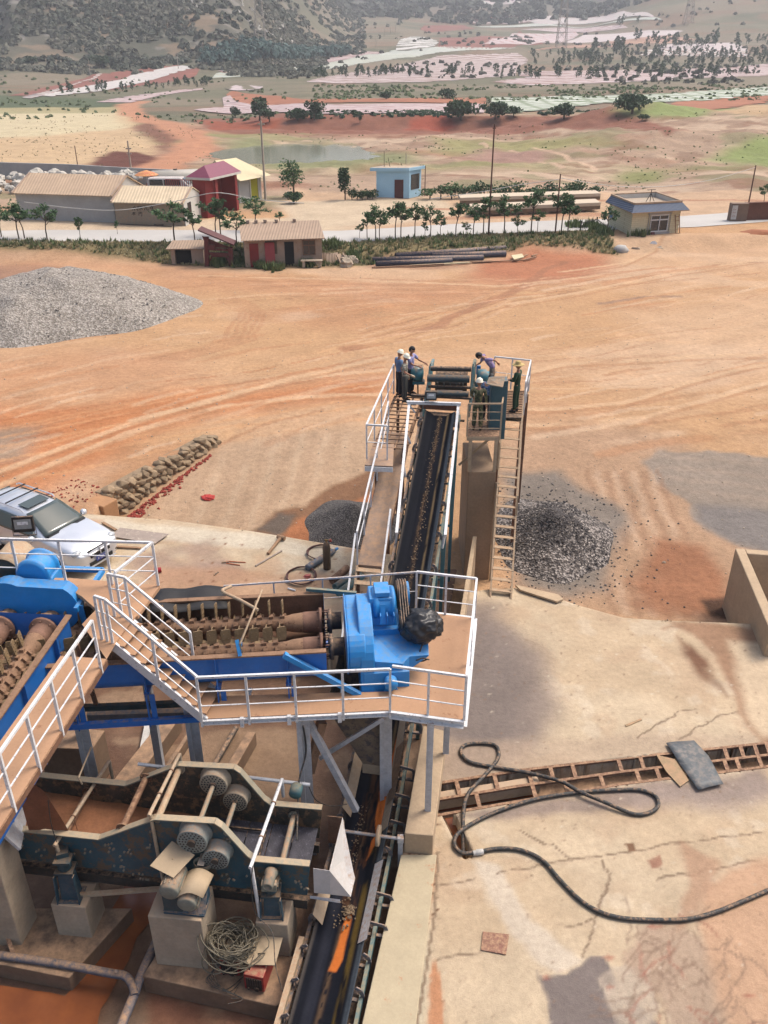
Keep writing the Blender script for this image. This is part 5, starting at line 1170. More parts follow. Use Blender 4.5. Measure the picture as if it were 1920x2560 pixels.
# under beam and springs
ub = MB(); a = on(768, 2262, .04); b = on(-200, 2140, .04); ub.channel(a, b, .22, .08, .012, side=1); ub.bar(a+sn_*WS, b+sn_*WS, .08, .22); ub.build('under_beam', m_dark, scn)
up2 = MB(); pa_ = [on(768, 2262, .06), on(-200, 2142, .06)]; up2.prism([pa_[0], pa_[1], pa_[1]-uz*.35+sn_*.5, pa_[0]-uz*.35+sn_*.5], sn_*.01); up2.build('under_pan', m_dark, scn)
def spring(u, v, zb0, name='spring_support'):
    p = on(u, v, -.22); s_ = MB(); s_.box(p, (.3, .24, .05)); 
    s_.lathe(p-uz*.02, -uz, [(0, .1), (.03, .13), (.06, .1), (.09, .13), (.12, .1), (.15, .13), (.18, .1), (.2, .1)], 16); s_.box(p-uz*.24, (.34, .28, .04)); o = s_.build(name, m_teald, scn)
    z1 = p.z-.26; b_ = MB(); b_.box((p.x, p.y, (z1+zb0)/2), (.3, .24, z1-zb0), None, .8); b_.box((p.x, p.y, zb0+.015), (.42, .36, .03)); 
    for s in (-1, 1): b_.bar((p.x+s*.17, p.y-.13, z1-.02), (p.x+s*.2, p.y-.16, zb0), .02, .1, (0, 1, 0))
    b_.build('stand', M('stand_blue', (50, 90, 108), .5, var=.25, vs=6, dust=.35, rust=.1), o)
    c_ = MB(); c_.bar(p+uz*.02, on(u, v-26, 0)-uz*.0, .2, .2); c_.build('bracket', m_teald, o); return p
p3 = spring(676, 2205, .42); p1 = spring(158, 2148, .34)
bo = MB(); c_ = on(676, 2190, -.2); bo.lathe(c_+sn_*.1, -sn_, [(0, .12), (.05, .12), (.08, .1), (.34, .1), (.34, .06), (.30, .06)], 18); bo.box(c_-sn_*.12-uz*.1, (.26, .12, .16)); bo.build('trunnion', m_ship, scn)
bo = MB(); c_ = on(728, 2040, WS+.0); c_ = on(700, 2150, 0)+sn_*(WS+.1)+uz*.15; bo.lathe(c_, sn_, [(0, .12), (.2, .12), (.22, .08)], 16); bo.build('trunnion', m_teal, scn)
# concrete blocks
blk('concrete_plinth', (P(462, 2412, -.4).x, P(462, 2412, -.4).y+.33), SY, .95, .72, -.42, .89, m_conc, 'tall grey concrete plinth carrying the two belt drive motors of the screen', group=None)
pb3 = P(672, 2395, -.4); blk('concrete_plinth', (p3.x+.03, p3.y+.05, 0), SY, .62, .66, -.42, .42, m_conc, 'concrete plinth at the right under the spring stand nearest the white chute', taper=.94)
blk('concrete_plinth', (p1.x+.02, p1.y+.08, 0), SY, .66, .62, -.9, .34, m_conc, 'squat concrete plinth at the left under the spring stand beside the orange water')
lp = MB(); lp.prism([P(65, 2397, -.9)+uz*k for k in (0,)]+[P(104, 2325, -.9), P(20, 2310, -.9), P(-60, 2400, -.9)], (-.0, 0, 2.75)); thing(lp, 'concrete_plinth', m_conc, 'tallest pale concrete pillar cut off by the left edge of the photo', 'plinth', None, .02)
bk = PZ([(95, 1868), (230, 1873), (262, 1826), (150, 1815)], .3); t = MB(); t.prism([p-uz*1.2 for p in bk], uz*1.2); thing(t, 'concrete_plinth', m_concd, 'shadowed concrete block behind the screen with a grey steel post on top', 'plinth', None, .02)
for pts, z, h in (([(275, 1960), (330, 1965), (452, 1790), (415, 1785)], -.45, .46), ([(520, 1990), (548, 1990), (640, 1830), (618, 1828)], -.5, .42), ([(360, 1990), (372, 1990), (480, 1830), (470, 1828)], -.6, .3)):
    bk = PZ(pts, z); t = MB(); t.prism([p-uz*h for p in bk], uz*h); thing(t, 'low_wall', m_concd, {'275': 'widest of the low muddy concrete walls on the pit floor under the walkway', '520': 'low concrete kerb on the pit floor nearest the belt conveyor', '360': 'thin low concrete kerb between two wider ones on the pit floor'}[str(pts[0][0])], 'low wall', None, .02)
t = MB(); t.bar(P(352, 1905, -.8), P(372, 1805, -.8), .16, .1); thing(t, 'concrete_offcut', m_white, 'pale block lying on the dark wet pit floor', 'block')
# drive motors with sheet covers and rubber couplings
ms = empty('motor_stand', 'blue ribbed stand with two motors under makeshift sheet covers', 'motor', (0, 0, 0))
base = P(470, 2262, .89); Mz = Matrix.Rotation(SY, 3, 'Z'); sx_ = -se
st = MB(); st.box(base+uz*.03, (.72, .44, .04), Mz)
for k in range(5): c_ = base+sx_*(-.3+.15*k); st.bar(c_-sn_*.2+uz*.05, c_+sn_*.05+uz*.32, .02, .14, sx_); 
st.box(base+uz*.2+sn_*.1, (.7, .2, .3), Mz); st.build('stand', M('stand_blue2', (42, 86, 108), .5, var=.25, vs=6, dust=.3), ms)
cA = base-sx_*.18+uz*.62+sn_*.0; cB = base+sx_*.12+uz*.42-sn_*.05
for c_, h in ((cA, .55), (cB, .4)):
    t = MB(); t.lathe(c_-sn_*.28, sn_, [(0, .13), (.02, .17), (.5, .17), (.54, .12), (.58, .04), (.68, .04)], 22); t.box(c_-uz*.16, (.3, .36, .06), Mz)
    for k in range(12): a = k*math.pi/6; dv = sx_*math.cos(a)+uz*math.sin(a); t.bar(c_-sn_*.2+dv*.17, c_+sn_*.2+dv*.17, .012, .03, dv)
    t.build('motor', m_ship, ms)
t = MB(); t.box(cA-uz*.35, (.34, .4, .4), Mz); t.build('riser', m_teald, ms)
m_card = M('dusty_board', (206, 182, 150), .85, var=.1, vs=4, fine=.12, bump=.1)
sh1 = [P(430, 2103, 1.82), P(487, 2138, 1.8), P(434, 2195, 1.72), P(375, 2165, 1.74)]; t = MB(); t.prism(sh1, (0, 0, .008)); t.cyl(sh1[0].lerp(sh1[2], .5), sh1[0].lerp(sh1[2], .5)+uz*.03, .015, n=8); t.build('sheet_cover', m_card, ms)
t = MB(); n_ = 10; vs = []
a0_, a1_, b0_, b1_ = P(468, 2175, 1.52), P(534, 2183, 1.5), P(440, 2240, 1.5), P(507, 2242, 1.46)
for i in range(n_+1):
    for a, b in ((a0_, a1_), (b0_, b1_)): p = a.lerp(b, i/n_); p.z += .13*math.sin(math.pi*i/n_)-.04; vs.append(p)
t.add(vs, [(2*i, 2*i+1, 2*i+3, 2*i+2) for i in range(n_)], True); o = t.build('sheet_cover', m_card, ms); s_ = o.modifiers.new('s', 'SOLIDIFY'); s_.thickness = .008
for u, v, z in ((462, 2112, 1.75), (506, 2160, 1.5)):
    c_ = P(u, v, z); t = MB(); lp_ = [c_+sx_*math.cos(a)*.16+(sn_*.75+uz*.3)*math.sin(a)*.09+uz*.03*math.sin(a) for a in [2*math.pi*k/24 for k in range(24)]]; vs = []
    for p in lp_: vs += [p-uz*.045, p+uz*.045]
    t.add(vs, [(2*i, 2*((i+1) % 24), 2*((i+1) % 24)+1, 2*i+1) for i in range(24)], True); o = t.build('coupling_band', m_ship, ms); s_ = o.modifiers.new('s', 'SOLIDIFY'); s_.thickness = .012
    t = MB(); t.prism([c_-sx_*.06-sn_*.1+uz*.07, c_+sx_*.06-sn_*.1+uz*.07, c_+sx_*.06+sn_*.14+uz*.09, c_-sx_*.06+sn_*.14+uz*.09], uz*.01); t.build('strap', M('pale_strap', (206, 190, 172), .7), ms)
# pipe hoops over the screen
m_pipe = M('cream_pipe', (214, 192, 164), .6, var=.2, vs=8, dust=.2, rust=.15)
for k, (uz0, vz0, un, vn_, uf, vf, lab) in enumerate(((178, 2232, 140, 2108, 273, 1903, 'cream pipe hoop over the muddy left end of the screen'), (412, 2222, 375, 2033, 449, 1885, 'cream pipe hoop over the middle of the screen beside the round exciters'), (650, 2292, 628, 2163, 705, 1948, 'pale pipe hoop over the black right end of the screen'))):
    zb_ = (.3, .5, .45)[k]; a = P(uz0, vz0, zb_); b = PY(un, vn_, a.y); cpt = P(uf, vf, b.z); d = cpt-uz*(.45 if k != 1 else .6)
    m = MB(); m.tube([a, b], .032, 10); hh = m.build('pipe_hoop', m_pipe if k < 2 else m_wht); tag(hh, lab, 'pipe hoop')
    for s0, s1, nm in ((b+(b-cpt).normalized()*.06, cpt, 'pipe'), (cpt, d, 'leg')):
        m = MB(); m.tube([s0, s1], .034, 10); m.build(nm, m_pipe if k < 2 else m_wht, hh)
    for f in (.3, .7):
        p = b.lerp(cpt, f); m = MB(); m.tube([p+uz*.03, p-uz*.03, p-uz*.35+sx_*.02], [.012, .008, .006], 6); m.ring(p, cpt-b, .03, .05, .02, 12); m.build('hanger', m_rust, hh)
t = MB(); t.bar(P(188, 2238, .36), P(400, 2222, .5), .07, .07); thing(t, 'tie_bar', m_cream, 'dusty horizontal tie bar from the squat plinth to the tall motor plinth', 'bar')
t = MB(); t.tube([P(345, 1910, 1.9), P(775, 1962, 1.6)], .035, 8); thing(t, 'pipe', m_wht, 'straight white pipe rail behind the far side plate of the screen', 'pipe')
t = MB(); t.tube([P(205, 1960, 2.0), P(196, 1945, 2.2), P(228, 1868, 2.2)], .018, 8); thing(t, 'rod', m_cream, 'thin bent rod standing behind the left end of the screen', 'rod')
# mud slide feeding the screen from the left washer
t = MB(); n1_, n2_ = 14, 12; A_, B_, C_, D_ = P(40, 1962, 2.9), P(100, 1968, 2.9), P(175, 2085, 1.65), P(75, 2085, 1.65); vs = []
for i in range(n1_+1):
    for j in range(n2_+1):
        p = A_.lerp(B_, j/n2_).lerp(D_.lerp(C_, j/n2_), i/n1_); p += Vector((0, 0, .12*math.sin(math.pi*j/n2_)+.12*math.sin(i/n1_*math.pi)+.08*mnoise.noise(p*3))); vs.append(p)
t.add(vs, [(i*(n2_+1)+j, (i+1)*(n2_+1)+j, (i+1)*(n2_+1)+j+1, i*(n2_+1)+j+1) for i in range(n1_) for j in range(n2_)], True); thing(t, 'mud_slide', M('red_mud', (158, 100, 70), .6, var=.3, vs=3, bs=20, fine=.4, bump=.6), 'glistening tongue of orange mud sliding onto the left end of the screen', 'mud', kind='stuff')
t = MB(); t.bar(P(-60, 1960, 2.9), P(60, 2070, 1.7), 1.0, .05); t.bar(P(-60, 1990, 2.6), P(20, 2090, 1.7), .1, .5); thing(t, 'feed_chute', m_galv, 'grey steel feed chute under the mud slide at the left edge', 'chute')
# white end chute
m_wplate = M('white_sheet_steel', (226, 224, 222), .35, var=.1, vs=5, dust=.15, fine=.12)
wc = empty('end_chute', 'bright white sheet steel chute at the end of the screen over the belt', 'chute')
Tf, Tn = P(857, 2044, 1.62), P(824, 2177, 1.5); Bn = P(826, 2236, .86); Bo = P(877, 2242, .74); Bm = P(888, 2195, .86); Bf = P(873, 2140, 1.0); An, Ab = P(783, 2171, 1.5), P(785, 2232, .88)
t = MB(); t.prism([Tn, Bn, Bo, Bm, Bf, Tf], (-.008, 0, 0)); t.build('end_plate', m_wplate, wc)
t = MB(); t.prism([An, Ab, Bn, Tn], (0, .008, 0)); t.build('side_plate', m_wplate, wc)
t = MB(); t.prism([An+sn_*.01, Tn+sn_*.01, Tf, P(818, 2040, 1.6)], (0, 0, 0)) if False else t.prism([P(818, 2040, 1.6), Tf, Tf-uz*.7, P(818, 2040, 1.6)-uz*.7], (0, .01, 0)); t.build('back_plate', m_rust, wc)
t = MB(); t.prism([P(775, 2240, .75), P(850, 2250, .72), P(850, 2258, .68), P(775, 2246, .7)], (0, 0, .012)); t.build('lip', m_galv, wc)
# welding sets, boards, tangled cable
m_red = M('red_enamel', (176, 44, 48), .45, var=.2, vs=6, dust=.35, bump=.03)
def welder(u, v, ang, lab):
    p = P(u, v, -.40); w_ = empty('welding_machine', lab, 'welding machine', p, ang)
    def pb(nm, c, s, m, bv=.008): b = MB(); b.box(c, s); return b.build(nm, m, w_, bv)
    pb('case', (0, .24, .22), (.36, .48, .40), m_red, .015); pb('grille', (0, -.004, .2), (.29, .012, .3), m_black)
    for k in range(6): pb('slat', (-.11+.044*k, -.014, .25), (.012, .012, .17), m_dark, 0)
    b = MB(); b.cyl((.05, -.01, .1), (.05, -.04, .1), .045, n=16); b.build('knob', m_black, w_)
    for s in (-.1,): b = MB(); b.cyl((s, -.01, .08), (s, -.035, .08), .02, n=10); b.build('socket', m_black, w_)
    b = MB(); b.tube([(-.1, .1, .42), (-.1, .12, .48), (-.1, .36, .48), (-.1, .38, .42)], .012, 8); b.build('handle', m_black, w_)
    return p
welder(637, 2478, R(-12), 'red welding machine with its dark grille facing the camera, clear of the cable tangle'); welder(575, 2440, R(-6), 'red welding machine buried under the big tangle of cable')
def brd(pts, z, lab, m=m_card, zs=None):
    pp = [P(u, v, z+(zs[i] if zs else 0)) for i, (u, v) in enumerate(pts)]; t = MB(); t.prism(pp, (0, 0, .012)); thing(t, 'board', m, lab, 'board')
brd([(545, 2320), (660, 2325), (645, 2408), (560, 2405)], .06, 'pale board under the cable tangle on top of the welding machines')
brd([(655, 2340), (707, 2345), (688, 2414), (618, 2412)], .09, 'pale board resting on the red welding machine to the right of the cable tangle', zs=[0, .02, 0, -.02])
rng = random.Random(9); c_ = P(578, 2368, .12); pts = []
for k in range(34*14):
    a = 2*math.pi*k/14; turn = k//14; rr_ = .2+.17*rng.random() if k % 14 == 0 else rr_; 
    if k % 14 == 0: ox, oy, ti, tj = rng.gauss(0, .1), rng.gauss(0, .09), rng.gauss(0, .4), rng.gauss(0, .4)
    x_, y_ = math.cos(a)*rr_*1.1+ox, math.sin(a)*rr_+oy; pts.append(c_+Vector((x_, y_, .10+.05*math.sin(a*1.3+turn)+x_*ti+y_*tj+rng.gauss(0, .004)+.16*max(0, .35-math.hypot(x_, y_)))))
t = MB(); t.tube(smooth(pts, 2), .0115, 6); thing(t, 'cable_coil', M('grey_cable', (128, 118, 98), .6, var=.4, vs=20, fine=.3), 'big tangled coil of grey-brown welding cable', 'cable')
def cable(pts, r, m, lab, name='cable', n=6): t = MB(); t.tube(smooth(pts, 6), r, n); thing(t, name, m, lab, 'cable')
cable([P(632, 2165, 2.2), P(628, 2220, 1.5), P(640, 2285, .8), P(680, 2330, .6), P(690, 2420, .3), P(720, 2520, -.2), P(745, 2620, -.5)], .009, m_hose, 'thin dark cable hanging from the right pipe hoop down to the bottom edge')
cable([P(120, 2000, 3.2), P(128, 2060, 2.4), P(142, 2105, 1.95)], .008, m_hose, 'thin wire dropping from the slanting walkway to the left pipe hoop')
cable([P(758, 1815, 2.8), P(765, 1880, 2.0), P(748, 1950, 1.7), P(745, 2010, 1.4), P(742, 2100, 1.2)], .02, m_hose, 'black cable running down the grey post beside the screen')
cable([P(770, 1960, 1.5), P(790, 2000, 1.0), P(830, 2015, .9), P(868, 2010, .9)], .01, m_hose, 'thin cable sagging from the grey post to the conveyor frame')
for k in range(6): cable([P(548+3*k, 2405, 0)+Vector((0, 0, .0)), P(535-4*k, 2430+5*k, -.2), P(560+9*k, 2475+4*k, -.38), P(610-8*k, 2440+14*k, -.38)], .008, m_hose, 'loose cable end trailing from the tangle over the footing', 'cable_end'); C.objects[-1]['group'] = 'cable ends trailing from the tangle'
# slurry pipes on the pit floor
m_sp = M('grey_blue_pipe', (96, 102, 116), .55, var=.35, vs=5, dust=.35, rust=.1, wear=((156, 140, 122), .58))
t = MB(); t.tube(smooth([P(-80, 2378, -.45), P(120, 2405, -.45), P(270, 2432, -.45), P(312, 2440, -.45), P(330, 2462, -.45), P(337, 2490, -.45)], 5), .075, 14); t.tube(smooth([P(400, 2335, -.5), P(352, 2440, -.5), P(330, 2500, -.5), P(262, 2660, -.5)], 4), .085, 14); t.cyl(P(290, 2428, -.4), P(290, 2428, -.28), .03, n=8); thing(t, 'slurry_pipe', m_sp, 'grey-blue pipes joining in a Y across the orange water', 'pipe')
t = MB(); t.bar(P(-20, 2230, .0), P(40, 2405, -.5), .07, .07); thing(t, 'rusty_bar', m_rust, 'rusty bar leaning on the grey-blue pipe before the tallest pillar', 'bar')
t = MB(); t.channel(P(205, 2265, -.3), P(245, 2205, -.3), .12, .05); thing(t, 'steel_channel', m_rust, 'short rusty steel channel lying beside the squat plinth', 'bar')
t = MB(); t.cyl(P(500, 1975, -.75), P(590, 1820, -.75), .07, n=12); thing(t, 'pipe', m_dark, 'dark pipe lying on the pit floor under the straight walkway', 'pipe')
t = MB(); t.bar(P(192, 1610, 4.3), P(240, 1760, 2.7), .07, .07); thing(t, 'rusty_bar', m_rust, 'rusty leaning bar hanging below the slanting walkway near the stairs', 'bar')
# ================================================================ HEAD STATION
ZP = 3.8
m_grid = M('muddy_grating', (124, 92, 72), .85, var=.35, vs=5, dust=.3, fine=.4); m_tealg = M('teal_housing', (74, 148, 162), .45, var=.2, vs=4, dust=.2, rust=.1)
gm = M('wet_slab', (168, 142, 122), .7, var=.3, vs=2, fine=.3, dust=.2)
# left grated platform
def lat(p): return p
e0, e1_ = P(932, 1117, ZP), P(988, 985, ZP); ed = (e1_-e0).normalized(); en = Vector((ed.y, -ed.x, 0)); Lp = (e1_-e0).length
pl = empty('grated_platform', 'rusty open grated platform left of the belt head where three men stand', 'platform')
t = MB()
for k in range(int(Lp/.33)+1): p = e0+ed*k*.33; t.bar(p, p+en*(.95+.12*math.sin(k*2.1)), .045, .03)
for o in (.05, .35, .65, .92): t.bar(e0+en*o-uz*.03, e1_+en*o-uz*.03, .04, .05)
t.build('grating', m_grid, pl); 
for o in (0, .95): t = MB(); t.bar(e0+en*o-uz*.1, e1_+en*o-uz*.1, .05, .12); t.build('edge_beam', m_rust, pl)
for p in (e0+en*.1, e1_+en*.1, e0+en*.9, e1_+en*.9): t = MB(); t.bar((p.x, p.y, -1.3), (p.x, p.y, ZP-.15), .1, .1); t.build('leg', m_rust, pl)
pc0 = P(917, 1147, ZP)
sp_ = MB(); q4 = PZ([(912, 1165), (982, 1168), (985, 1112), (932, 1113)], ZP-.02); sp_.prism(q4, (0, 0, .03)); sp_.build('landing', gm, pl); sp_ = MB(); sp_.bar(q4[0]-uz*.08, q4[1]-uz*.08, .05, .14); sp_.build('toe_board', m_wht, pl)
railing('railing', 'white railing on the outer side of the left grated platform behind the three men', [pc0, P(917, 1150, ZP).lerp(e1_, .0)*0+e1_-en*.05], 1.05, 4, 1)
railing('railing', 'short white railing across the near end of the left grated platform', [pc0, P(968, 1150, ZP)], 1.05, 1, 1)
# inclined concrete walk left of the belt and its stair
iw = empty('inclined_walk', 'sloping grey-tan slab walk climbing along the left side of the belt', 'walkway')
W0, W1 = P(962, 1168, ZP-.05), P(985, 1168, ZP-.05)
def wl(Y, la, up_=0.): p = bc(Y, la, 0); return Vector((p.x, p.y, zb(Y)-.25+up_))
a = [wl(19.3, -1.52), wl(19.3, -.86), wl(24.2, -.86), wl(24.2, -1.52)]
dz = ZP-.05-a[2].z
t = MB(); t.prism([p-uz*.08 for p in a], uz*.08); t.build('slab', gm, iw); t = MB(); t.bar(a[1]-uz*.1, a[2]-uz*.1, .04, .16); t.bar(a[0]-uz*.1, a[3]-uz*.1, .04, .16); t.build('edge_plate', m_rust, iw)
for p in (a[0], a[3], a[1]): t = MB(); t.bar((p.x, p.y, -1.3), p-uz*.1, .1, .1); t.build('leg', m_rust, iw)
railing('railing', 'white railing along the outer edge of the sloping slab walk left of the belt', [a[0], a[3]+(a[3]-a[0])*.0], 1.0, 5, 1)
foot = Vector((wl(17.2, -1.5).x, 17.0, 0.02)); stairs('stairs', 'steep dusty steps climbing from the slab to the sloping walk left of the belt', foot, a[0], bn*.7, 9, None, m_cream, m_cream, .2)
railing('railing', 'white handrail on the left of the steep steps beside the belt', [foot-bn*.04, a[0]-bn*.04], .95, 2, 0); railing('railing', 'white handrail on the right of the steep steps beside the belt', [foot+bn*.74, a[0]+bn*.74+(a[3]-a[0])*.18], .95, 2, 0)
# massive wall under the right platform
hw = MB(); x0 = P(1172, 1180, 2.64).x; x1 = P(1240, 1180, 2.64).x; hw.box(((x0+x1)/2, 24.4, .67), (x1-x0, .8, 3.94)); hw.box(((x0+x1)/2, 25.6, .65), (x1-x0-.02, 1.6, 3.9)); thing(hw, 'head_wall', M('head_concrete', (180, 152, 124), .9, var=.2, vs=1.5, bs=14, fine=.3, bump=.3), 'tall tan concrete wall carrying the right platform at the belt head', 'wall', None, .02)
t = MB(); t.bar((x1+.06, 23.95, -1.3), (x1+.06, 23.95, 2.3), .03, .12); thing(t, 'steel_strip', m_cream, 'upright steel strip beside the tan head wall next to the ladder stair', 'strip')
bb = MB(); bb.box(((P(1163, 1300, 1).x)-.1, 21.3, -.35), (.12, 4.6, 1.9), Matrix.Rotation(-BA, 3, 'Z')); thing(bb, 'trench_wall', m_conct, 'thin tan wall running along the right of the rising belt under its frame', 'wall', None, .01)
# right platform with rails
rp = empty('steel_platform', 'right steel platform at the belt head with a grated floor and cream rails', 'platform')
R0 = P(1167, 1091, ZP); R1 = P(1250, 1091, ZP); R2 = P(1305, 1037, ZP); R3 = P(1318, 980, ZP); R4 = P(1245, 975, ZP)
t = MB(); t.prism([p-uz*.02 for p in (R0, R1, P(1255, 1037, ZP), P(1238, 1000, ZP), P(1180, 1000, ZP))], (0, 0, .02)); t.build('floor', m_grid, rp)
t = MB(); A_, B_, Cc, D_ = P(1252, 1037, ZP), P(1305, 1037, ZP), P(1318, 978, ZP), P(1268, 978, ZP)
for k in range(15): t.bar(A_.lerp(D_, k/14), B_.lerp(Cc, k/14), .05, .03)
for k in range(4): t.bar(A_.lerp(B_, k/3)-uz*.03, D_.lerp(Cc, k/3)-uz*.03, .05, .04)
t.build('grating', m_grid, rp); t = MB(); t.bar(A_+Vector((0, -.12, 0)), B_+Vector((0, -.12, 0)), .35, .04); t.build('step_plate', m_dark, rp)

for p, q_ in ((R0+uz*.03, R1+uz*.03), (A_, B_), (B_, Cc)): t = MB(); t.bar(p-uz*.1, q_-uz*.1, .05, .12); t.build('edge_beam', m_cream, rp)
for p, z0 in ((R0+Vector((.12, 0, 0)), 2.64), (R1-Vector((.1, 0, 0)), 2.64), (B_, -1.0), (Cc, -.5), (A_, -1.)): t = MB(); t.bar((p.x, p.y, z0), (p.x, p.y, ZP-.1), .1, .1); t.build('leg', m_cream if z0 > 0 else m_rust, rp)
t = MB(); t.bar(P(1148, 1162, 2.6), P(1222, 1098, 3.6), .07, .07); t.build('brace', m_cream, rp)
railing('railing', 'cream railing in front of the man in camouflage on the right platform', [R0, R1], 1.05, 1, 3, m_cream)
railing('railing', 'cream railing between the blue cabinet and the ladder stair', [R1, P(1262, 1010, ZP)], 1.05, 1, 1, m_cream)
railing('railing', 'white railing round the far right corner behind the man in green', [B_+Vector((.04, 0, 0)), Cc+Vector((.04, 0, 0)), P(1232, 968, ZP)], 1.1, 2, 1)
# ladder stair down to the pad
lf0, lf1 = P(1226, 1490, 0), P(1278, 1496, 0); stv_ = (lf1-lf0); stv_.z = 0
stairs('ladder_stair', 'long cream steel stair with many open treads from the pad to the right platform', lf0, P(1256, 1040, ZP-.05), stv_, 18, None, m_cream, m_cream, .15)
railing('railing', 'cream handrail sloping down the right side of the long open stair', [P(1278, 1496, 0).lerp(B_, .42), B_], .7, 2, 0, m_cream)
railing('railing', 'cream handrail sloping down the left side of the long open stair', [lf0.lerp(A_, .68), A_], .9, 2, 0, m_cream)
# drum machine at the belt head: two side plates joined by tubes
hm = empty('head_machine', 'blue-green machine of two side plates joined by thick cross tubes at the belt head', 'machine')
for (ut, ub, s) in ((1073, 1052, -1), (1180, 1170, 1)):
    b0 = P(ub, 1022, 3.75); tp = PY(ut, 914, b0.y+.85); m = MB(); f = bd
    q = [b0+Vector((0, 0, -.3)), b0+f*1.7-uz*.3, tp+f*.75, tp+f*.12, tp-f*.1, tp-f*.28-uz*.35]; m.prism(q, bn*.09); m.build('side_plate', m_tealg if s < 0 else m_teal, hm, .01)
    m = MB(); [m.bar(q[i]+bn*.045, q[(i+1) % 6]+bn*.045, .2, .03, bn) for i in (3, 4, 5)]; m.build('edge_flange', m_teal, hm)
for (ul, vl, ur, vr, zz, r, mt) in ((1076, 921, 1178, 923, 5.08, .085, m_dark), (1068, 945, 1174, 948, 4.85, .12, m_teald), (1062, 983, 1172, 986, 4.45, .10, m_teald), (1028, 988, 1178, 996, 4.35, .05, m_dark), (1070, 966, 1176, 969, 4.55, .05, m_dark)):
    m = MB(); m.cyl(P(ul, vl, zz), P(ur, vr, zz), r, n=16); m.build('cross_tube', mt, hm)
ca, cbb = P(1085, 962, 4.3), P(1165, 965, 4.3)
m = MB(); m.cyl(ca+bd*.5, cbb+bd*.5, .42, n=24); m.build('drum', m_dark, hm)
for k in range(5): m = MB(); m.bar(ca.lerp(cbb, .1+.2*k)+bd*.0+uz*.1, ca.lerp(cbb, .1+.2*k)+bd*.3-uz*.3, .05, .05); m.build('scraper', m_teald, hm)
m = MB(); m.bar(P(1098, 952, 4.7), P(1150, 958, 4.7), .1, .05); m.bar(P(1092, 978, 4.4), P(1156, 980, 4.4), .14, .06); m.build('frame_bar', m_gate, hm)
for s, (u, v) in ((-1, (1058, 935)), (1, (1192, 940))):
    m = MB(); c_ = P(u, v, 4.6); m.lathe(c_, bn*s, [(0, .12), (.02, .24), (.3, .24), (.34, .18), (.4, .18)], 20); m.box(c_-uz*.28+bn*s*.15, (.4, .3, .1)); m.build('drive_motor', m_tealg, hm)
m = MB(); m.lathe(P(1198, 958, 4.3), bn, [(0, .1), (0, .2), (.3, .2), (.3, .1)], 18); m.box(P(1196, 925, 4.6), (.14, .1, .3)); m.build('gearbox', m_blue, hm)
# cabinet with its tilted lid
cbn = empty('switch_cabinet', 'tall teal steel cabinet with a tilted grey lid on the right platform', 'cabinet'); cp_ = P(1240, 1098, ZP-.35)
m = MB(); m.box((cp_.x, cp_.y+.15, ZP+.62), (.50, .42, 1.9)); m.build('body', m_teald if False else M('cabinet_teal', (66, 112, 126), .5, var=.2, vs=4, dust=.15, rust=.1), cbn, .01); m = MB(); m.box((cp_.x, cp_.y-.066, ZP+.6), (.42, .012, 1.6)); m.build('door', M('cabinet_teal2', (60, 104, 118), .5, var=.15), cbn, .004)
m = MB(); m.prism([P(1216, 962, 5.3), P(1257, 970, 5.3), P(1263, 945, 5.45), P(1222, 945, 5.45)], (0, 0, .03)); m.build('lid', m_ship, cbn)
rh = MB(); rh.bar(P(1043, 912, 4.85), P(1045, 985, 3.8), .05, .05); rh.bar(P(1035, 912, 4.86), P(1056, 914, 4.86), .1, .03); thing(rh, 'stand', m_cream, 'thin pedestal with a small top the man in the lilac shirt reaches over', 'stand')
# ================================================================ PEOPLE
m_skin = M('skin', (196, 142, 112), .6, var=.1, fine=.1, bump=0); m_hair = M('black_hair', (30, 28, 28), .6, var=.2, bump=.2)
m_shoe = M('shoes', (44, 38, 36), .6); m_glove = M('work_gloves', (196, 184, 160), .9)
def cl(name, col, col2=None, sc_=14):
    if name in MC: return MC[name]
    if not col2: return M(name, col, .85, var=.12, vs=8, fine=.12)
    t = NT(name); c = t.mix(t.ramp(t.noise(sc_, 2, .5), [(.47, 0.), (.53, 1.)]), srgb(col, ALB), srgb(col2, ALB)); t.l(c, t.b.inputs['Base Color']); t.b.inputs['Roughness'].default_value = .85; MC[name] = t.m; return t.m
m_camo = NT('camouflage'); cc_ = m_camo.ramp(m_camo.noise(11, 2, .5), [(.40, srgb((52, 60, 44), ALB)), (.44, srgb((92, 98, 62), ALB)), (.52, srgb((60, 76, 48), ALB)), (.6, srgb((146, 138, 100), ALB))]); m_camo.l(cc_, m_camo.b.inputs['Base Color']); m_camo.b.inputs['Roughness'].default_value = .85; m_camo = m_camo.m
def skin_mesh(nodes, edges, rad, sub=2, root=0):
    me = bpy.data.meshes.new('b'); me.from_pydata([tuple(n) for n in nodes], edges, []); o = bpy.data.objects.new('tmp', me); C.objects.link(o)
    md = o.modifiers.new('s', 'SKIN'); md.use_smooth_shade = True; md.branch_smoothing = .6
    for i, r in enumerate(rad): me.skin_vertices[0].data[i].radius = (r, r) if not hasattr(r, '__len__') else r
    me.skin_vertices[0].data[root].use_root = True
    if sub: o.modifiers.new('u', 'SUBSURF').levels = sub; o.modifiers[-1].render_levels = sub
    dg = bpy.context.evaluated_depsgraph_get(); dg.update(); ev = o.evaluated_get(dg); out = bpy.data.meshes.new_from_object(ev); bpy.data.objects.remove(o); return out
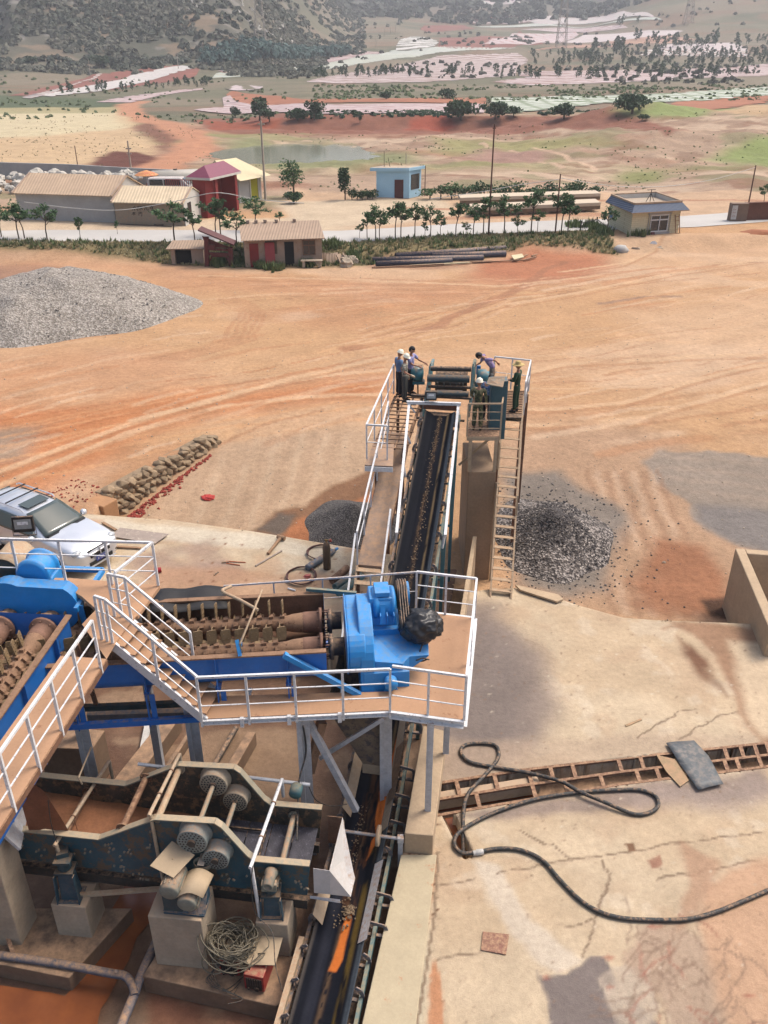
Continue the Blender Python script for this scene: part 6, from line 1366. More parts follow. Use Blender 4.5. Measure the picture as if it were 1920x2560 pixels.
def person(label, loc, rz, H, shirt, pants, head='hair', pose=None, glove=False, sleeve='short', shoe=None):
    """faces -Y before rotation. pose: dict of joint overrides, metres at height 1.7"""
    J = dict(pel=(0, 0, .92), wst=(0, 0, 1.06), chs=(0, 0, 1.26), nck=(0, 0, 1.44), hdb=(0, -.01, 1.5), hdt=(0, -.015, 1.62), hip_l=(.09, 0, .88), kn_l=(.1, -.02, .48), an_l=(.11, 0, .08), to_l=(.12, -.15, .03),
             hip_r=(-.09, 0, .88), kn_r=(-.1, -.02, .48), an_r=(-.11, 0, .08), to_r=(-.12, -.15, .03), sh_l=(.185, 0, 1.39), el_l=(.24, .02, 1.12), wr_l=(.25, -.05, .87), sh_r=(-.185, 0, 1.39), el_r=(-.24, .02, 1.12), wr_r=(-.25, -.05, .87))
    J.update(pose or {}); V = {k: Vector(v) for k, v in J.items()}
    root = empty('person', label, 'person', loc, rz, None); root.scale = (H/1.7,)*3
    # body: one continuous surface from feet to head
    names = ['pel', 'wst', 'chs', 'nck', 'hdb', 'hip_l', 'kn_l', 'an_l', 'to_l', 'hip_r', 'kn_r', 'an_r', 'to_r', 'sh_l', 'el_l', 'wr_l', 'sh_r', 'el_r', 'wr_r']
    rad = dict(pel=(.11, .09), wst=(.105, .08), chs=(.13, .09), nck=.052, hdb=.05, hip_l=.08, kn_l=.052, an_l=.036, to_l=.03, sh_l=.05, el_l=.036, wr_l=.024)
    for k in list(rad):
        if k.endswith('_l'): rad[k[:-2]+'_r'] = rad[k]
    ed = [('pel', 'wst'), ('wst', 'chs'), ('chs', 'nck'), ('nck', 'hdb')]+[(a+s, b+s) for s in ('_l', '_r') for a, b in (('hip', 'kn'), ('kn', 'an'), ('an', 'to'), ('sh', 'el'), ('el', 'wr'))]+[('pel', 'hip_l'), ('pel', 'hip_r'), ('chs', 'sh_l'), ('chs', 'sh_r')]
    ix = {n: i for i, n in enumerate(names)}
    me = skin_mesh([V[n] for n in names], [(ix[a], ix[b]) for a, b in ed], [rad[n] for n in names], 1)
    # head, ears, nose and hands welded into the body mesh
    hb = MB(); hd = V['hdt']-V['hdb']; hc = V['hdb'].lerp(V['hdt'], .75); hx = V['sh_l']-V['sh_r']; hx.normalize(); hu = hd.normalized(); hf = hx.cross(hu)*-1; hf = -hf if 'look' not in J else hf
    hf = hx.cross(hu); hf.normalize(); hf = hf if hf.y < .2 else -hf
    b = bmesh.new(); bmesh.ops.create_uvsphere(b, u_segments=16, v_segments=12, radius=1)
    vs = []
    for v in b.verts:
        x, y, z = v.co; jaw = 1-.28*max(0, -z)*(1 if y > 0 else .6); fx = x*.076*jaw; fy = y*.095*jaw; fz = z*.118
        if y > .75 and abs(z+.05) < .3 and abs(x) < .3: fy += .022*(1-abs(z+.05)/.3)
        if y > .6 and abs(z-.12) < .14 and .2 < abs(x) < .55: fy -= .01
        vs.append(hc+hx*fx+hf*fy+hu*fz)
    fs = [tuple(q.index for q in f.verts) for f in b.faces]; b.free(); hb.add(vs, fs, True)
    for s in (-1, 1): hb.box(hc+hx*s*.078-hf*.005, (.014, .03, .05), Matrix((hx, hf, hu)).transposed())
    for s in ('_l', '_r'):                        # palm, four fingers and a thumb, slightly curled
        w_ = V['wr'+s]; d = (w_-V['el'+s]).normalized(); d = (d+Vector((0, 0, -.1))).normalized(); sd = d.cross(Vector((0, 0, 1)));
        sd = sd.normalized() if sd.length > .2 else Vector((0, 1, 0)); sd = Vector((0, -1, 0)) if abs(d.z) > .7 else sd; nn = d.cross(sd).normalized(); sd = nn.cross(d).normalized()
        hb.tube([w_-d*.02, w_+d*.03, w_+d*.085], [.024, .036, .03], 10)
        for k, L_ in enumerate((.065, .075, .07, .055)):
            o = w_+d*.08+sd*(.03-.02*k); hb.tube([o, o+d*L_*.5+nn*.008, o+d*L_*.85+nn*.024, o+d*L_+nn*.038], [.0095, .009, .008, .006], 6)
        o = w_+d*.03+sd*.03; hb.tube([o, o+sd*.025+d*.02, o+sd*.035+d*.05], [.012, .01, .007], 6)
    bm = bmesh.new(); bm.from_mesh(me); h2 = hb.mesh('h'); bm.from_mesh(h2); bm.to_mesh(me); bm.free(); me.polygons.foreach_set('use_smooth', [True]*len(me.polygons))
    body = link('body', me, m_skin, root)
    if glove:
        g = MB()
        for s in ('_l', '_r'): w_ = V['wr'+s]; d = (w_-V['el'+s]).normalized(); g.tube([w_-d*.03, w_+d*.04, w_+d*.1, w_+d*.15], [.032, .045, .042, .02], 10)
        g.build('glove', m_glove, root)
    # clothes
    sl_end = .55 if sleeve == 'short' else .97
    def L_(a, b, t): return V[a].lerp(V[b], t)
    nodes = [V['pel']+(V['wst']-V['pel'])*.1, V['wst'], V['chs'], V['chs'].lerp(V['nck'], .75)]; ra = [(.15, .13), (.15, .12), (.165, .125), (.095, .08)]; ed = [(0, 1), (1, 2), (2, 3)]
    for s in ('_l', '_r'):
        i = len(nodes); nodes += [V['sh'+s], L_('sh'+s, 'el'+s, .5)]; ra += [.078, .066]; ed += [(2, i), (i, i+1)]
        if sleeve == 'short': nodes.append(L_('sh'+s, 'el'+s, .85)); ra.append(.056); ed.append((i+1, i+2))
        else: nodes += [V['el'+s], L_('el'+s, 'wr'+s, .95)]; ra += [.05, .038]; ed += [(i+1, i+2), (i+2, i+3)]
    link('shirt', skin_mesh(nodes, ed, ra, 1, 1), shirt, root)
    nodes = [V['wst'], V['pel']]; ra = [(.13, .11), (.15, .13)]; ed = [(0, 1)]
    for s in ('_l', '_r'):
        i = len(nodes); nodes += [V['hip'+s]-Vector((0, 0, .06)), V['kn'+s], V['an'+s]+Vector((0, 0, .03))]; ra += [.1, .08, .074]; ed += [(1, i), (i, i+1), (i+1, i+2)]
    link('trousers', skin_mesh(nodes, ed, ra, 1, 1), pants, root)
    for s in ('_l', '_r'):
        a, t_ = V['an'+s], V['to'+s]; k = MB(); k.tube([a+Vector((0, .05, -.03)), a.lerp(t_, .35)+Vector((0, 0, .0)), a.lerp(t_, .8)+Vector((0, 0, .005)), t_+Vector((0, -.03, .005))], [.042, .05, .042, .024], 10); k.build('shoe', shoe or m_shoe, root)
    if head in ('hair',):
        k = MB(); b = bmesh.new(); bmesh.ops.create_uvsphere(b, u_segments=16, v_segments=10, radius=1); idx = {}
        vs = [hc+hx*v.co.x*.085-hf*.012+hf*v.co.y*.1+hu*(v.co.z*.118+.014) for v in b.verts]; fs = [tuple(q.index for q in f.verts) for f in b.faces if (f.calc_center_median().z > .28 or (f.calc_center_median().y < -.1 and f.calc_center_median().z > -.45))]; b.free(); k.add(vs, fs, True); o = k.build('hair', m_hair, root); s_ = o.modifiers.new('s', 'SOLIDIFY'); s_.thickness = .012
    else:
        hm_ = m_helmet if head != 'straw' else m_straw; k = MB()
        if head == 'straw': k.lathe(hc+hu*.0+hu*.035, hu, [(0, .2), (.012, .205), (.02, .19), (.03, .1), (.08, .095), (.12, .08), (.135, .03)], 24); k.build('straw_hat', hm_, root)
        else: k.lathe(hc+hu*.03, hu, [(-.01, .122), (.0, .128), (.01, .108), (.05, .105), (.09, .085), (.115, .05), (.125, .01)], 20); k.box(hc+hf*.115+hu*.03, (.13, .06, .014), Matrix((hx, hf, hu)).transposed()); k.bar(hc+hf*.07+hu*.14, hc-hf*.07+hu*.14, .02, .03); k.build('hard_hat', hm_, root)
    return root
m_helmet = M('white_hard_hat', (240, 234, 212), .4, var=.04, alb=.85); m_straw = M('straw', (214, 186, 122), .8, var=.2, vs=20)
dkp = cl('dark_trousers', (38, 40, 50)); lil = cl('lilac_shirt', (170, 168, 214)); lil2 = cl('lilac_polo', (176, 158, 206)); blu = cl('pale_blue_shirt', (120, 150, 190)); pat = cl('patterned_shirt', (196, 190, 172), (130, 124, 112), 26); chk = cl('blue_check_shirt', (90, 124, 172), (150, 172, 200), 22)
gry = cl('grey_trousers', (84, 84, 80)); kha = cl('khaki_trousers', (176, 156, 136)); grn = cl('green_overalls', (42, 74, 52))
fold = dict(el_l=(.25, -.03, 1.14), wr_l=(.1, -.24, 1.1), el_r=(-.25, -.03, 1.14), wr_r=(-.08, -.25, 1.08))
person('person in a white hard hat, light blue shirt and dark trousers, leftmost at the railing', P(997, 992, ZP), R(115), 1.62, blu, dkp, 'helmet', dict(hdt=(0, -.05, 1.61)))
person('person in a white hard hat, patterned shirt, grey trousers and pale work gloves', P(1011, 1004, ZP), R(75), 1.64, pat, gry, 'helmet', dict(el_r=(-.26, -.06, 1.14), wr_r=(-.16, -.27, 1.02), hdt=(0, -.05, 1.61)), True)
person('bareheaded person in a lilac shirt reaching over the thin pedestal', P(1026, 988, ZP), R(62), 1.7, lil, dkp, 'hair', dict(el_l=(.26, -.16, 1.2), wr_l=(.18, -.42, 1.16), el_r=(-.24, -.15, 1.18), wr_r=(-.1, -.36, 1.1), hdt=(0, -.05, 1.61)))
bend = dict(pel=(0, .1, .9), wst=(0, .04, 1.05), chs=(0, -.12, 1.2), nck=(0, -.27, 1.3), hdb=(0, -.33, 1.32), hdt=(0, -.43, 1.36), sh_l=(.18, -.2, 1.28), sh_r=(-.18, -.2, 1.28), el_l=(.22, .06, 1.25), wr_l=(.1, .2, 1.12), el_r=(-.22, -.28, 1.04), wr_r=(-.2, -.42, .98), hip_l=(.09, .1, .86), hip_r=(-.09, .1, .86))
person('bareheaded person in a lilac polo and khaki trousers bending over the machine', P(1222, 985, ZP), R(-80), 1.72, lil2, kha, 'hair', bend)
person('person in camouflage clothes and a white hard hat seen from behind', P(1192, 1075, ZP), R(165), 1.64, m_camo, m_camo, 'helmet', dict(el_l=(.24, -.08, 1.14), wr_l=(.2, -.25, 1.0)), sleeve='long')
lean = dict(bend); person('person in a blue checked shirt bending beside the man in camouflage', P(1214, 1055, ZP), R(150), 1.6, chk, dkp, 'hair', dict(chs=(0, -.06, 1.24), nck=(0, -.16, 1.38), hdb=(0, -.2, 1.42), hdt=(0, -.27, 1.5), sh_l=(.18, -.1, 1.34), sh_r=(-.18, -.1, 1.34), el_l=(.24, -.12, 1.08), wr_l=(.16, -.28, .98)))
person('person in dark green overalls and a wide straw hat standing with crossed arms', P(1288, 1030, ZP), R(-118), 1.66, grn, grn, 'straw', fold, sleeve='long')
# ================================================================ CAR AND THINGS ON THE SLAB
def fontmesh(txt, size, name='lettering', ext=.002):
    cu_ = bpy.data.curves.new('t', 'FONT'); cu_.body = txt; cu_.size = size; cu_.extrude = ext; cu_.align_x = 'CENTER'; cu_.align_y = 'CENTER'
    o = bpy.data.objects.new('t', cu_); C.objects.link(o); dg = bpy.context.evaluated_depsgraph_get(); dg.update(); me = bpy.data.meshes.new_from_object(o.evaluated_get(dg)); bpy.data.objects.remove(o); me.name = name; return me
m_silver = NT('silver_car_paint'); m_silver.b.inputs['Base Color'].default_value = (.56, .58, .61, 1); m_silver.b.inputs['Metallic'].default_value = .55; m_silver.b.inputs['Roughness'].default_value = .32; m_silver.b.inputs['Coat Weight'].default_value = .6
dn = m_silver.ramp(m_silver.noise(2.5, 6, .7), [(.45, .28), (.75, .55)]); m_silver.l(dn, m_silver.b.inputs['Roughness']); m_silver = m_silver.m
m_glass = NT('car_glass'); m_glass.b.inputs['Base Color'].default_value = (.05, .065, .06, 1); m_glass.b.inputs['Roughness'].default_value = .08; m_glass.b.inputs['Specular IOR Level'].default_value = .7; m_glass = m_glass.m
m_tyre = M('tyre', (44, 42, 42), .85, var=.2, dust=.2); m_rim = M('alloy_rim', (170, 172, 176), .35, metal=.6, var=.15, dust=.15); m_blk = M('black_trim', (28, 28, 30), .5); m_headl = M('headlamp_glass', (200, 206, 210), .1, var=.3, vs=20, spec=.8); m_plate = M('plate_blue', (40, 62, 160), .5, var=.05)
car = empty('car', 'silver sport utility car with roof rails parked on the slab behind the left platform', 'car')
hdg = R(-30); front = P(150, 1433, 0); fw = Vector((math.cos(hdg), math.sin(hdg), 0)); rt_ = Vector((fw.y, -fw.x, 0))
car.location = front-fw*1.42-rt_*.80; car.rotation_euler = (0, 0, hdg)
# stations: x, z under, z sill, z shoulder, z top, half width sill, half width shoulder, half width top
ST = [(2.44, .32, .40, .66, .74, .50, .60, .50), (2.38, .24, .38, .78, .84, .74, .76, .62), (2.2, .22, .36, .84, .96, .86, .84, .70), (1.9, .22, .36, .90, 1.04, .91, .88, .74), (1.4, .22, .38, .95, 1.10, .92, .91, .77), (.98, .22, .38, 1.0, 1.15, .915, .91, .78),
      (.90, .22, .38, 1.0, 1.18, .915, .91, .76), (.35, .22, .38, 1.02, 1.50, .915, .91, .66), (.05, .22, .38, 1.03, 1.62, .915, .91, .62), (-.6, .22, .38, 1.05, 1.68, .915, .91, .62), (-1.4, .22, .38, 1.07, 1.67, .915, .91, .61), (-1.95, .24, .38, 1.08, 1.62, .91, .90, .59), (-2.2, .28, .40, 1.06, 1.44, .88, .87, .60), (-2.38, .34, .42, 1.0, 1.1, .82, .82, .66), (-2.44, .36, .44, .8, .9, .7, .72, .6)]
def ringp(s):
    x, zu, zs, zh, zt, ws, wh, wt = s; h = [(0, zu), (ws*.8, zu), (ws, zs), (ws*1.0, (zs+zh)/2), (wh, zh), ((wh*.35+wt*.65) if zt-zh > .25 else (wh+wt)/2, zh+(zt-zh)*.55), (wt, zt-.03), (wt*.5, zt+.015), (0, zt+.025)]
    return [(x, y, z) for y, z in h]+[(x, -y, z) for y, z in h[-2:0:-1]]
rg = [ringp(s) for s in ST]; nR = len(rg[0]); cb = MB(); cb.add([p for r_ in rg for p in r_], [(i*nR+k, i*nR+(k+1) % nR, (i+1)*nR+(k+1) % nR, (i+1)*nR+k) for i in range(len(ST)-1) for k in range(nR)]+[tuple(range(nR))[::-1], tuple((len(ST)-1)*nR+k for k in range(nR))], True)
bo_ = cb.build('body', m_silver, car); ss_ = bo_.modifiers.new('s', 'SUBSURF'); ss_.levels = ss_.render_levels = 2
def patch_on(name, pts, m, t=.012, par=None): b = MB(); b.prism(pts, (0, 0, t)); return b.build(name, m, par or car)
def quadgrid(name, a, b, c, d, m, nrm_, bow=.0, n=8, par=None):
    a, b, c, d, nrm_ = map(Vector, (a, b, c, d, nrm_)); vs = []
    for i in range(n+1):
        for j in range(n+1):
            u, v = i/n, j/n; vs.append(a.lerp(b, u).lerp(d.lerp(c, u), v)+nrm_*(bow*4*u*(1-u)))
    g_ = MB(); g_.add(vs, [(i*(n+1)+j, (i+1)*(n+1)+j, (i+1)*(n+1)+j+1, i*(n+1)+j+1) for i in range(n) for j in range(n)], True); o = g_.build(name, m, par or car); s_ = o.modifiers.new('s', 'SOLIDIFY'); s_.thickness = .012; s_.offset = 0; return o
quadgrid('windscreen', (1.02, -.76, 1.135), (1.02, .76, 1.135), (.12, .60, 1.615), (.12, -.60, 1.615), m_glass, (.9, 0, .45), .085)
quadgrid('wiper_cowl', (1.12, -.74, 1.12), (1.12, .74, 1.12), (1.0, .77, 1.14), (1.0, -.77, 1.14), m_blk, (.9, 0, .2), .08)
quadgrid('rear_window', (-2.3, -.62, 1.15), (-2.3, .62, 1.15), (-2.02, .54, 1.58), (-2.02, -.54, 1.58), m_glass, (-1, 0, .3), .03)
for s in (-1, 1):
    for x0, x1, t0, t1 in ((.78, -.12, .30, -.12), (-.2, -1.05, -.2, -1.05), (-1.13, -1.9, -1.13, -1.72)):
        quadgrid('side_window', (x0, s*.90, 1.07), (x1, s*.905, 1.09), (t1, s*.70, 1.55), (t0, s*.70, 1.52 if x0 < .5 else 1.46), m_glass, (0, s, .3), .012)
    b = MB(); b.tube([(-.0, s*.60, 1.66), (-.1, s*.61, 1.71), (-1.6, s*.60, 1.74), (-1.75, s*.59, 1.68)], .022, 8); b.build('roof_rail', m_silver, car)
    b = MB(); b.lathe((.72, s*1.03, 1.1), (1, 0, 0), [(-.08, .05), (-.06, .1), (.04, .1), (.09, .04)], 14); b.bar((.72, s*.9, 1.05), (.72, s*.98, 1.08), .04, .03); b.build('wing_mirror', m_silver, car)
    b = MB(); b.blob((2.2, s*.66, .84), .17, 3, .02, 2, (.75, 1.15, .62)); b.build('headlight', m_headl, car)
    b = MB(); b.blob((2.36, s*.56, .45), .12, 3, .02, 2, (.4, 1.3, .55)); b.build('fog_lamp', m_blk, car)
    b = MB(); b.box((-2.33, s*.72, 1.0), (.1, .2, .3)); b.build('tail_light', m_red, car, .03)
    for xw in (1.42, -1.47):
        c_ = Vector((xw, s*.80, .36)); ax = Vector((0, s, 0)); b = MB(); b.lathe(c_-ax*.11, ax, [(0, .2), (.0, .33), (.03, .36), (.19, .36), (.23, .33), (.235, .24), (.2, .235)], 28); wh_ = b.build('wheel', m_tyre, car)
        b = MB(); b.ring(c_+ax*.115, ax, .21, .245, .03, 28); b.cyl(c_, c_+ax*.11, .05, n=12)
        for k in range(5): a = k*2*math.pi/5; dv = Vector((math.cos(a), 0, math.sin(a))); b.bar(c_+ax*.1+dv*.04, c_+ax*.11+dv*.23, .07, .03, ax)
        b.build('rim', m_rim, wh_); b = MB(); b.cyl(c_+ax*.03, c_+ax*.04, .22, n=24); b.build('brake_disc', m_blk, wh_)
        b = MB(); pts = [c_+Vector((math.cos(math.pi*k/10)*.43, s*.03+ax.y*.09, math.sin(math.pi*k/10)*.43)) for k in range(11)]; b.tube(pts, .045, 8); b.build('wheel_arch', m_silver, car)
    for xh in (-.05, -1.0): b = MB(); b.bar((xh-.1, s*.925, .95), (xh+.08, s*.925, .95), .02, .03); b.build('door_handle', m_silver, car)
for a, b_ in (((2.37, -.42, .80), (2.37, .42, .80)), ((2.43, -.38, .66), (2.43, .38, .66))): b = MB(); b.bar(a, b_, .06, .1); b.build('grille', m_blk, car, .01)
b = MB(); b.bar((2.435, -.4, .735), (2.435, .4, .735), .03, .025); b.bar((2.435, 0, .84), (2.46, 0, .62), .03, .03, (0, 1, 0)); b.build('grille_bar', m_silver, car)
b = MB(); b.bar((2.44, -.45, .42), (2.44, .45, .42), .04, .12); b.build('lower_intake', m_blk, car, .01); b = MB(); b.bar((2.47, -.55, .34), (2.47, .55, .34), .03, .03); b.build('chrome_strip', m_silver, car)
b = MB(); b.box((2.49, 0, .52), (.012, .44, .14)); pl_ = b.build('number_plate', m_plate, car)
tm_ = link('lettering', fontmesh('A·15E72', .13), m_white, pl_); tm_.rotation_euler = (R(90), 0, R(90)); tm_.location = (2.4975, 0, .52); tm_.scale = (.85, 1, 1)
b = MB(); b.prism([(.0, -.4, 1.68), (-.45, -.42, 1.70), (-.45, .42, 1.70), (.0, .4, 1.68)], (0, 0, .012)); b.build('sunroof', m_glass, car)
for xb in (-.75, -1.35): b = MB(); b.bar((xb, -.62, 1.77), (xb, .62, 1.77), .05, .025); b.build('roof_bar', m_blk, car)
floodlight('floodlight', P(58, 1310, 5.95), (.12, -1, .1), 'black floodlight clamped on the left platform rail in front of the silver car', .40)
def pad_thing(name, f, m, lab, cat, bevel=0): b = MB(); f(b); return thing(b, name, m, lab, cat, None, bevel)
Q = lambda u, v, z=0.: P(u, v, z)
m_wood = M('weathered_wood', (176, 140, 108), .85, var=.25, vs=6, fine=.3); m_ply = M('grey_plywood', (178, 162, 150), .85, var=.2, vs=3, fine=.25, wear=((206, 192, 174), .56))
pad_thing('plywood_sheet', lambda b: b.prism([Q(278, 1342, .03), Q(300, 1320, .03), Q(421, 1336, .08), Q(388, 1360, .04)], (0, 0, .02)), m_ply, 'grey plywood sheet lying on the slab to the right of the silver car', 'board')
pad_thing('plank', lambda b: b.bar(Q(257, 1306, .05), Q(290, 1325, .05), .1, .04), m_wood, 'short wooden plank above the grey plywood sheet', 'plank')
pad_thing('plank', lambda b: b.bar(Q(280, 1366, .05), Q(352, 1370, .05), .09, .04), m_wood, 'thin wooden plank below the grey plywood sheet', 'plank')
def mal(b): b.tube([Q(670, 1384, .06), Q(700, 1346, .1)], [.05, .055], 10); b.cyl(Q(694, 1341, .1), Q(712, 1346, .1), .075, n=10)
pad_thing('wooden_mallet', mal, m_wood, 'big wooden mallet lying on the slab', 'mallet')
pad_thing('pole', lambda b: b.tube([Q(639, 1415, .03), Q(704, 1377, .03)], .03, 8), m_ply, 'pale wooden stick below the mallet on the slab', 'stick')
bc_ = empty('bolt_cutter', 'orange handled bolt cutter on the slab', 'tool')
for a, b_ in (((565, 1403), (614, 1406)), ((566, 1408), (600, 1413))): b = MB(); b.tube([Q(*a, .03), Q(*b_, .03)], .016, 6); b.build('handle', M('orange_grip', (206, 110, 66), .6), bc_)
b = MB(); b.bar(Q(554, 1406, .03), Q(572, 1405, .03), .06, .03); b.build('jaw', m_dark, bc_)
pad_thing('tin', lambda b: b.cyl(Q(386, 1427, .07), Q(403, 1424, .07), .085, n=16), M('red_tin', (178, 40, 48), .4, wear=((210, 190, 180), .62)), 'dented red tin lying below the corner of the left platform rail', 'tin')
pad_thing('wrench', lambda b: b.bar(Q(535, 1438, .02), Q(546, 1430, .02), .04, .03), m_dark, 'small dark wrench on the slab', 'tool')
pad_thing('tube_offcut', lambda b: b.cyl(Q(720, 1471, .03), Q(738, 1476, .03), .03, n=10), m_wht, 'short white tube offcut on the slab below the lower hose coil', 'tube')
# gas cylinders and hose coils
m_cyl1 = M('brown_cylinder', (116, 96, 76), .6, var=.3, dust=.2, rust=.2); m_cyl2 = M('blue_cylinder', (96, 112, 128), .5, var=.3, dust=.2); m_ghose = M('gas_hose', (112, 72, 66), .6, var=.3, vs=20)
g1 = empty('gas_cylinder', 'brown gas cylinder standing upright between the hose coils', 'gas cylinder'); c_ = Q(818, 1422, 0); g1.location = c_
b = MB(); b.lathe((0, 0, 0), uz, [(0, .1), (.02, .12), (.78, .12), (.88, .1), (.94, .05), (.96, .035)], 20); b.build('bottle', m_cyl1, g1); b = MB(); b.cyl((0, 0, .95), (0, 0, 1.05), .025, n=8); b.cyl((-.05, 0, 1.03), (.08, 0, 1.03), .02, n=8); b.build('valve', M('brass', (176, 146, 90), .4, metal=.5), g1); b = MB(); b.cyl((.1, 0, 1.0), (.16, 0, 1.02), .05, n=14); b.build('gauge', m_red, g1)
g2 = empty('gas_cylinder', 'blue-grey gas cylinder lying on the slab between the hose coils', 'gas cylinder'); b = MB(); a, e = Q(768, 1420, .11), Q(836, 1376, .11); d = (e-a).normalized(); L = (e-a).length; b.lathe(a, d, [(0, .1), (.03, .115), (L-.18, .115), (L-.06, .09), (L, .035), (L+.08, .03)], 20); b.build('bottle', m_cyl2, g2); b = MB(); b.cyl(e+d*.05, e+d*.16, .045, n=12); b.build('valve', m_blue, g2)
def coil(u, v, rx, ry, nturn, lab):
    c_ = Q(u, v, .04); rng = random.Random(int(u)); pts = []
    for k in range(nturn*16): a = 2*math.pi*k/16; w_ = .04*math.sin(k*.37)+.03*rng.random(); pts.append(c_+Vector((math.cos(a)*(rx+w_), math.sin(a)*(ry+w_), .012*(k//16)+.01*math.sin(a*2))))
    b = MB(); b.tube(smooth(pts, 2), .013, 6); thing(b, 'hose_coil', m_ghose, lab, 'hose')
coil(800, 1382, .36, .42, 6, 'upper coil of reddish gas hose beside the upright brown cylinder'); coil(755, 1441, .42, .48, 7, 'lower coil of reddish gas hose nearest the washer rail')
pad_thing('dust_mask', lambda b: b.blob(Q(768, 1441, .1), .1, 4, .3, 2, (1.3, .8, .5)), M('pink_plastic', (206, 110, 100), .6), 'crumpled pink thing lying inside the lower hose coil', 'rag')
m_tealp = M('teal_pipe', (92, 134, 136), .55, var=.3, dust=.3)
for (a, b_, m_, lab) in (((838, 1468), (908, 1418), m_tealp, 'upper grey-teal pipe lying beside the steep steps'), ((846, 1484), (905, 1440), m_teal, 'lower teal pipe lying beside the steep steps'), ((830, 1452), (868, 1420), m_rust, 'muddy brown pipe lying above the two teal pipes')):
    p0, p1 = Q(*a, .12), Q(*b_, .12); d = (p1-p0).normalized(); b = MB(); b.lathe(p0, d, [(0.05, .05), (0, .075), (0, .115), ((p1-p0).length, .115)], 20); thing(b, 'steel_pipe', m_, lab, 'pipe')
pool('puddle', [(690, 1390), (730, 1300), (800, 1288), (900, 1238), (950, 1232), (945, 1400)], -1.15)
# loose stones, chips and bits over the yard: nobody could count them
rng = random.Random(21)
def scatter(name, n, f, m, lab, cat='stones', sub=1, rough=.35):
    mb = MB()
    for k in range(n):
        r_ = f(k)
        if r_ is None: continue
        p, r = r_; mb.blob(p, r, k, rough, sub, (1, rng.uniform(.6, 1.2), rng.uniform(.5, .8)))
    return thing(mb, name, m, lab, cat, None, 0, None, 'stuff')
m_stone = M('pale_stone', (196, 178, 156), .9, var=.25, vs=9, fine=.3); m_grey = M('grey_gravel', (150, 144, 138), .9, var=.45, vs=6, bs=30, fine=.5); m_dgrey = M('dark_gravel', (98, 92, 90), .85, var=.6, vs=9, bs=30, fine=.5); m_redst = M('red_brick_chips', (170, 72, 58), .9, var=.35, vs=6)
def onT(x, y, k=.3): return Vector((x, y, zc(x, y)))
def yard(k):
    u, v = rng.uniform(-100, 2050), 660+700*rng.random()**1.3; p = P(u, v, 0)
    if p.y < 20: return None
    p = onT(p.x, p.y); r = rng.uniform(.02, .045)*(1.5 if rng.random() < .05 else 1); return p+uz*r*.2, r
scatter('pebbles', 1000, yard, m_stone, 'pale pebbles strewn thinly over the orange yard')
def dpile(k):
    a = rng.uniform(0, 6.28); r0 = abs(rng.gauss(0, 1.))*1.5; c_ = P(1385, 1345, -1.0); x, y = c_.x+math.cos(a)*r0*1.05, c_.y+math.sin(a)*r0*1.15
    if x < P(1232, 1400, -1).x: return None
    return Vector((x, y, pileR(x, y)+.01)), rng.uniform(.018, .05)
PC = P(1375, 1350, -1.15)
def pileR(x, y):
    r = math.hypot((x-PC.x)/2.15, (y-PC.y)/2.5); z = zc(x, y); return z+1.15*max(0, 1-r)**1.15*(1+.0)+.0
def mound(name, cx, cy, rx, ry, h, m, lab, p=1.2, flat_=1., nz=.06, cat='gravel heap', gs=1.1, bumps=0):
    n, k_ = 48, 72; vs = []; fs = []
    for i in range(n+1):
        for j in range(k_):
            r = i/n*1.06; a = 2*math.pi*j/k_; rr = r*(1+.06*math.sin(3*a+1)+.04*math.sin(7*a)); x = cx+rx*rr*math.cos(a); y = cy+ry*rr*math.sin(a)
            z = (zc(x, y)); hh = h*max(0, 1-r)**p; hh = flat_*math.tanh(hh/flat_) if flat_ < h else hh
            hh += (mnoise.noise(Vector((x*gs, y*gs, 0)))+.5*mnoise.noise(Vector((x*gs*3, y*gs*3, 3))))*nz*(1 if r < .95 else 0)+bumps*max(0, mnoise.noise(Vector((x*.45, y*.45, 7))))*(1 if r < .8 else 0)
            vs.append((x, y, z+hh if r < 1 else z-.1))
    for i in range(n):
        for j in range(k_): fs.append((i*k_+j, (i+1)*k_+j, (i+1)*k_+(j+1) % k_, i*k_+(j+1) % k_))
    mb = MB(); mb.add(vs, fs, True); return thing(mb, name, m, lab, cat)
def gravel_mat(name, c1, c2, c3, s=18.):
    t = NT(name); v = t.n('TexVoronoi', i_Scale=s); t.l(t.pos(), v.inputs['Vector']); r_ = t.ramp(v.outputs['Color'], [(.2, srgb(c1, ALB)), (.5, srgb(c2, ALB)), (.85, srgb(c3, ALB))]); c = t.mix(1., r_, t.ramp(t.noise(.5, 5, .6), [(.3, .8), (.7, 1.1)]), 'MULTIPLY')
    t.l(c, t.b.inputs['Base Color']); t.b.inputs['Roughness'].default_value = .95; t.bump(v.outputs['Distance'], .9, .05); return t.m
mound('gravel_heap', PC.x, PC.y, 2.15, 2.5, 1.15, gravel_mat('dark_gravel_heap', (62, 56, 54), (104, 96, 90), (184, 174, 166), 16), 'dark grey gravel heap to the right of the long open stair', 1.15)
scatter('loose_gravel', 2000, dpile, m_dgrey, 'loose dark stones over and round the gravel heap by the stair')
pl_c = P(880, 1325, -1.1); mound('gravel_heap', pl_c.x, pl_c.y, 1.75, 1.75, 1.0, gravel_mat('fine_dark_gravel', (66, 62, 60), (92, 88, 86), (136, 130, 124), 30), 'small dark gravel heap by the puddle left of the conveyor', 1.1)
mound('gravel_heap', -20.3, 53.2, 8.1, 7.4, 3.4, gravel_mat('grey_gravel_heap', (126, 118, 108), (160, 151, 140), (194, 186, 176), 11), 'huge pale grey gravel heap at the left of the orange yard', .95, 2.9, .1, bumps=.5)
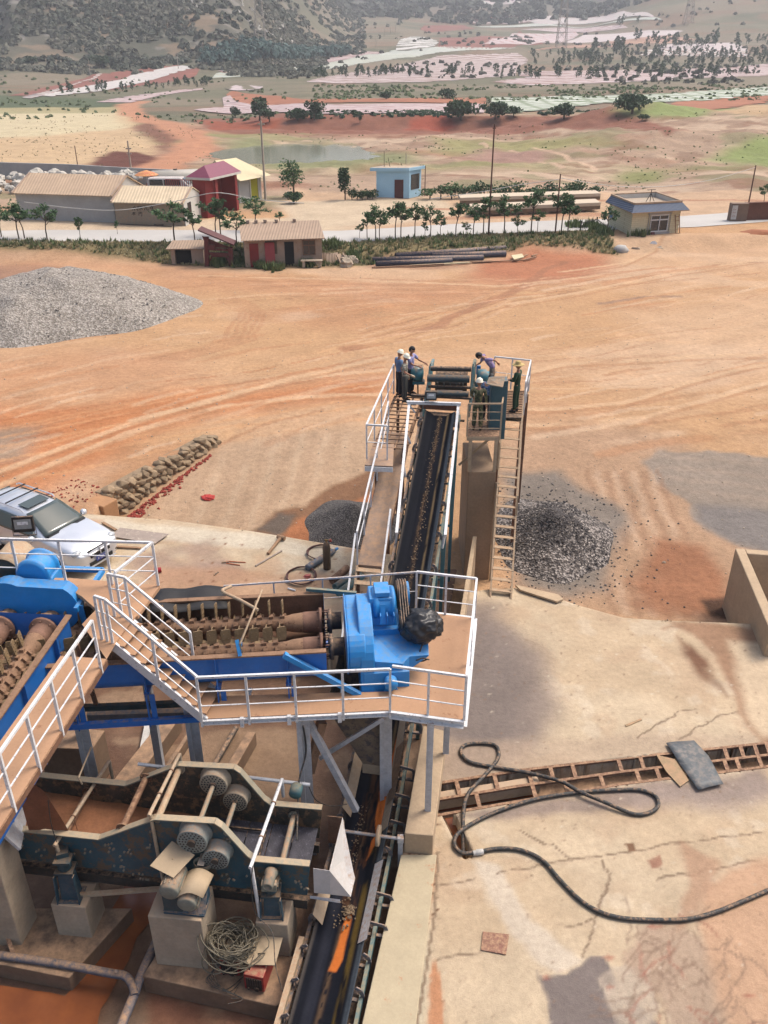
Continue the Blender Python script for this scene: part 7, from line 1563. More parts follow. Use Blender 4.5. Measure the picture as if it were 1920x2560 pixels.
def lgp(k):
    a = rng.uniform(0, 6.28); r0 = math.sqrt(rng.random()); x, y = -20.3+8.1*r0*math.cos(a), 53.2+7.4*r0*math.sin(a); hh = 3.4*max(0, 1-r0)**.95; hh = 2.9*math.tanh(hh/2.9)+.02; return onT(x, y)+uz*hh, rng.uniform(.03, .075)
scatter('loose_gravel', 500, lgp, m_grey, 'loose pale stones over the huge grey heap')
# rubble retaining wall beside the sunken floor
m_wstone = M('wall_stone', (170, 146, 116), .9, var=.3, vs=2.2, bs=14, fine=.4, bump=.5)
rw = MB(); dW = (WB-WA); Lw_ = dW.length; dW.normalize(); nW = Vector((dW.y, -dW.x, 0)); s = 0.; nrow = 5; rng2 = random.Random(8)
for row in range(8):
    s = rng2.uniform(-.1, .1)
    while s < Lw_:
        w_ = rng2.uniform(.28, .55); t_ = s/Lw_; hgt = 1.35*(1-t_)+.62*t_; c_ = WA+dW*(s+w_/2); base = (zc(c_.x+nW.x*.3, c_.y+nW.y*.3)); z = base+.04+row*.2
        if z < .14: rw.blob(Vector((c_.x, c_.y, z))+nW*(.14-.05*row+rng2.uniform(-.04, .05)), .16, row*50+int(s*9), .42, 1, ((w_*3.1, 1.5, 1.) if abs(dW.x) > abs(dW.y) else (1.7, w_*3.1, 1.)))
        s += w_*.78
q_ = [WA+nW*.0+uz*.03, WA-uz*1.4+nW*.1, WB-uz*.8+nW*.1, WB+uz*.03]; rw.prism(q_, -nW*.5)
thing(rw, 'rubble_wall', m_wstone, 'low retaining wall of rough tan stones along the sunken floor', 'stone wall', None, .03)
pr = MB(); c_ = WA-dW*.35+nW*.15; pr.box((c_.x, c_.y, -.55), (.7, .9, 1.1), Matrix.Rotation(math.atan2(dW.y, dW.x), 3, 'Z')); c2_ = WA-dW*1.0+nW*-.4; pr.box((c2_.x, c2_.y, -.65), (1.2, 1.2, 1.25), Matrix.Rotation(math.atan2(dW.y, dW.x)-.3, 3, 'Z')); thing(pr, 'wall_pier', M('orange_render', (196, 148, 106), .9, var=.2, fine=.3), 'orange-tan block closing the near end of the rubble wall', 'block', None, .04)
def brk(k): t_ = rng.random()**1.7; c_ = WA+dW*(t_*Lw_*.85)+nW*(.55+abs(rng.gauss(0, .18))*(1.3-t_)); return onT(c_.x, c_.y)+uz*.02, rng.uniform(.03, .075)
scatter('brick_rubble', 330, brk, m_redst, 'broken red brick strewn at the foot of the rubble wall', 'rubble', 1, .5)
def brk2(k): c_ = WA-dW*rng.uniform(-.5, 4)-nW*rng.uniform(.2, 2); return onT(c_.x, c_.y)+uz*.02, rng.uniform(.02, .05)
scatter('brick_rubble', 200, brk2, m_redst, 'red brick crumbs on the bank behind the silver car', 'rubble', 1, .5)
rg_ = MB(); c_ = P(518, 1226, -.45)
for k in range(7): a = k*1.3; o_ = c_+Vector((math.cos(a)*.1, math.sin(a)*.07, 0)); rg_.blob((o_.x, o_.y, zc(o_.x, o_.y)+.04), .16, k, .35, 2, (1.1, .8, .4))
thing(rg_, 'red_cloth', M('red_cloth', (206, 70, 64), .8, var=.2), 'scrap of red cloth on the sunken floor', 'cloth')
# bunker at the right edge
bk = MB(); z1 = .85; A_ = P(1838, 1370, z1); B_ = Vector((A_.x-.62, A_.y-4.2, z1)); 
dv = (B_-A_).normalized(); nv = Vector((-dv.y, dv.x, 0)); nv = nv if nv.x > 0 else -nv
bk.prism([A_-uz*2.4, B_-uz*2.4, B_-uz*2.4+nv*.28, A_-uz*2.4+nv*.28], uz*2.4); bk.prism([A_+nv*.281-uz*2.4, A_+nv*6-uz*2.4, A_+nv*6-uz*2.4+dv*.28, A_+nv*.281-uz*2.4+dv*.28], uz*2.397); thing(bk, 'concrete_bunker', m_conct, 'thick walled tan concrete bay at the right edge', 'bunker', None, .03)
t = MB(); t.prism([P(1288, 1466, .05), P(1395, 1490, .05), P(1408, 1502, .05), P(1392, 1508, .05), P(1300, 1478, .05)], uz*.06); thing(t, 'concrete_ramp_edge', m_conct, 'raised concrete lip on the slab edge by the foot of the stair', 'kerb')
# ================================================================ BUILDINGS BY THE ROAD
GZ = .8
m_grayw = M('grey_render', (198, 195, 190), .9, var=.15, vs=.7, bs=8, fine=.15); m_tanroof = None
def roof_mat(name, col, dx, dy, per=.28, alb=ALB):
    t = NT(name); sx = t.n('SeparateXYZ'); t.l(t.pos(), sx.inputs[0]); v = t.math('ADD', t.math('MULTIPLY', sx.outputs[0], dx), t.math('MULTIPLY', sx.outputs[1], dy)); s_ = t.math('SINE', t.math('MULTIPLY', v, 6.283/per))
    c = t.mix(t.ramp(t.noise(.7, 6, .7), [(.3, 0.), (.7, 1.)]), srgb(col, alb*.85), srgb(col, alb*1.08)); t.l(c, t.b.inputs['Base Color']); t.b.inputs['Roughness'].default_value = .85; t.bump(s_, .35, .04); return t.m
m_r1 = roof_mat('tan_sheet_roof', (206, 178, 148), 1, 0); m_r2 = roof_mat('cream_sheet_roof', (234, 212, 178), 1, 0); m_r3 = roof_mat('dusty_corrugated_roof', (182, 156, 132), 1, 0, .22); m_r4 = M('cream_metal_roof', (236, 220, 178), .7, var=.08); m_purp = M('plum_roof', (142, 66, 92), .6, var=.12)
m_redp = M('oxblood_paint', (150, 44, 42), .7, var=.2, vs=1.5); m_skyb = M('sky_blue_render', (176, 216, 238), .85, var=.06, vs=1., alb=.72); m_whp = M('white_render', (226, 222, 214), .85, var=.1, vs=1.5, wear=((190, 176, 160), .62)); m_brwall = M('mud_brick_render', (190, 166, 146), .9, var=.2, vs=1.2, bs=12, fine=.25, wear=((176, 134, 104), .58))
m_win = M('dark_window', (54, 58, 62), .2, var=.3, vs=3, spec=.7); m_door = M('maroon_door', (96, 44, 44), .6); m_inside = M('dark_interior', (26, 26, 28), .9); m_bluet = roof_mat('blue_roof_tiles', (112, 124, 144), 1, .3, .12)
def frame(o, ax, depth=None):
    ax = Vector((ax.x, ax.y, 0)).normalized(); ay = Vector((-ax.y, ax.x, 0)); ay = ay if ay.y > 0 else -ay; return ax, ay
def B(root, name, m, f, bevel=0): b = MB(); f(b); return b.build(name, m, root, bevel)
def box3(b, o, ax, ay, x0, x1, y0, y1, z0, z1): b.prism([o+ax*x0+ay*y0+uz*z0, o+ax*x1+ay*y0+uz*z0, o+ax*x1+ay*y1+uz*z0, o+ax*x0+ay*y1+uz*z0], uz*(z1-z0))
# long grey shed
def shed(name, lab, pl, pr, z0, depth, he, hr, mw, mr, over=.35, one=False):
    o = P(*pl, z0); q_ = P(*pr, z0); ax, ay = frame(o, q_-o); L = (q_-o).length; s = empty(name, lab, 'shed', o); I = Vector((0, 0, 0))
    if one: B(s, 'wall', mw, lambda b: b.prism([I, ay*depth, ay*depth+uz*hr, uz*he], ax*L))
    else: B(s, 'wall', mw, lambda b: b.prism([I, ay*depth, ay*depth+uz*he, ay*depth/2+uz*hr, uz*he], ax*L))
    k = .08
    if one: B(s, 'roof', mr, lambda b: b.prism([-ay*over+uz*(he-over*(hr-he)/depth+k), ay*(depth+.1)+uz*(hr+k), ay*(depth+.1)+uz*(hr+k+.05), -ay*over+uz*(he-over*(hr-he)/depth+k+.05)], ax*(L+.4)).v.__class__ if False else b.prism([p-ax*.2 for p in (-ay*over+uz*(he-over*(hr-he)/depth+.02), ay*(depth+.1)+uz*(hr+.02), ay*(depth+.1)+uz*(hr+k), -ay*over+uz*(he-over*(hr-he)/depth+k))], ax*(L+.4)))
    else:
        sl = (hr-he)/(depth/2)
        for sgn, y0 in ((1, 0), (-1, depth)):
            B(s, 'roof', mr, lambda b: b.prism([p-ax*.15 for p in (ay*(y0-sgn*over)+uz*(he-over*sl+.02), ay*depth/2+uz*(hr+.02), ay*depth/2+uz*(hr+.1), ay*(y0-sgn*over)+uz*(he-over*sl+.1))], ax*(L+.3)))
        B(s, 'ridge_coping', m_brwall, lambda b: [b.bar(ax*x_+ay*depth/2+uz*(hr+.1), ax*x_-ay*over+uz*(he-over*sl+.12), .16, .1) for x_ in (-.1, L+.05)])
    return s, o, ax, ay, L
s1 = shed('long_shed', 'longest grey walled shed with a tan sheet roof at the left beside the road', (50, 548), (290, 557), GZ, 6., 2.35, 3.55, m_grayw, m_r1)
s2 = shed('roadside_shed', 'lower shed with a cream roof and black brushed writing on its wall', (292, 561), (463, 565), GZ, 5., 1.95, 2.85, M('tan_grey_render', (178, 160, 138), .9, var=.12, wear=((196, 156, 124), .55)), m_r2)
r_, o, ax, ay, L = s2
B(r_, 'gable_wall', m_whp, lambda b: b.prism([ax*(L+.01)+uz*0, ax*(L+.01)+ay*5, ax*(L+.01)+ay*5+uz*1.93, ax*(L+.01)+ay*2.5+uz*2.83, ax*(L+.01)+uz*1.93], ax*.06)); B(r_, 'door', m_win, lambda b: box3(b, Vector((0, 0, 0)), ax, ay, L+.07, L+.1, .9, 1.8, 0, 1.8))
G_ = [[(390, 240), (310, 385)], [(390, 240), (495, 365)], [(395, 310), (400, 400)], [(375, 335), (422, 330)], [(515, 250), (520, 410)], [(515, 250), (560, 245), (530, 300)], [(570, 250), (700, 240)], [(640, 250), (600, 310), (700, 300)], [(630, 300), (635, 395)], [(590, 340), (565, 385)], [(660, 320), (705, 370)], [(770, 230), (790, 262)], [(800, 300), (765, 375)], [(830, 230), (862, 272)], [(800, 278), (870, 265)], [(830, 262), (792, 330)], [(870, 270), (850, 350), (870, 380), (930, 372), (935, 350)], [(960, 250), (990, 232)], [(985, 242), (1000, 340)], [(1030, 232), (1010, 272)], [(1030, 240), (1092, 290)], [(1090, 250), (1040, 322)], [(1100, 300), (1050, 350)], [(1110, 332), (1050, 385)], [(320, 475), (435, 470)], [(375, 450), (370, 575)], [(370, 480), (300, 550)], [(375, 480), (430, 550)], [(350, 552), (400, 550)], [(560, 450), (565, 590)], [(560, 460), (680, 455), (675, 610), (650, 595)], [(620, 440), (620, 482), (590, 520)], [(620, 482), (650, 520)]]
def wr(b):
    for st_ in G_:
        pp = []
        for x_, y_ in st_:
            d = ray(310+x_*110/1659, 500+y_*50/754); t = (o-Vector((0, 0, CAM_H))).dot(ay)/d.dot(ay); pp.append(Vector((0, 0, CAM_H))+d*t-o-ay*.012)
        for p, q_ in zip(pp, pp[1:]): b.bar(p, q_, .045, .01, ay)
B(r_, 'painted_writing', m_black, wr)
t = MB(); t.prism([P(350, 553, GZ), P(420, 562, GZ), P(395, 566, GZ)], uz*.12); t.bar(P(300, 560, GZ+.05), P(430, 566, GZ+.05), .06, .06); thing(t, 'sticks', m_dark, 'dark sticks lying at the foot of the wall with writing', 'sticks')
# grey yard wall and the boulders in front of it
pts = [P(-300, 447, GZ), P(0, 446, GZ), P(180, 452, GZ), P(330, 462, GZ), P(480, 470, GZ)]; t = MB()
for a, b_ in zip(pts, pts[1:]): t.bar(a+uz*.9, b_+uz*.9, .25, 1.9)
thing(t, 'yard_wall', m_grayw, 'long grey boundary wall behind the sheds and white boulders', 'wall')
m_boul = M('white_boulder', (214, 208, 196), .9, var=.2, vs=1., fine=.25); rng = random.Random(4)
for k in range(70):
    if k < 42: u, v = rng.uniform(-60, 66), rng.uniform(455, 486)
    else: u, v = rng.uniform(66, 350), rng.uniform(462, 470)
    p = P(u, v, GZ); b = MB(); r = rng.uniform(.35, .75); b.blob((0, 0, 0), r, k, .3, 2, (1, rng.uniform(.7, 1), rng.uniform(.6, .9))); thing(b, 'boulder', m_boul, 'angular white boulder heaped before the grey boundary wall', 'boulder', 'white boulders heaped before the boundary wall', 0, p+uz*(r*.4+(.5*rng.random() if k < 42 else .9)))
# tanker and van behind the shed
tk = empty('tank_truck', 'pale grey tanker lorry parked behind the shed with the writing', 'tanker', P(430, 482, GZ)); B(tk, 'tank', M('dusty_tank', (196, 190, 178), .5, var=.12, vs=1.), lambda b: b.lathe((-2.0, -1.0, 1.5), Vector((1, .38, 0)), [(0, .3), (.15, .7), (.35, .85), (5.2, .85), (5.4, .7), (5.5, .3)], 26)); B(tk, 'hatch', m_dark, lambda b: [b.cyl((.6, 0, 2.3), (.6, 0, 2.45), .22, n=12) for k in range(1)]); B(tk, 'chassis', m_dark, lambda b: b.bar((-1.8, -.9, .6), (3.2, 1., .6), .9, .25))
for k in range(3): B(tk, 'wheel', m_tyre, lambda b: b.cyl((-1.2+1.9*k, -1.3+.7*k, .45), (-1.1+1.9*k, -1.55+.7*k, .45), .45, n=18))
vn_ = empty('van', 'white van with a dark windscreen parked in front of the tanker', 'van', P(430, 492, GZ)); B(vn_, 'body', m_wplate, lambda b: b.prism([(-2.3, -.8, .3), (2.1, -.8, .3), (2.1, -.8, 1.2), (1.3, -.8, 1.95), (-2.2, -.8, 1.95)], (0, 1.7, 0)), .12); B(vn_, 'windscreen', m_win, lambda b: b.prism([(2.08, -.68, 1.28), (2.08, .78, 1.28), (1.42, .7, 1.9), (1.42, -.62, 1.9)], (.03, 0, .03)))
for x0, x1 in ((-2., -.6), (-.5, 1.2)): B(vn_, 'side_window', m_win, lambda b: b.prism([(x0, -.81, 1.25), (x1, -.81, 1.25), (x1-.05, -.81, 1.8), (x0, -.81, 1.8)], (0, -.02, 0)))
for x_ in (-1.5, 1.3):
    for y_ in (-.82, .72): B(vn_, 'wheel', m_tyre, lambda b: b.cyl((x_, y_-.1, .32), (x_, y_+.1, .32), .32, n=16))
B(vn_, 'tail_light', m_red, lambda b: b.box((-2.32, -.7, 1.3), (.05, .12, .3)))
um = empty('parasol', 'orange and yellow parasol beside the white van', 'parasol', P(372, 488, GZ)); B(um, 'canopy', M('orange_canopy', (226, 130, 96), .8, wear=((232, 190, 110), .5)), lambda b: b.lathe((0, 0, 2.0), uz, [(0, 1.25), (.05, 1.25), (.3, .8), (.5, .1)], 10, False)); B(um, 'pole', m_wht, lambda b: b.cyl((0, 0, 0), (0, 0, 2.1), .03, n=8))
# red gate
gate = empty('gatehouse', 'oxblood red gateway with a plum hipped roof beside the sheds', 'gatehouse', (0, 0, 0)); gl, gr_ = P(543, 541, GZ), P(591, 526, GZ); gx = (gr_-gl).normalized(); gy = Vector((-gx.y, gx.x, 0)); Lg = (gr_-gl).length; hg = 3.5
for p in (gl, gr_): B(gate, 'pillar', m_redp, lambda b: b.bar(p+uz*0, p+uz*hg, .42, .42, gx))
B(gate, 'side_block', m_redp, lambda b: b.prism([gl-gx*.2-uz*0, gl-gx*1.2+gy*.3, gl-gx*1.2+gy*1.5, gl+gy*1.5], uz*hg)); B(gate, 'gate_leaf', M('faded_red_door', (142, 62, 58), .8, var=.2), lambda b: b.prism([gl+gy*1.4+gx*.2, gr_+gy*1.4, gr_+gy*1.4+uz*2.9, gl+gy*1.4+gx*.2+uz*2.9], gy*.08)); B(gate, 'side_wall', m_redp, lambda b: b.prism([gr_+gy*.2-gx*.1, gr_+gy*1.6-gx*.1, gr_+gy*1.6-gx*.1+uz*hg, gr_+gy*.2-gx*.1+uz*hg], gx*.15))
q0 = gl-gx*1.4-gy*.4+uz*hg; q1 = gr_+gx*.6-gy*.5+uz*hg; q2 = q1+gy*2.5; q3 = q0+gy*2.5; r0 = q0.lerp(q3, .5)+gx*1.3+uz*.9; r1 = q1.lerp(q2, .5)-gx*1.0+uz*1.
B(gate, 'fascia', m_whp, lambda b: b.prism([q0-uz*.2, q1-uz*.2, q2-uz*.2, q3-uz*.2], uz*.2)); B(gate, 'roof', m_purp, lambda b: b.add([q0, q1, q2, q3, r0, r1], [(0, 1, 5, 4), (1, 2, 5), (2, 3, 4, 5), (3, 0, 4), (3, 2, 1, 0)]))
fe = empty('fence', 'red barred fence on a low red wall left of the gateway', 'fence', (0, 0, 0)); fa, fb = gl+gy*1.6, gl+gy*1.6-Vector((3.2, -.6, 0)); B(fe, 'base_wall', m_redp, lambda b: b.bar(fa+uz*1.0, fb+uz*1.0, .2, 2.0)); B(fe, 'bars', m_redp, lambda b: [b.bar(fa.lerp(fb, k/16)+uz*2, fa.lerp(fb, k/16)+uz*3.1, .05, .05) for k in range(17)]+[b.bar(fa+uz*z, fb+uz*z, .06, .06) for z in (2.1, 3.1)])
# house with cream roof and yellow boarded door
ch_ = empty('small_house', 'grey walled house with a pale cream roof and a yellow-green boarded doorway', 'house', (0, 0, 0)); h0, h1 = P(600, 508, GZ), P(655, 497, GZ); hx, hy = frame(h0, h1-h0); hL = (h1-h0).length
B(ch_, 'wall', m_grayw, lambda b: b.prism([h0, h0+hy*5, h0+hy*5+uz*2.3, h0+uz*2.3], hx*hL)); B(ch_, 'roof', m_r4, lambda b: b.add([p+uz*.0 for p in (h0-hx*.5-hy*.7+uz*2.2, h1+hx*.7-hy*.9+uz*2.3, h1+hx*.7+hy*5.3+uz*2.3, h0-hx*.5+hy*5.3+uz*2.2, h0-hx*.3+hy*2.6+uz*3.9, h1-hx*.6+hy*2.6+uz*3.9)], [(0, 1, 5, 4), (1, 2, 5), (2, 3, 4, 5), (3, 0, 4), (3, 2, 1, 0)]))
B(ch_, 'boarded_door', roof_mat('yellow_boards', (196, 190, 50), 0, 0.001, .2), lambda b: box3(b, h0, hx, -hy, hL*.52, hL*.82, 0, .05, 0, 2.1)); B(ch_, 'door_post', m_whp, lambda b: [box3(b, h0, hx, -hy, hL*x_, hL*x_+.14, 0, .1, 0, 2.25) for x_ in (.46, .83)])
# blue hut
bh = empty('blue_hut', 'pale blue flat roofed hut with a maroon door', 'hut', (0, 0, 0)); c0, c1 = P(941, 496, GZ), P(1023, 496, GZ); cc1 = P(1052, 489, GZ); ax, ay = frame(c0, c1-c0); sd = (cc1-c1); sd.z = 0; HB = 2.7
B(bh, 'wall', m_skyb, lambda b: b.prism([c0, c1, c1+sd, c0+sd], uz*HB)); B(bh, 'roof_slab', m_skyb, lambda b: b.prism([c0-ax*.5-sd.normalized()*.3+uz*HB, c1-sd.normalized()*.3+ax*.1+uz*HB, c1+sd*1.0+ax*.45+uz*HB, c0+sd*1.0-ax*.5+uz*HB], uz*.3)); B(bh, 'roof_top', M('dusty_roof', (206, 184, 158), .9), lambda b: b.prism([c0-ax*.38-sd.normalized()*.15+uz*(HB+.3), c1-sd.normalized()*.15+uz*(HB+.3), c1+sd*.97+ax*.3+uz*(HB+.3), c0+sd*.97-ax*.38+uz*(HB+.3)], uz*.01))
Lc = (c1-c0).length; B(bh, 'door', m_door, lambda b: box3(b, c0, ax, -ay, Lc*.55, Lc*.82, 0, .04, 0, 1.85)); sdn = sd.normalized(); nn_ = Vector((sdn.y, -sdn.x, 0)); B(bh, 'window', m_win, lambda b: b.prism([c1+sdn*.3+uz*.8+nn_*.01, c1+sdn*2.0+uz*.8+nn_*.01, c1+sdn*2.0+uz*2.3+nn_*.01, c1+sdn*.3+uz*2.3+nn_*.01], nn_*.03))
an = MB(); p = P(951, 424, GZ+3.1); an.cyl(c0+sd*.4+ax*.3+uz*3, c0+sd*.4+ax*.3+uz*4.5, .03, n=6); an.bar(c0+sd*.4-ax*.4+uz*4.5, c0+sd*.4+ax*.9+uz*4.55, .04, .04); an.cyl(c0+sd*.4+ax*.9+uz*3, c0+sd*.4+ax*.7+uz*3.9, .03, n=6); thing(an, 'aerial', m_dark, 'thin television aerial on the roof of the blue hut', 'aerial')
# brown shed in the verge
s6, o, ax, ay, L = shed('brick_hut', 'brown hut with corrugated roof, red doors and a dark open doorway', (614, 668), (806, 661), 0, 3.6, 2.0, 2.55, m_brwall, m_r3, .45, True); I = Vector((0, 0, 0))
for name, m, f0, f1, z0, z1, t_ in (('door', m_redp, .065, .18, 0, 1.7, .05), ('window', m_win, .27, .42, .9, 1.85, .03), ('doorway', m_inside, .515, .635, 0, 1.75, .02), ('window', m_win, .755, .91, .75, 1.85, .03)): B(s6, name, m, lambda b: box3(b, I, ax, -ay, L*f0, L*f1, 0, t_, z0, z1))
B(s6, 'leaning_panel', M('faded_red_panel', (176, 70, 72), .7, var=.15), lambda b: b.prism([ax*L*.26-ay*.45, ax*L*.385-ay*.45, ax*L*.385-ay*.08+uz*1.75, ax*L*.26-ay*.08+uz*1.75], -ay*.04)); B(s6, 'window_frame', m_rust, lambda b: [b.bar(ax*L*x_-ay*.05+uz*.75, ax*L*x_-ay*.05+uz*1.85, .07, .05) for x_ in (.755, .83, .91)]+[b.bar(ax*L*.755-ay*.05+uz*z, ax*L*.91-ay*.05+uz*z, .05, .07) for z in (.78, 1.45, 1.83)])
for x_ in (.08, .19, .31, .46, .7): B(s6, 'roof_brick', m_brwall, lambda b: b.box(ax*L*x_+ay*3.4+uz*2.72, (.25, .2, .2)))
bn_ = P(780, 668, 0); t = MB(); t.box(bn_+uz*.5, (1.6, .5, .07)); t.box(bn_+uz*.25-ax*.6, (.2, .4, .45)); t.box(bn_+uz*.25+ax*.6, (.2, .4, .45)); thing(t, 'bench', m_stone, 'rough stone bench at the right end of the brown hut', 'bench')
for k in range(5): t = MB(); p = P(815+12*k, 655+3*(k % 2), 0); t.box(p+uz*.35, (.75, .06, .7), Matrix.Rotation(.4*k, 3, 'Z') @ Matrix.Rotation(-.5, 3, 'X')); thing(t, 'roof_sheet', m_r3, 'broken roof sheet propped beside the brown hut', 'sheet', 'broken roof sheets beside the brown hut')
# maroon timber frame
mf = empty('timber_canopy', 'maroon painted timber frame with a steep slanting roof left of the brown hut', 'frame', (0, 0, 0)); m_mar = M('maroon_wood', (112, 52, 50), .75, var=.2); yy_ = P(520, 665, 0).y
f = lambda u, v: PY(u, v, yy_); a, b2, c3, d4 = f(497, 575), f(586, 612), f(586, 620), f(505, 592)
B(mf, 'roof', M('maroon_roof', (108, 66, 66), .8, var=.2), lambda b: b.prism([a+Vector((0, -.4, 0)), b2+Vector((0, -.4, 0)), b2+Vector((0, -.4, .1)), a+Vector((0, -.4, .1))], (0, 1.5, 0))); 
for u, v0 in ((516, 592), (576, 618)): B(mf, 'post', m_mar, lambda b: b.bar(f(u, v0), f(u+2, 666), .32, .32))
B(mf, 'beam', m_mar, lambda b: b.bar(f(516, 622), f(576, 625), .16, .16)); B(mf, 'beam', m_mar, lambda b: b.bar(f(516, 634), f(576, 636), .2, .2)); B(mf, 'gable_panel', m_mar, lambda b: b.prism([f(505, 590), f(576, 620), f(516, 618)], (0, .1, 0))); B(mf, 'arch', m_mar, lambda b: [b.bar(f(520+6, 652), f(530, 640), .12, .12), b.bar(f(530, 640), f(564, 640), .12, .12), b.bar(f(564, 640), f(572, 652), .12, .12)])
for u in (530,): B(mf, 'lantern', m_mar, lambda b: b.box(f(u, 617), (.55, .5, .32), None, .8))
sh = empty('kennel', 'tiny ruined brick shelter with a broken corrugated roof', 'shelter', P(430, 661, 0)); B(sh, 'wall', m_brwall, lambda b: [b.box((.15, .6, .55), (.3, 1.2, 1.1)), b.box((2.0, .6, .55), (.9, 1.2, 1.1)), b.box((1.2, 1.25, .6), (2.4, .12, 1.2))]); B(sh, 'roof', m_r3, lambda b: b.prism([(-.3, -.2, 1.12), (2.6, -.2, 1.15), (2.5, 1.4, 1.5), (-.1, 1.4, 1.45)], (0, 0, .06))); B(sh, 'dark_opening', m_inside, lambda b: b.box((.93, .3, .5), (1.25, .04, 1.0)))
# yellow hut
yh = empty('yellow_hut', 'pale yellow brick hut with a grey-blue tiled roof edge', 'hut', (0, 0, 0)); m_yel = NT('pale_yellow_brick'); br = m_yel.n('TexBrick', i_Scale=1.0); br.inputs['Color1'].default_value = (*srgb((232, 222, 186), .68), 1); br.inputs['Color2'].default_value = (*srgb((224, 212, 176), .68), 1); br.inputs['Mortar'].default_value = (*srgb((196, 184, 150), .66), 1); br.inputs['Brick Width'].default_value = .5; br.inputs['Row Height'].default_value = .16; br.inputs['Mortar Size'].default_value = .01
mpn = m_yel.n('Mapping'); mpn.inputs['Rotation'].default_value = (R(90), 0, 0); m_yel.l(m_yel.pos(), mpn.inputs[0]); m_yel.l(mpn.outputs[0], br.inputs['Vector']); m_yel.l(br.outputs['Color'], m_yel.b.inputs['Base Color']); m_yel.b.inputs['Roughness'].default_value = .85; m_yel = m_yel.m
y0, y1, y2 = P(1572, 614, 0), P(1690, 606, 0), P(1516, 585, 0); ax, ay = frame(y0, y1-y0); sd = y2-y0; sd.z = 0; Ly = (y1-y0).length; HY = 2.75
B(yh, 'wall', m_yel, lambda b: b.prism([y0, y1, y1+sd, y0+sd], uz*HY)); e = .55; sdn = sd.normalized()
ro = [y0-ax*e*.6-sdn*e, y1+ax*e-sdn*e, y1+sd+ax*e+sdn*e*.6, y0+sd-ax*e*.6+sdn*e*.6]; ri = [y0+ax*.05+sdn*.0, y1-ax*.05, y1+sd-ax*.05, y0+sd+ax*.05]; ro = [p+uz*(HY-.05) for p in ro]; ri = [p+uz*(HY+.55) for p in ri]
B(yh, 'roof_tiles', m_bluet, lambda b: b.add(ro+ri, [(i, (i+1) % 4, 4+(i+1) % 4, 4+i) for i in range(4)]+[(3, 2, 1, 0)])); B(yh, 'soffit', M('tan_trim', (206, 176, 146), .85), lambda b: b.prism([p-uz*.08 for p in ro], uz*.075))
B(yh, 'parapet', M('tan_trim', (206, 176, 146), .85), lambda b: [b.bar(ri[i]+uz*.02, ri[(i+1) % 4]+uz*.02, .14, .14) for i in range(4)]); ri2 = [p-uz*.35 for p in ri]; B(yh, 'roof_deck', m_stone, lambda b: b.add(ri2, [(0, 1, 2, 3)])); B(yh, 'parapet_lining', m_whp, lambda b: [b.bar(ri[i]-uz*.18+(ri[(i+2) % 4]-ri[i]).normalized()*.08, ri[(i+1) % 4]-uz*.18+(ri[(i+3) % 4]-ri[(i+1) % 4]).normalized()*.08, .05, .34) for i in range(4)])
wn = B(yh, 'window', m_win, lambda b: box3(b, y0, ax, -ay, Ly*.38, Ly*.76, 0, .03, 1.0, 2.35))
b = MB(); [b.bar(y0+ax*Ly*x_-ay*.05+uz*1.0, y0+ax*Ly*x_-ay*.05+uz*2.35, .09, .06) for x_ in (.39, .57, .75)]; [b.bar(y0+ax*Ly*.38-ay*.05+uz*z, y0+ax*Ly*.76-ay*.05+uz*z, .06, .09) for z in (1.03, 1.95, 2.32)]; b.build('frame', m_wht, wn)
b = MB(); [b.bar(y0+ax*Ly*x_-ay*.03+uz*.85, y0+ax*Ly*x_-ay*.03+uz*2.5, .16, .03) for x_ in (.345, .795)]; [b.bar(y0+ax*Ly*.32-ay*.03+uz*z, y0+ax*Ly*.82-ay*.03+uz*z, .03, .16) for z in (.88, 2.46)]; b.build('surround', m_grayw, wn)
sg = MB(); pA = y2.lerp(y0, .02); nW_ = Vector((sdn.y, -sdn.x, 0)); nW_ = nW_ if nW_.x < 0 else -nW_; a = y0+sd*.82+uz*1.5+nW_*.02; sg.prism([a, a+sdn*.7, a+sdn*.7+uz*.5, a+uz*.5], nW_*.03); thing(sg, 'blue_sign', M('blue_sign', (112, 150, 190), .6, var=.3, vs=8), 'small blue sign on the left wall of the yellow hut', 'sign')
ld = empty('ladder', 'wooden ladder leaning on the yellow hut right of its window', 'ladder', (0, 0, 0)); la = y0+ax*Ly*.92-ay*.5; lt = y0+ax*Ly*.88-ay*.08+uz*2.3
for s in (0, .4): B(ld, 'rail', m_wood, lambda b: b.bar(la+ax*s, lt+ax*s, .06, .06))
for k in range(7): B(ld, 'rung', m_wood, lambda b: b.bar((la+ax*.0).lerp(lt, (k+.5)/7), (la+ax*.4).lerp(lt+ax*.4, (k+.5)/7), .04, .04))
t = MB(); t.bar(y0+ax*Ly*.45-ay*.5+uz*.1, y0+ax*Ly*.45-ay*.1+uz*1.0, .35, .04, (0, 0, 1)); thing(t, 'board', m_mar, 'purplish board leaning under the window of the yellow hut', 'board'); t = MB(); t.cyl(P(1633, 612, .35), P(1633, 612, .35)+Vector((0, -.08, .02)), .3, n=20); thing(t, 'round_lid', m_wht, 'round white lid leaning on the wall of the yellow hut', 'lid')
t = MB(); t.tube([y0+sd*.5+ax*Ly*.6+uz*3, y0+sd*.5+ax*Ly*.6+uz*4.0], .03, 6); [t.bar(y0+sd*.5+ax*Ly*.6+uz*3.7, y0+sd*.5+ax*(Ly*.6+dx)+uz*3.0, .04, .04) for dx in (-.4, .4)]; t.bar(y0+sd*.5+ax*(Ly*.6-.4)+uz*3.95, y0+sd*.5+ax*(Ly*.6+.4)+uz*3.95, .05, .05); thing(t, 'roof_tripod', m_dark, 'dark tripod standing on the roof of the yellow hut', 'tripod')
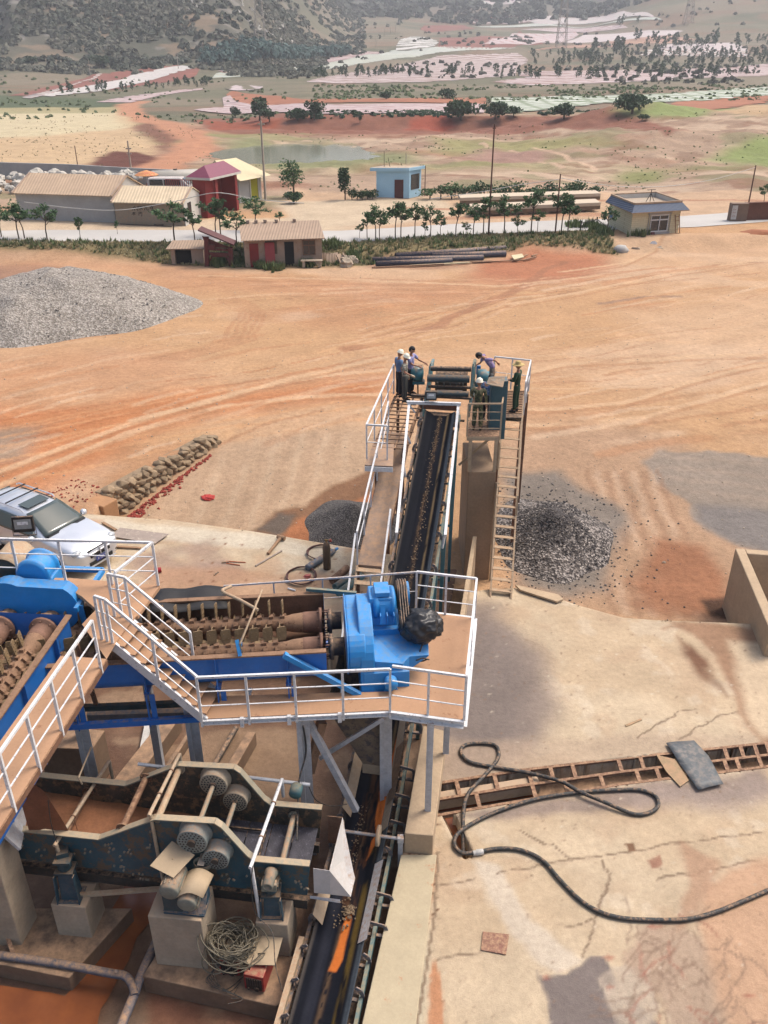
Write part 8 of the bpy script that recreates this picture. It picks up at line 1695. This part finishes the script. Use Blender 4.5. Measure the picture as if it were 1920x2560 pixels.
t = MB(); t.prism([P(1688, 592, .02), P(1724, 596, .02), P(1728, 604, .02), P(1690, 608, .02)], uz*.03); thing(t, 'doorstep', m_conct, 'pale concrete doorstep right of the yellow hut', 'step')
for k, (u, v) in enumerate(((1600, 618), (1622, 617), (1650, 622), (1668, 614), (1588, 625))): t = MB(); t.blob((0, 0, 0), .35, k, .35, 2, (1.4, .8, .6)); thing(t, 'boulder', m_stone, 'tan stone at the foot of the yellow hut', 'boulder', 'stones at the foot of the yellow hut', 0, P(u, v, .1))
t = MB(); t.blob((0, 0, 0), .55, 3, .15, 2, (1.1, 1, .7)); thing(t, 'stone_basin', m_grayw, 'big rounded grey stone before the railings by the yellow hut', 'boulder', None, 0, P(1552, 624, .25))
# railings left of the hut
rl_ = empty('iron_railing', 'low dark iron railing in the weeds left of the yellow hut', 'railing', (0, 0, 0)); pr_ = [P(1450, 585, .5), P(1490, 575, .5), P(1530, 606, .1)]
for p in pr_: B(rl_, 'post', m_black, lambda b: b.bar(p, p+uz*1.1, .1, .1))
for a, b_ in zip(pr_, pr_[1:]): B(rl_, 'bar', m_black, lambda b: [b.bar(a+uz*z, b_+uz*z, .05, .05) for z in (.3, .9)]+[b.bar(a.lerp(b_, k/8)+uz*.3, a.lerp(b_, k/8)+uz*.9, .03, .03) for k in range(9)])
# brick wall and pier at the right
pw_ = empty('brick_wall', 'brown brick boundary wall with a rendered end pier at the right edge', 'wall', (0, 0, 0)); p0 = P(1836, 578, 0); p1 = P(1858, 576, 0); m_brk = M('brown_brick', (128, 86, 70), .9, var=.2, vs=1.5, bs=10, fine=.3)
B(pw_, 'pier', M('brown_render', (146, 122, 106), .9, var=.2), lambda b: b.box(p0+Vector((.2, .5, 1.15)), (1.5, .7, 2.4))); B(pw_, 'wall', m_brk, lambda b: b.bar(p0+Vector((.9, .8, 1.1)), P(2100, 566, 0)+Vector((0, 0, 1.15)), .25, 2.3)); B(pw_, 'coping', m_brk, lambda b: b.bar(p0+Vector((.9, .8, 2.3)), P(2100, 566, 0)+Vector((0, 0, 2.35)), .4, .1))
ps = MB(); q_ = p0+Vector((-.56, .45, 0)); ps.prism([q_+uz*.9, q_+Vector((-.1, .9, .9)), q_+Vector((-.1, .9, 2.2)), q_+uz*2.2], (-.02, 0, 0)) if False else ps.prism([p0+Vector((-.5, .14, 1.0)), p0+Vector((-.02, .14, 1.0)), p0+Vector((-.02, .14, 2.2)), p0+Vector((-.5, .14, 2.2))], (0, -.02, 0)); psn = thing(ps, 'notice', m_white, 'white notice with red lettering on the end pier of the brick wall', 'notice')
for k, dz_ in enumerate((1.85, 1.6, 1.3)): b = MB(); [b.bar(p0+Vector((-.4+.16*j, .115, dz_-.06)), p0+Vector((-.32+.16*j, .115, dz_+.06)), .03, .006, (0, 1, 0)) for j in range(2)]; b.build('lettering', m_red, psn)
t = MB(); t.blob(P(1895, 598, .2), 1.5, 5, .2, 3, (2.0, 1.0, .5)); thing(t, 'earth_heap', m_soilo, 'reddish earth heap before the brick wall at the right edge', 'heap')
# weighbridge decks
wb_ = empty('weighbridge', 'two long pale concrete weighbridge decks beyond the road', 'weighbridge', (0, 0, 0))
for (ul, vl, ur, vr, wd) in ((1178, 538, 1500, 524, 1.1), (1150, 512, 1500, 500, 1.1)):
    a, b_ = P(ul, vl, 1.0), P(ur, vr, 1.0); n_ = Vector((0, 1, 0)); B(wb_, 'deck', M('pale_concrete', (224, 206, 180), .9, var=.08), lambda b: b.prism([a+uz*.35, b_+uz*.35, b_+uz*.35+n_*wd*2.2, a+uz*.35+n_*wd*2.2], uz*.3)); B(wb_, 'beam', M('weathered_beam', (150, 128, 104), .9, var=.3, vs=1.5), lambda b: b.bar(a+uz*.2+n_*.2, b_+uz*.2+n_*.2, .2, .38)); 
    for k in range(6): B(wb_, 'block', m_conct, lambda b: b.box(a.lerp(b_, (k+.5)/6)+n_*.6, (.5, .6, .5)))
# pipe stack and timber beside it
m_pipeb = M('black_blue_pipe', (54, 62, 82), .5, var=.25, vs=3, dust=.25)
for (a, b_, z, r, lab) in (((992, 634), (1300, 614), .3, .24, 'longest dark blue pipe at the back of the pipe stack'), ((989, 641), (1264, 622), .42, .27, 'thick dark blue pipe second from the back of the stack'), ((1080, 641), (1264, 634), .3, .25, 'dark blue pipe half hidden in the middle of the stack'), ((931, 651), (1208, 645), .25, .25, 'dark pipe in the front part of the stack with white marks'), ((940, 660), (1130, 652), .24, .22, 'shortest dark pipe at the front left of the stack')):
    p0_, p1_ = P(*a, z), P(*b_, z); d = (p1_-p0_).normalized(); L_ = (p1_-p0_).length; b = MB(); b.lathe(p0_, d, [(.12, r*.85), (0, r*.86), (0, r), (L_, r), (L_, r*.85)], 20); thing(b, 'pipe', m_pipeb, lab, 'pipe')
rng = random.Random(6)
for k, (a, b_, m_, lab) in enumerate((((1010, 660), (1230, 652), m_wood, 'brown plank along the front of the pipe stack'), ((1024, 664), (1175, 656), m_r4, 'pale plank in front of the pipe stack'), ((930, 669), (1110, 660), m_rust, 'dark plank lying at the front left of the pipe stack'), ((1290, 648), (1350, 624), m_wood, 'plank slanting up right of the pipe stack'), ((1310, 650), (1340, 642), m_rust, 'short dark plank right of the pipe stack'), ((1180, 656), (1312, 650), m_rust, 'rusty bar right of the short pipes'), ((1040, 618), (1215, 612), m_wood, 'plank lying behind the pipe stack'), ((1330, 640), (1420, 612), m_wood, 'long pale pole on the red earth slope'), ((1400, 600), (1470, 610), m_rust, 'dark branch on the slope left of the iron railing'), ((1420, 596), (1500, 618), m_rust, 'dark pole on the slope nearest the yellow hut'))):
    b = MB(); b.bar(P(*a, .12), P(*b_, .15), .16, .07); thing(b, 'plank', m_, lab, 'plank')
b = MB(); b.prism([P(1278, 640, .2), P(1305, 636, .25), P(1310, 644, .2), P(1285, 650, .2)], uz*.06); thing(b, 'board', m_r4, 'pale broken board at the right end of the pipe stack', 'board'); b = MB(); b.box(P(1388, 604, .6), (.4, .4, .4)); thing(b, 'bucket', m_wht, 'small white bucket on the slope', 'bucket')
for k, (u, v) in enumerate(((866, 660), (862, 650), (872, 642), (884, 640), (880, 652))): t = MB(); t.blob((0, 0, 0), .42, k+9, .35, 2, (1.2, .9, .8)); thing(t, 'boulder', m_stone, 'pale stone in the rubble between the brown hut and the pipes', 'boulder', 'stones between the brown hut and the pipes', 0, P(u, v, .2))
# poles and wires
def pole(u, vb, vt, r, m, lab, arms=(), z=None, name='utility_pole'):
    b0 = P(u, vb, GZ) if z is None else (G(u, vb) if z == 'g' else P(u, vb, z)); tp = PY(u, vt, b0.y); tp.x = b0.x; b = MB(); b.tube([b0-uz*.5, tp], [r, r*.75], 8)
    for dz_, L_ in arms: b.bar(tp-uz*dz_-Vector((L_, 0, 0)), tp-uz*dz_+Vector((L_, 0, 0)), r, r)
    thing(b, name, m, lab, 'pole'); return tp
m_rp = M('rusty_pole', (110, 74, 60), .8, var=.3, vs=2); m_cpole = M('concrete_pole', (196, 184, 168), .9, var=.15)
t1 = pole(1221, 588, 310, .075, m_rp, 'tallest brown pole rising from the row of roadside trees', ((.3, .12),)); t2 = pole(1388, 583, 435, .07, m_rp, 'brown pole with a white clip right of the weighbridge trees'); t3 = pole(1871, 512, 413, .08, m_rp, 'thin brown pole behind the brick wall at the right')
t4 = pole(664, 500, 302, .13, m_cpole, 'pale concrete utility pole beside the cream roofed house', ((.3, .35),)); t5 = pole(329, 432, 352, .13, m_cpole, 'short pale concrete pole at the start of the dirt track', ((.9, .35), (1.5, .3)), 'g'); pole(196, 425, 364, .07, m_rp, 'thin dark leaning pole by the pale field', z='g'); pole(1062, 490, 414, .05, m_rp, 'thin dark post right of the blue hut'); pole(1015, 410, 382, .06, m_cpole, 'small pale marker post beyond the blue hut', z='g')
for k, (u, vb, vt) in enumerate(((226, 189, 150), (446, 173, 131), (651, 136, 112), (839, 119, 84), (940, 118, 94), (960, 90, 64), (976, 86, 58), (989, 82, 52), (999, 66, 42))): pole(u, vb, vt, .16, m_cpole, ['pale pole in the red field at far left', 'pale pole by the white heap of the left field', 'pale pole below the hill left of the blue-green grove', 'pale pole above the blue-green grove', 'pale pole at the left end of the distant terraces', 'first of four far poles in the valley', 'second of four far poles in the valley', 'third of four far poles in the valley', 'last and farthest of four far poles in the valley'][k], z='g')
def wire(pts, lab, r=.02): b = MB(); b.tube(smooth(pts, 8), r, 5); thing(b, 'wire', m_white, lab, 'wire')
wire([P(60, 505, 3.0), P(180, 520, 2.6), P(300, 525, 2.5), P(430, 505, 3.2), P(540, 482, 4.0), P(640, 498, 3.3), P(760, 508, 3.)], 'white cable looping past the sheds and the red gateway', .03)
a, b_ = t2-uz*.3, t3-uz*.2; wire([a, a.lerp(b_, .25)-uz*.9, a.lerp(b_, .5)-uz*1.2, a.lerp(b_, .75)-uz*.9, b_], 'white cable strung from the weighbridge pole to the right pole', .025); a = t2-uz*.4; wire([a, P(1300, 462, 4.6), P(1200, 480, 4.0), P(1075, 497, 3.2)], 'white cable falling from the weighbridge pole to the left', .025)
def pylon(u, vb, vt, w_, lab):
    b0 = G(u, vb); tp = PY(u, vt, b0.y); py = empty('lattice_pylon', lab, 'pylon', b0); Hh = tp.z-b0.z; b = MB(); cs = [Vector((x_*w_, y_*w_, 0)) for x_, y_ in ((-1, -1), (1, -1), (1, 1), (-1, 1))]; n_ = 10
    for i in range(n_):
        f0, f1 = i/n_, (i+1)/n_; s0, s1 = 1-.82*f0, 1-.82*f1
        for k in range(4):
            p, q_ = cs[k]*s0+uz*Hh*f0, cs[k]*s1+uz*Hh*f1; r_, t_ = cs[(k+1) % 4]*s0+uz*Hh*f0, cs[(k+1) % 4]*s1+uz*Hh*f1; b.bar(p, q_, .3, .3); b.bar(p, t_, .14, .14); b.bar(r_, q_, .14, .14)
    b.build('mast', m_cpole, py)
pylon(1402, 121, -120, 3.2, 'tall lattice pylon on the terraced fields'); pylon(652, 108, -90, 2.6, 'faint lattice pylon on the dark hill'); pylon(1720, 58, -60, 3.5, 'faint far lattice pylon at the right')
# ================================================================ TREES AND BUSHES
def leaves(mb, c, r, n, size, rng, sq=1., shell=.45):
    for k in range(n):
        d = Vector((rng.gauss(0, 1), rng.gauss(0, 1), rng.gauss(0, 1))).normalized()*(shell+(1-shell)*rng.random()); p = c+Vector((d.x*r, d.y*r, d.z*r*sq)); a = Vector((rng.gauss(0, 1), rng.gauss(0, 1), rng.gauss(0, .6))).normalized(); b = a.cross(Vector((rng.gauss(0, 1), rng.gauss(0, 1), rng.gauss(0, 1)))).normalized(); s = size*rng.uniform(.6, 1.3)
        mb.add([p-a*s-b*s*.45, p+a*s*.2-b*s*.7, p+a*s+b*.1*s, p+a*s*.1+b*s*.6], [(0, 1, 2, 3)])
def young_tree(seed, h=4., crown=.55, spread=1.2):
    """height 1 unit = metre; returns root with trunk and crown"""
    rng = random.Random(seed); root = empty('tree', 'x', 'tree', (0, 0, 0)); tb = MB(); top = Vector((rng.gauss(0, .12), rng.gauss(0, .12), h*.62)); tb.tube([(0, 0, -.3), (rng.gauss(0, .04), 0, h*.3), top], [.07, .055, .04], 7); cr = MB()
    for k in range(9):
        a = k*2.4+rng.uniform(-.4, .4); z0 = h*rng.uniform(.4, .62); L_ = spread*rng.uniform(.5, 1.); tip = Vector((math.cos(a)*L_, math.sin(a)*L_, z0+h*rng.uniform(.06, .3))); s0 = Vector((0, 0, 0)).lerp(top, z0/(h*.62)); mid = s0.lerp(tip, .5)+uz*.1; tb.tube([s0, mid, tip], [.035, .022, .01], 5)
        for q_, n_ in ((tip, 32), (mid.lerp(tip, .4), 20)): leaves(cr, q_, spread*rng.uniform(.28, .46), n_, .14, rng, .6, .1)
    leaves(cr, top+uz*h*.2, spread*.45, 90, .13, rng, 1.1, .1); tb.tube([top, top+uz*h*.3], [.03, .01], 5); tb.build('trunk', m_bark, root); cr.build('crown', m_leaf, root); return root
protos = [young_tree(s, 4., .5, sp_) for s, sp_ in ((1, 1.25), (2, 1.0), (3, 1.4), (4, .8))]; used_ = [False]*4
def place_tree(u, vb, vt, k, lab, group, z=GZ, wx=1.):
    b0 = P(u, vb, z) if z != 'g' else G(u, vb); tp = PY(u, vt, b0.y); s = (tp.z-b0.z)/4.; s = max(s, .3)
    if not used_[k]: o = protos[k]; used_[k] = True; o['label'] = lab; o.location = b0; o.scale = (s*wx, s*wx, s)
    else: o = copy_tree(protos[k], b0, (u*.37) % 6.28, lab, scale=(s*wx, s*wx, s))
    o['group'] = group; return o
rowA = [(-20, 594, 498), (4, 593, 503), (48, 598, 497), (62, 597, 505), (119, 603, 502), (203, 605, 537), (294, 586, 566), (437, 609, 492), (488, 609, 520), (540, 589, 494), (552, 595, 488), (593, 615, 520), (640, 576, 484), (698, 569, 525)]
desc = ['tree cut off by the left edge beside the road', 'tree at the left edge nearest the road', 'broad tree in the left clump of roadside trees', 'slimmer tree in the left clump of roadside trees', 'tree standing alone before the grey shed wall', 'thin sapling before the grey shed wall', 'tiny sapling by the road below the shed corner', 'tree before the shed with the brushed writing', 'thin tree before the white gable wall', 'tree left of the red gateway', 'slender tall tree before the red gateway', 'tree right of the maroon timber frame', 'fullest tree behind the left end of the brown hut roof', 'small tree above the middle of the brown hut roof']
for k, (u, vb, vt) in enumerate(rowA): place_tree(u, vb, vt, (0, 1, 2, 1, 0, 3, 3, 2, 1, 0, 3, 2, 0, 1)[k], desc[k], 'young trees along the road', wx=(.8 if k in (5, 6) else 1.15))
rowB = [(899, 596, 558), (918, 599, 524), (939, 600, 504), (949, 602, 516), (988, 597, 497), (1002, 597, 500), (1037, 596, 502), (1062, 595, 552), (1076, 593, 505), (1101, 590, 532), (1139, 593, 500), (1165, 593, 552), (1183, 590, 502), (1208, 588, 482), (1260, 587, 478), (1293, 590, 533), (1327, 584, 464), (1343, 583, 520), (1403, 582, 475), (1419, 582, 478), (1517, 586, 508)]
ordn = ['first', 'second', 'third', 'fourth', 'fifth', 'sixth', 'seventh', 'eighth', 'ninth', 'tenth', 'eleventh', 'twelfth', 'thirteenth', 'fourteenth', 'fifteenth', 'sixteenth', 'seventeenth', 'eighteenth', 'nineteenth', 'twentieth', 'last']
for k, (u, vb, vt) in enumerate(rowB): place_tree(u, vb, vt, (k*7+k//3) % 4, '%s young tree from the left in the row behind the pipe stack' % ordn[k], 'young trees along the road', wx=1.)
place_tree(1908, 512, 456, 0, 'round tree behind the brick wall at the right edge', 'young trees along the road')
def bush(name, c, r, h, m, lab, seed, n=900, group=None, size=None):
    rng = random.Random(seed); root = empty(name, lab, 'tree' if 'tree' in name else 'bush', c, 0, group); mb = MB()
    for k in range(7): a = rng.uniform(0, 6.28); d = rng.random()*.6*r; rr = r*rng.uniform(.4, .62); leaves(mb, Vector((math.cos(a)*d, math.sin(a)*d, h*rng.uniform(.35, .72))), rr, n//7, size or max(.1, r*.1), rng, h/(2.2*r), .5)
    mb.build('crown', m, root); t = MB(); t.tube([(0, 0, -.2), (0, 0, h*.5)], [r*.07, r*.04], 6); t.build('trunk', m_bark, root); return root
b0 = P(735, 492, GZ); bush('bushy_tree', b0, 1.8, 4.2, m_leaf, 'airy round tree on the bare ground right of the cream roofed house', 5, 900, None, .13); bush('bush', P(735, 508, GZ), 1.2, 1.3, m_leafd, 'low dark shrub below the airy tree', 6)
bush('bushy_tree', P(863, 500, GZ), 1.2, 4.4, m_leafd, 'narrow dark tree left of the blue hut', 7, 700, None, .14)
for k in range(5): bush('hedge_bush', P(880+13*k, 499, GZ), .9, 1.2, m_leafd, 'dark hedge bush in the strip left of the blue hut', 8+k, 260, 'hedge bushes left of the blue hut')
for k in range(16): bush('hedge_bush', P(1075+27*k, 497-1.0*k*.2, GZ), 1.4, 1.3+.6*((k*7) % 3)/2, m_leafd if k % 2 else m_leaf, 'green hedge bush in the row beyond the weighbridge', 30+k, 220, 'hedge bushes beyond the weighbridge')
farb = [(650, 302, 236, 3.2, 'largest dark tree above the red bank left of centre'), (674, 305, 266, 2.2, 'dark bush touching the largest tree above the red bank'), (588, 294, 262, 1.8, 'small dark tree left of the largest one above the red bank'), (744, 302, 268, 2.8, 'rounded dark bush above the middle of the red bank'), (786, 300, 244, 2.6, 'tall dark tree beside the rounded bush above the red bank'), (965, 249, 222, 2.6, 'dark tree alone between the upper field bands'), (1119, 247, 216, 3., 'larger dark tree alone between the upper field bands'), (1152, 300, 264, 4.4, 'widest dark bush above the bank at the centre'), (1238, 298, 266, 3.6, 'wide dark bush at the corner of the green rows'), (1284, 292, 264, 2.2, 'upright dark bush at the edge of the green rows'), (1410, 296, 270, 3., 'dark bush above the spoil heap'), (1580, 284, 246, 4., 'big dark tree at the end of the hedge above the spoil'), (1605, 302, 284, 1.3, 'small dark tree alone on the bare slope'), (522, 140, 120, 3.5, 'dark tree at the left end of the blue-green grove'), (258, 168, 142, 5, 'dark round tree above the red field'), (523, 204, 188, 2., 'dark tree right of the left fields'), (80, 165, 146, 4, 'dark bush on the lower hill at far left'), (900, 308, 278, .9, 'thin bush above the bank')]
for k, (u, vb, vt, r, lab) in enumerate(farb): c_ = G(u, vb); tp = PY(u, vt, c_.y); bush('dark_tree', c_, r, max(tp.z-c_.z, r), m_leafd, lab, 60+k, 560, None, r*.11)
pr0 = MB(); rg3 = random.Random(3)
def lowtree(seed, sq):
    rng = random.Random(seed); mb = MB()
    for k in range(5): leaves(mb, Vector((rng.gauss(0, .25), rng.gauss(0, .25), .8+.35*k)), .62-.06*k, 26, .22, rng, 1., .3)
    mb.tube([(0, 0, -.2), (0, 0, 1.2)], .07, 5); me = mb.mesh('field_tree'); me.materials.append(m_leafd); return me
lt = [lowtree(s, 1) for s in (1, 2, 3)]; rng = random.Random(12)
def sow(n, ua, ub, va, vb, hm, lab, group, slope=0., m=None):
    for k in range(n):
        u = rng.uniform(ua, ub); v = rng.uniform(va, vb)+slope*(u-ua); g_ = G(u, v); o = bpy.data.objects.new('field_tree', lt[k % 3]); C.objects.link(o); o.location = g_; s = hm*rng.uniform(.7, 1.3); o.scale = (s*.85, s*.85, s); o.rotation_euler = (0, 0, rng.uniform(0, 6)); tag(o, lab, 'tree', group)
sow(55, 780, 1290, 186, 197, 1.3, 'small tree in the sparse rows on the pale field at centre', 'small trees in the pale central field', -.018)
sow(75, 1330, 1960, 160, 168, 1.5, 'small tree in the dense dark plantation on the right', 'trees of the right plantation', -.01); sow(60, 1370, 1960, 146, 156, 1.6, 'small tree in the upper rows of the right plantation', 'trees of the upper right plantation', -.012); sow(40, 1330, 1960, 136, 146, 1.6, 'small tree along the top of the right plantation', 'trees along the top of the plantation', -.01)
sow(60, 1230, 1960, 180, 200, 1.4, 'small tree dotted over the lower pale field on the right', 'trees dotted over the lower right field', -.012); sow(30, 130, 520, 228, 238, 1.1, 'small tree in the thin row under the left fields', 'trees under the left fields', -.05)
sow(30, 1590, 1980, 96, 124, 2.6, 'dark tree on the wooded slope at the far right', 'trees on the far right slope'); sow(22, 980, 1600, 40, 66, 2.6, 'dark tree between the highest fields', 'trees between the highest fields'); sow(8, 1460, 1560, 122, 138, 3, 'bright green bush in the plantation', 'bright bushes in the plantation')
# scrub, grove, verge grass: masses nobody could count
def mass(name, n, f, m, lab, cat, leaf=8):
    rng = random.Random(n); mb = MB()
    for k in range(n):
        q_ = f(rng)
        if q_ is None: continue
        p, r = q_
        for j in range(leaf):
            d = Vector((rng.gauss(0, 1), rng.gauss(0, 1), abs(rng.gauss(0, 1)))).normalized(); c_ = p+d*r*.7; a = Vector((rng.gauss(0, 1), rng.gauss(0, 1), rng.gauss(0, 1))).normalized(); b = d.cross(a).normalized(); a = b.cross(d).normalized(); s = r*rng.uniform(.4, .7); mb.add([c_-a*s-b*s*.6, c_+a*s-b*s*.8, c_+a*s*.7+b*s, c_-a*s*.6+b*s*.7], [(0, 1, 2, 3)])
    return thing(mb, name, m, lab, cat, None, 0, None, 'stuff')
def TT(xs, ys): return T(np.array(xs), np.array(ys))
def hillpts(n, t0, t1, d0, d1, seed):
    r_ = np.random.RandomState(seed); t = r_.uniform(t0, t1, n); d = d0*(d1/d0)**r_.uniform(0, 1, n); x = t*d; return x, d, T(x, d), r_
def hillmass(name, n, t0, t1, d0, d1, rr, m, lab, seed, thr=.45, leaf=7, ns=26):
    x, y, z, r_ = hillpts(n, t0, t1, d0, d1, seed); ok = fbm(x, y, ns, 4, seed) > thr; it = iter([(Vector((a, b, c)), rr*(.6+.8*e)*(b/500)**.5) for a, b, c, e, o_ in zip(x, y, z, r_.rand(n), ok) if o_]); cnt = int(ok.sum())
    return mass(name, cnt, lambda g_: next(it), m, lab, 'scrub', leaf)
hillmass('hill_scrub', 8000, -.48, -.06, 385, 600, 1.5, m_scrub, 'grey-green scrub covering the big hill at the left', 1, .44)
hillmass('hill_scrub', 2600, -.48, -.06, 400, 600, 1.8, m_scrubd, 'darker green bushes over the big left hill', 2, .5)
hillmass('side_scrub', 2600, -.2, -.02, 560, 1100, 1.6, m_scrubd, 'scrub on the slope behind the big left hill', 12, .4); hillmass('far_scrub', 4200, -.06, .5, 960, 1500, 3.0, m_scrubd, 'scrub on the far hills along the top of the photo', 3, .42)
hillmass('valley_scrub', 1500, -.08, .45, 250, 330, .8, m_grassg, 'rough weeds in the band between the valley fields', 4, .5, 6, 14); hillmass('valley_scrub', 1600, -.1, .45, 330, 950, 1.5, m_scrub, 'scrub between the upper valley fields', 5, .58, 6, 30)
hillmass('outcrop', 700, -.2, -.06, 420, 560, 1.2, m_boul, 'pale rock showing through the scrub of the left hill', 6, .6, 4, 20); hillmass('verge_weeds', 700, -.45, -.1, 205, 380, .8, m_grassg, 'weeds at the edge of the left fields', 7, .55, 6, 14); hillmass('bank_weeds', 900, -.1, .3, 196, 208, .8, m_leafd, 'dark weeds along the top of the red bank', 8, .5, 7, 10); hillmass('waste_weeds', 1300, -.2, .45, 96, 185, .28, m_grassg, 'green weeds dotted over the waste ground', 9, .56, 6, 9); hillmass('field_stubble', 900, -.45, -.2, 125, 230, .22, m_grass, 'dry tufts over the pale stubble field', 10, .5, 5, 9)
gp = [G(u, v) for u, v in ((505, 168), (600, 158), (700, 152), (790, 148), (868, 140))]
def grove(g_): t = g_.random()*3.999; i = int(t); a = gp[i].lerp(gp[i+1], t-i); p = a+Vector((g_.gauss(0, 1.5), g_.uniform(0, 26), 0)); p.z = float(zc(p.x, p.y))+g_.uniform(.5, 4.2); return p, g_.uniform(1., 1.7)
mass('eucalyptus_grove', 1500, grove, m_leafb, 'blue-green grove at the foot of the dark hill', 'grove', 7)
vx = [p.x for p in VERGE]; vy = [p.y for p in VERGE]
def blades(name, n, f, m, lab, hh=.35, w=.03):
    rng = random.Random(n+1); mb = MB()
    for k in range(n):
        p = f(rng)
        if p is None: continue
        for j in range(6): a = rng.uniform(0, 6.28); d = Vector((math.cos(a), math.sin(a), 0)); h = hh*rng.uniform(.5, 1.5); o_ = p+d*rng.uniform(0, .14); t_ = o_+d*h*.4+uz*h; s_ = Vector((-d.y, d.x, 0))*w*rng.uniform(.8, 1.6); mb.add([o_-s_, o_+s_, t_], [(0, 1, 2)])
    return thing(mb, name, m, lab, 'grass', None, 0, None, 'stuff')
def verge(g_):
    for _ in range(20):
        x_, y_ = g_.uniform(-45, max(vx)), g_.uniform(min(vy), max(vy))
        if inpoly(np.array([x_]), np.array([y_]), VERGE)[0]: return onT(x_, y_)
blades('verge_grass', 3600, verge, m_grass, 'dry grass on the verge between yard and road', .15, .05); blades('verge_weeds', 700, verge, m_grassg, 'green weeds mixed into the roadside verge', .3, .06)
def nearhut(g_):
    u, v = g_.choice(((655, 668), (690, 672), (545, 662), (560, 655), (768, 664), (1475, 590), (1490, 600), (1510, 610), (1437, 590), (1595, 612), (600, 660), (830, 640), (880, 655))); p = P(u+g_.gauss(0, 9), v+g_.gauss(0, 3), 0); return onT(p.x, p.y)
blades('tall_weeds', 700, nearhut, m_grassg, 'tall weeds round the huts in the verge', .45, .07)
# ---------------------------------------------------------------- haze: one closed box of even thin air round everything
hz_ = MB(); hz_.box((0, 850, 100), (4200, 2200, 212)); ho = hz_.build('haze', None); tag(ho, 'thin pale haze filling the valley', 'haze', None, 'stuff')
hm_ = bpy.data.materials.new('haze'); hm_.use_nodes = True; t_ = hm_.node_tree; t_.nodes.remove(t_.nodes['Principled BSDF']); pv = t_.nodes.new('ShaderNodeVolumePrincipled'); pv.inputs['Density'].default_value = .00034; pv.inputs['Color'].default_value = (.93, .95, 1, 1); t_.links.new(pv.outputs[0], t_.nodes['Material Output'].inputs['Volume']); ho.data.materials.clear(); ho.data.materials.append(hm_)
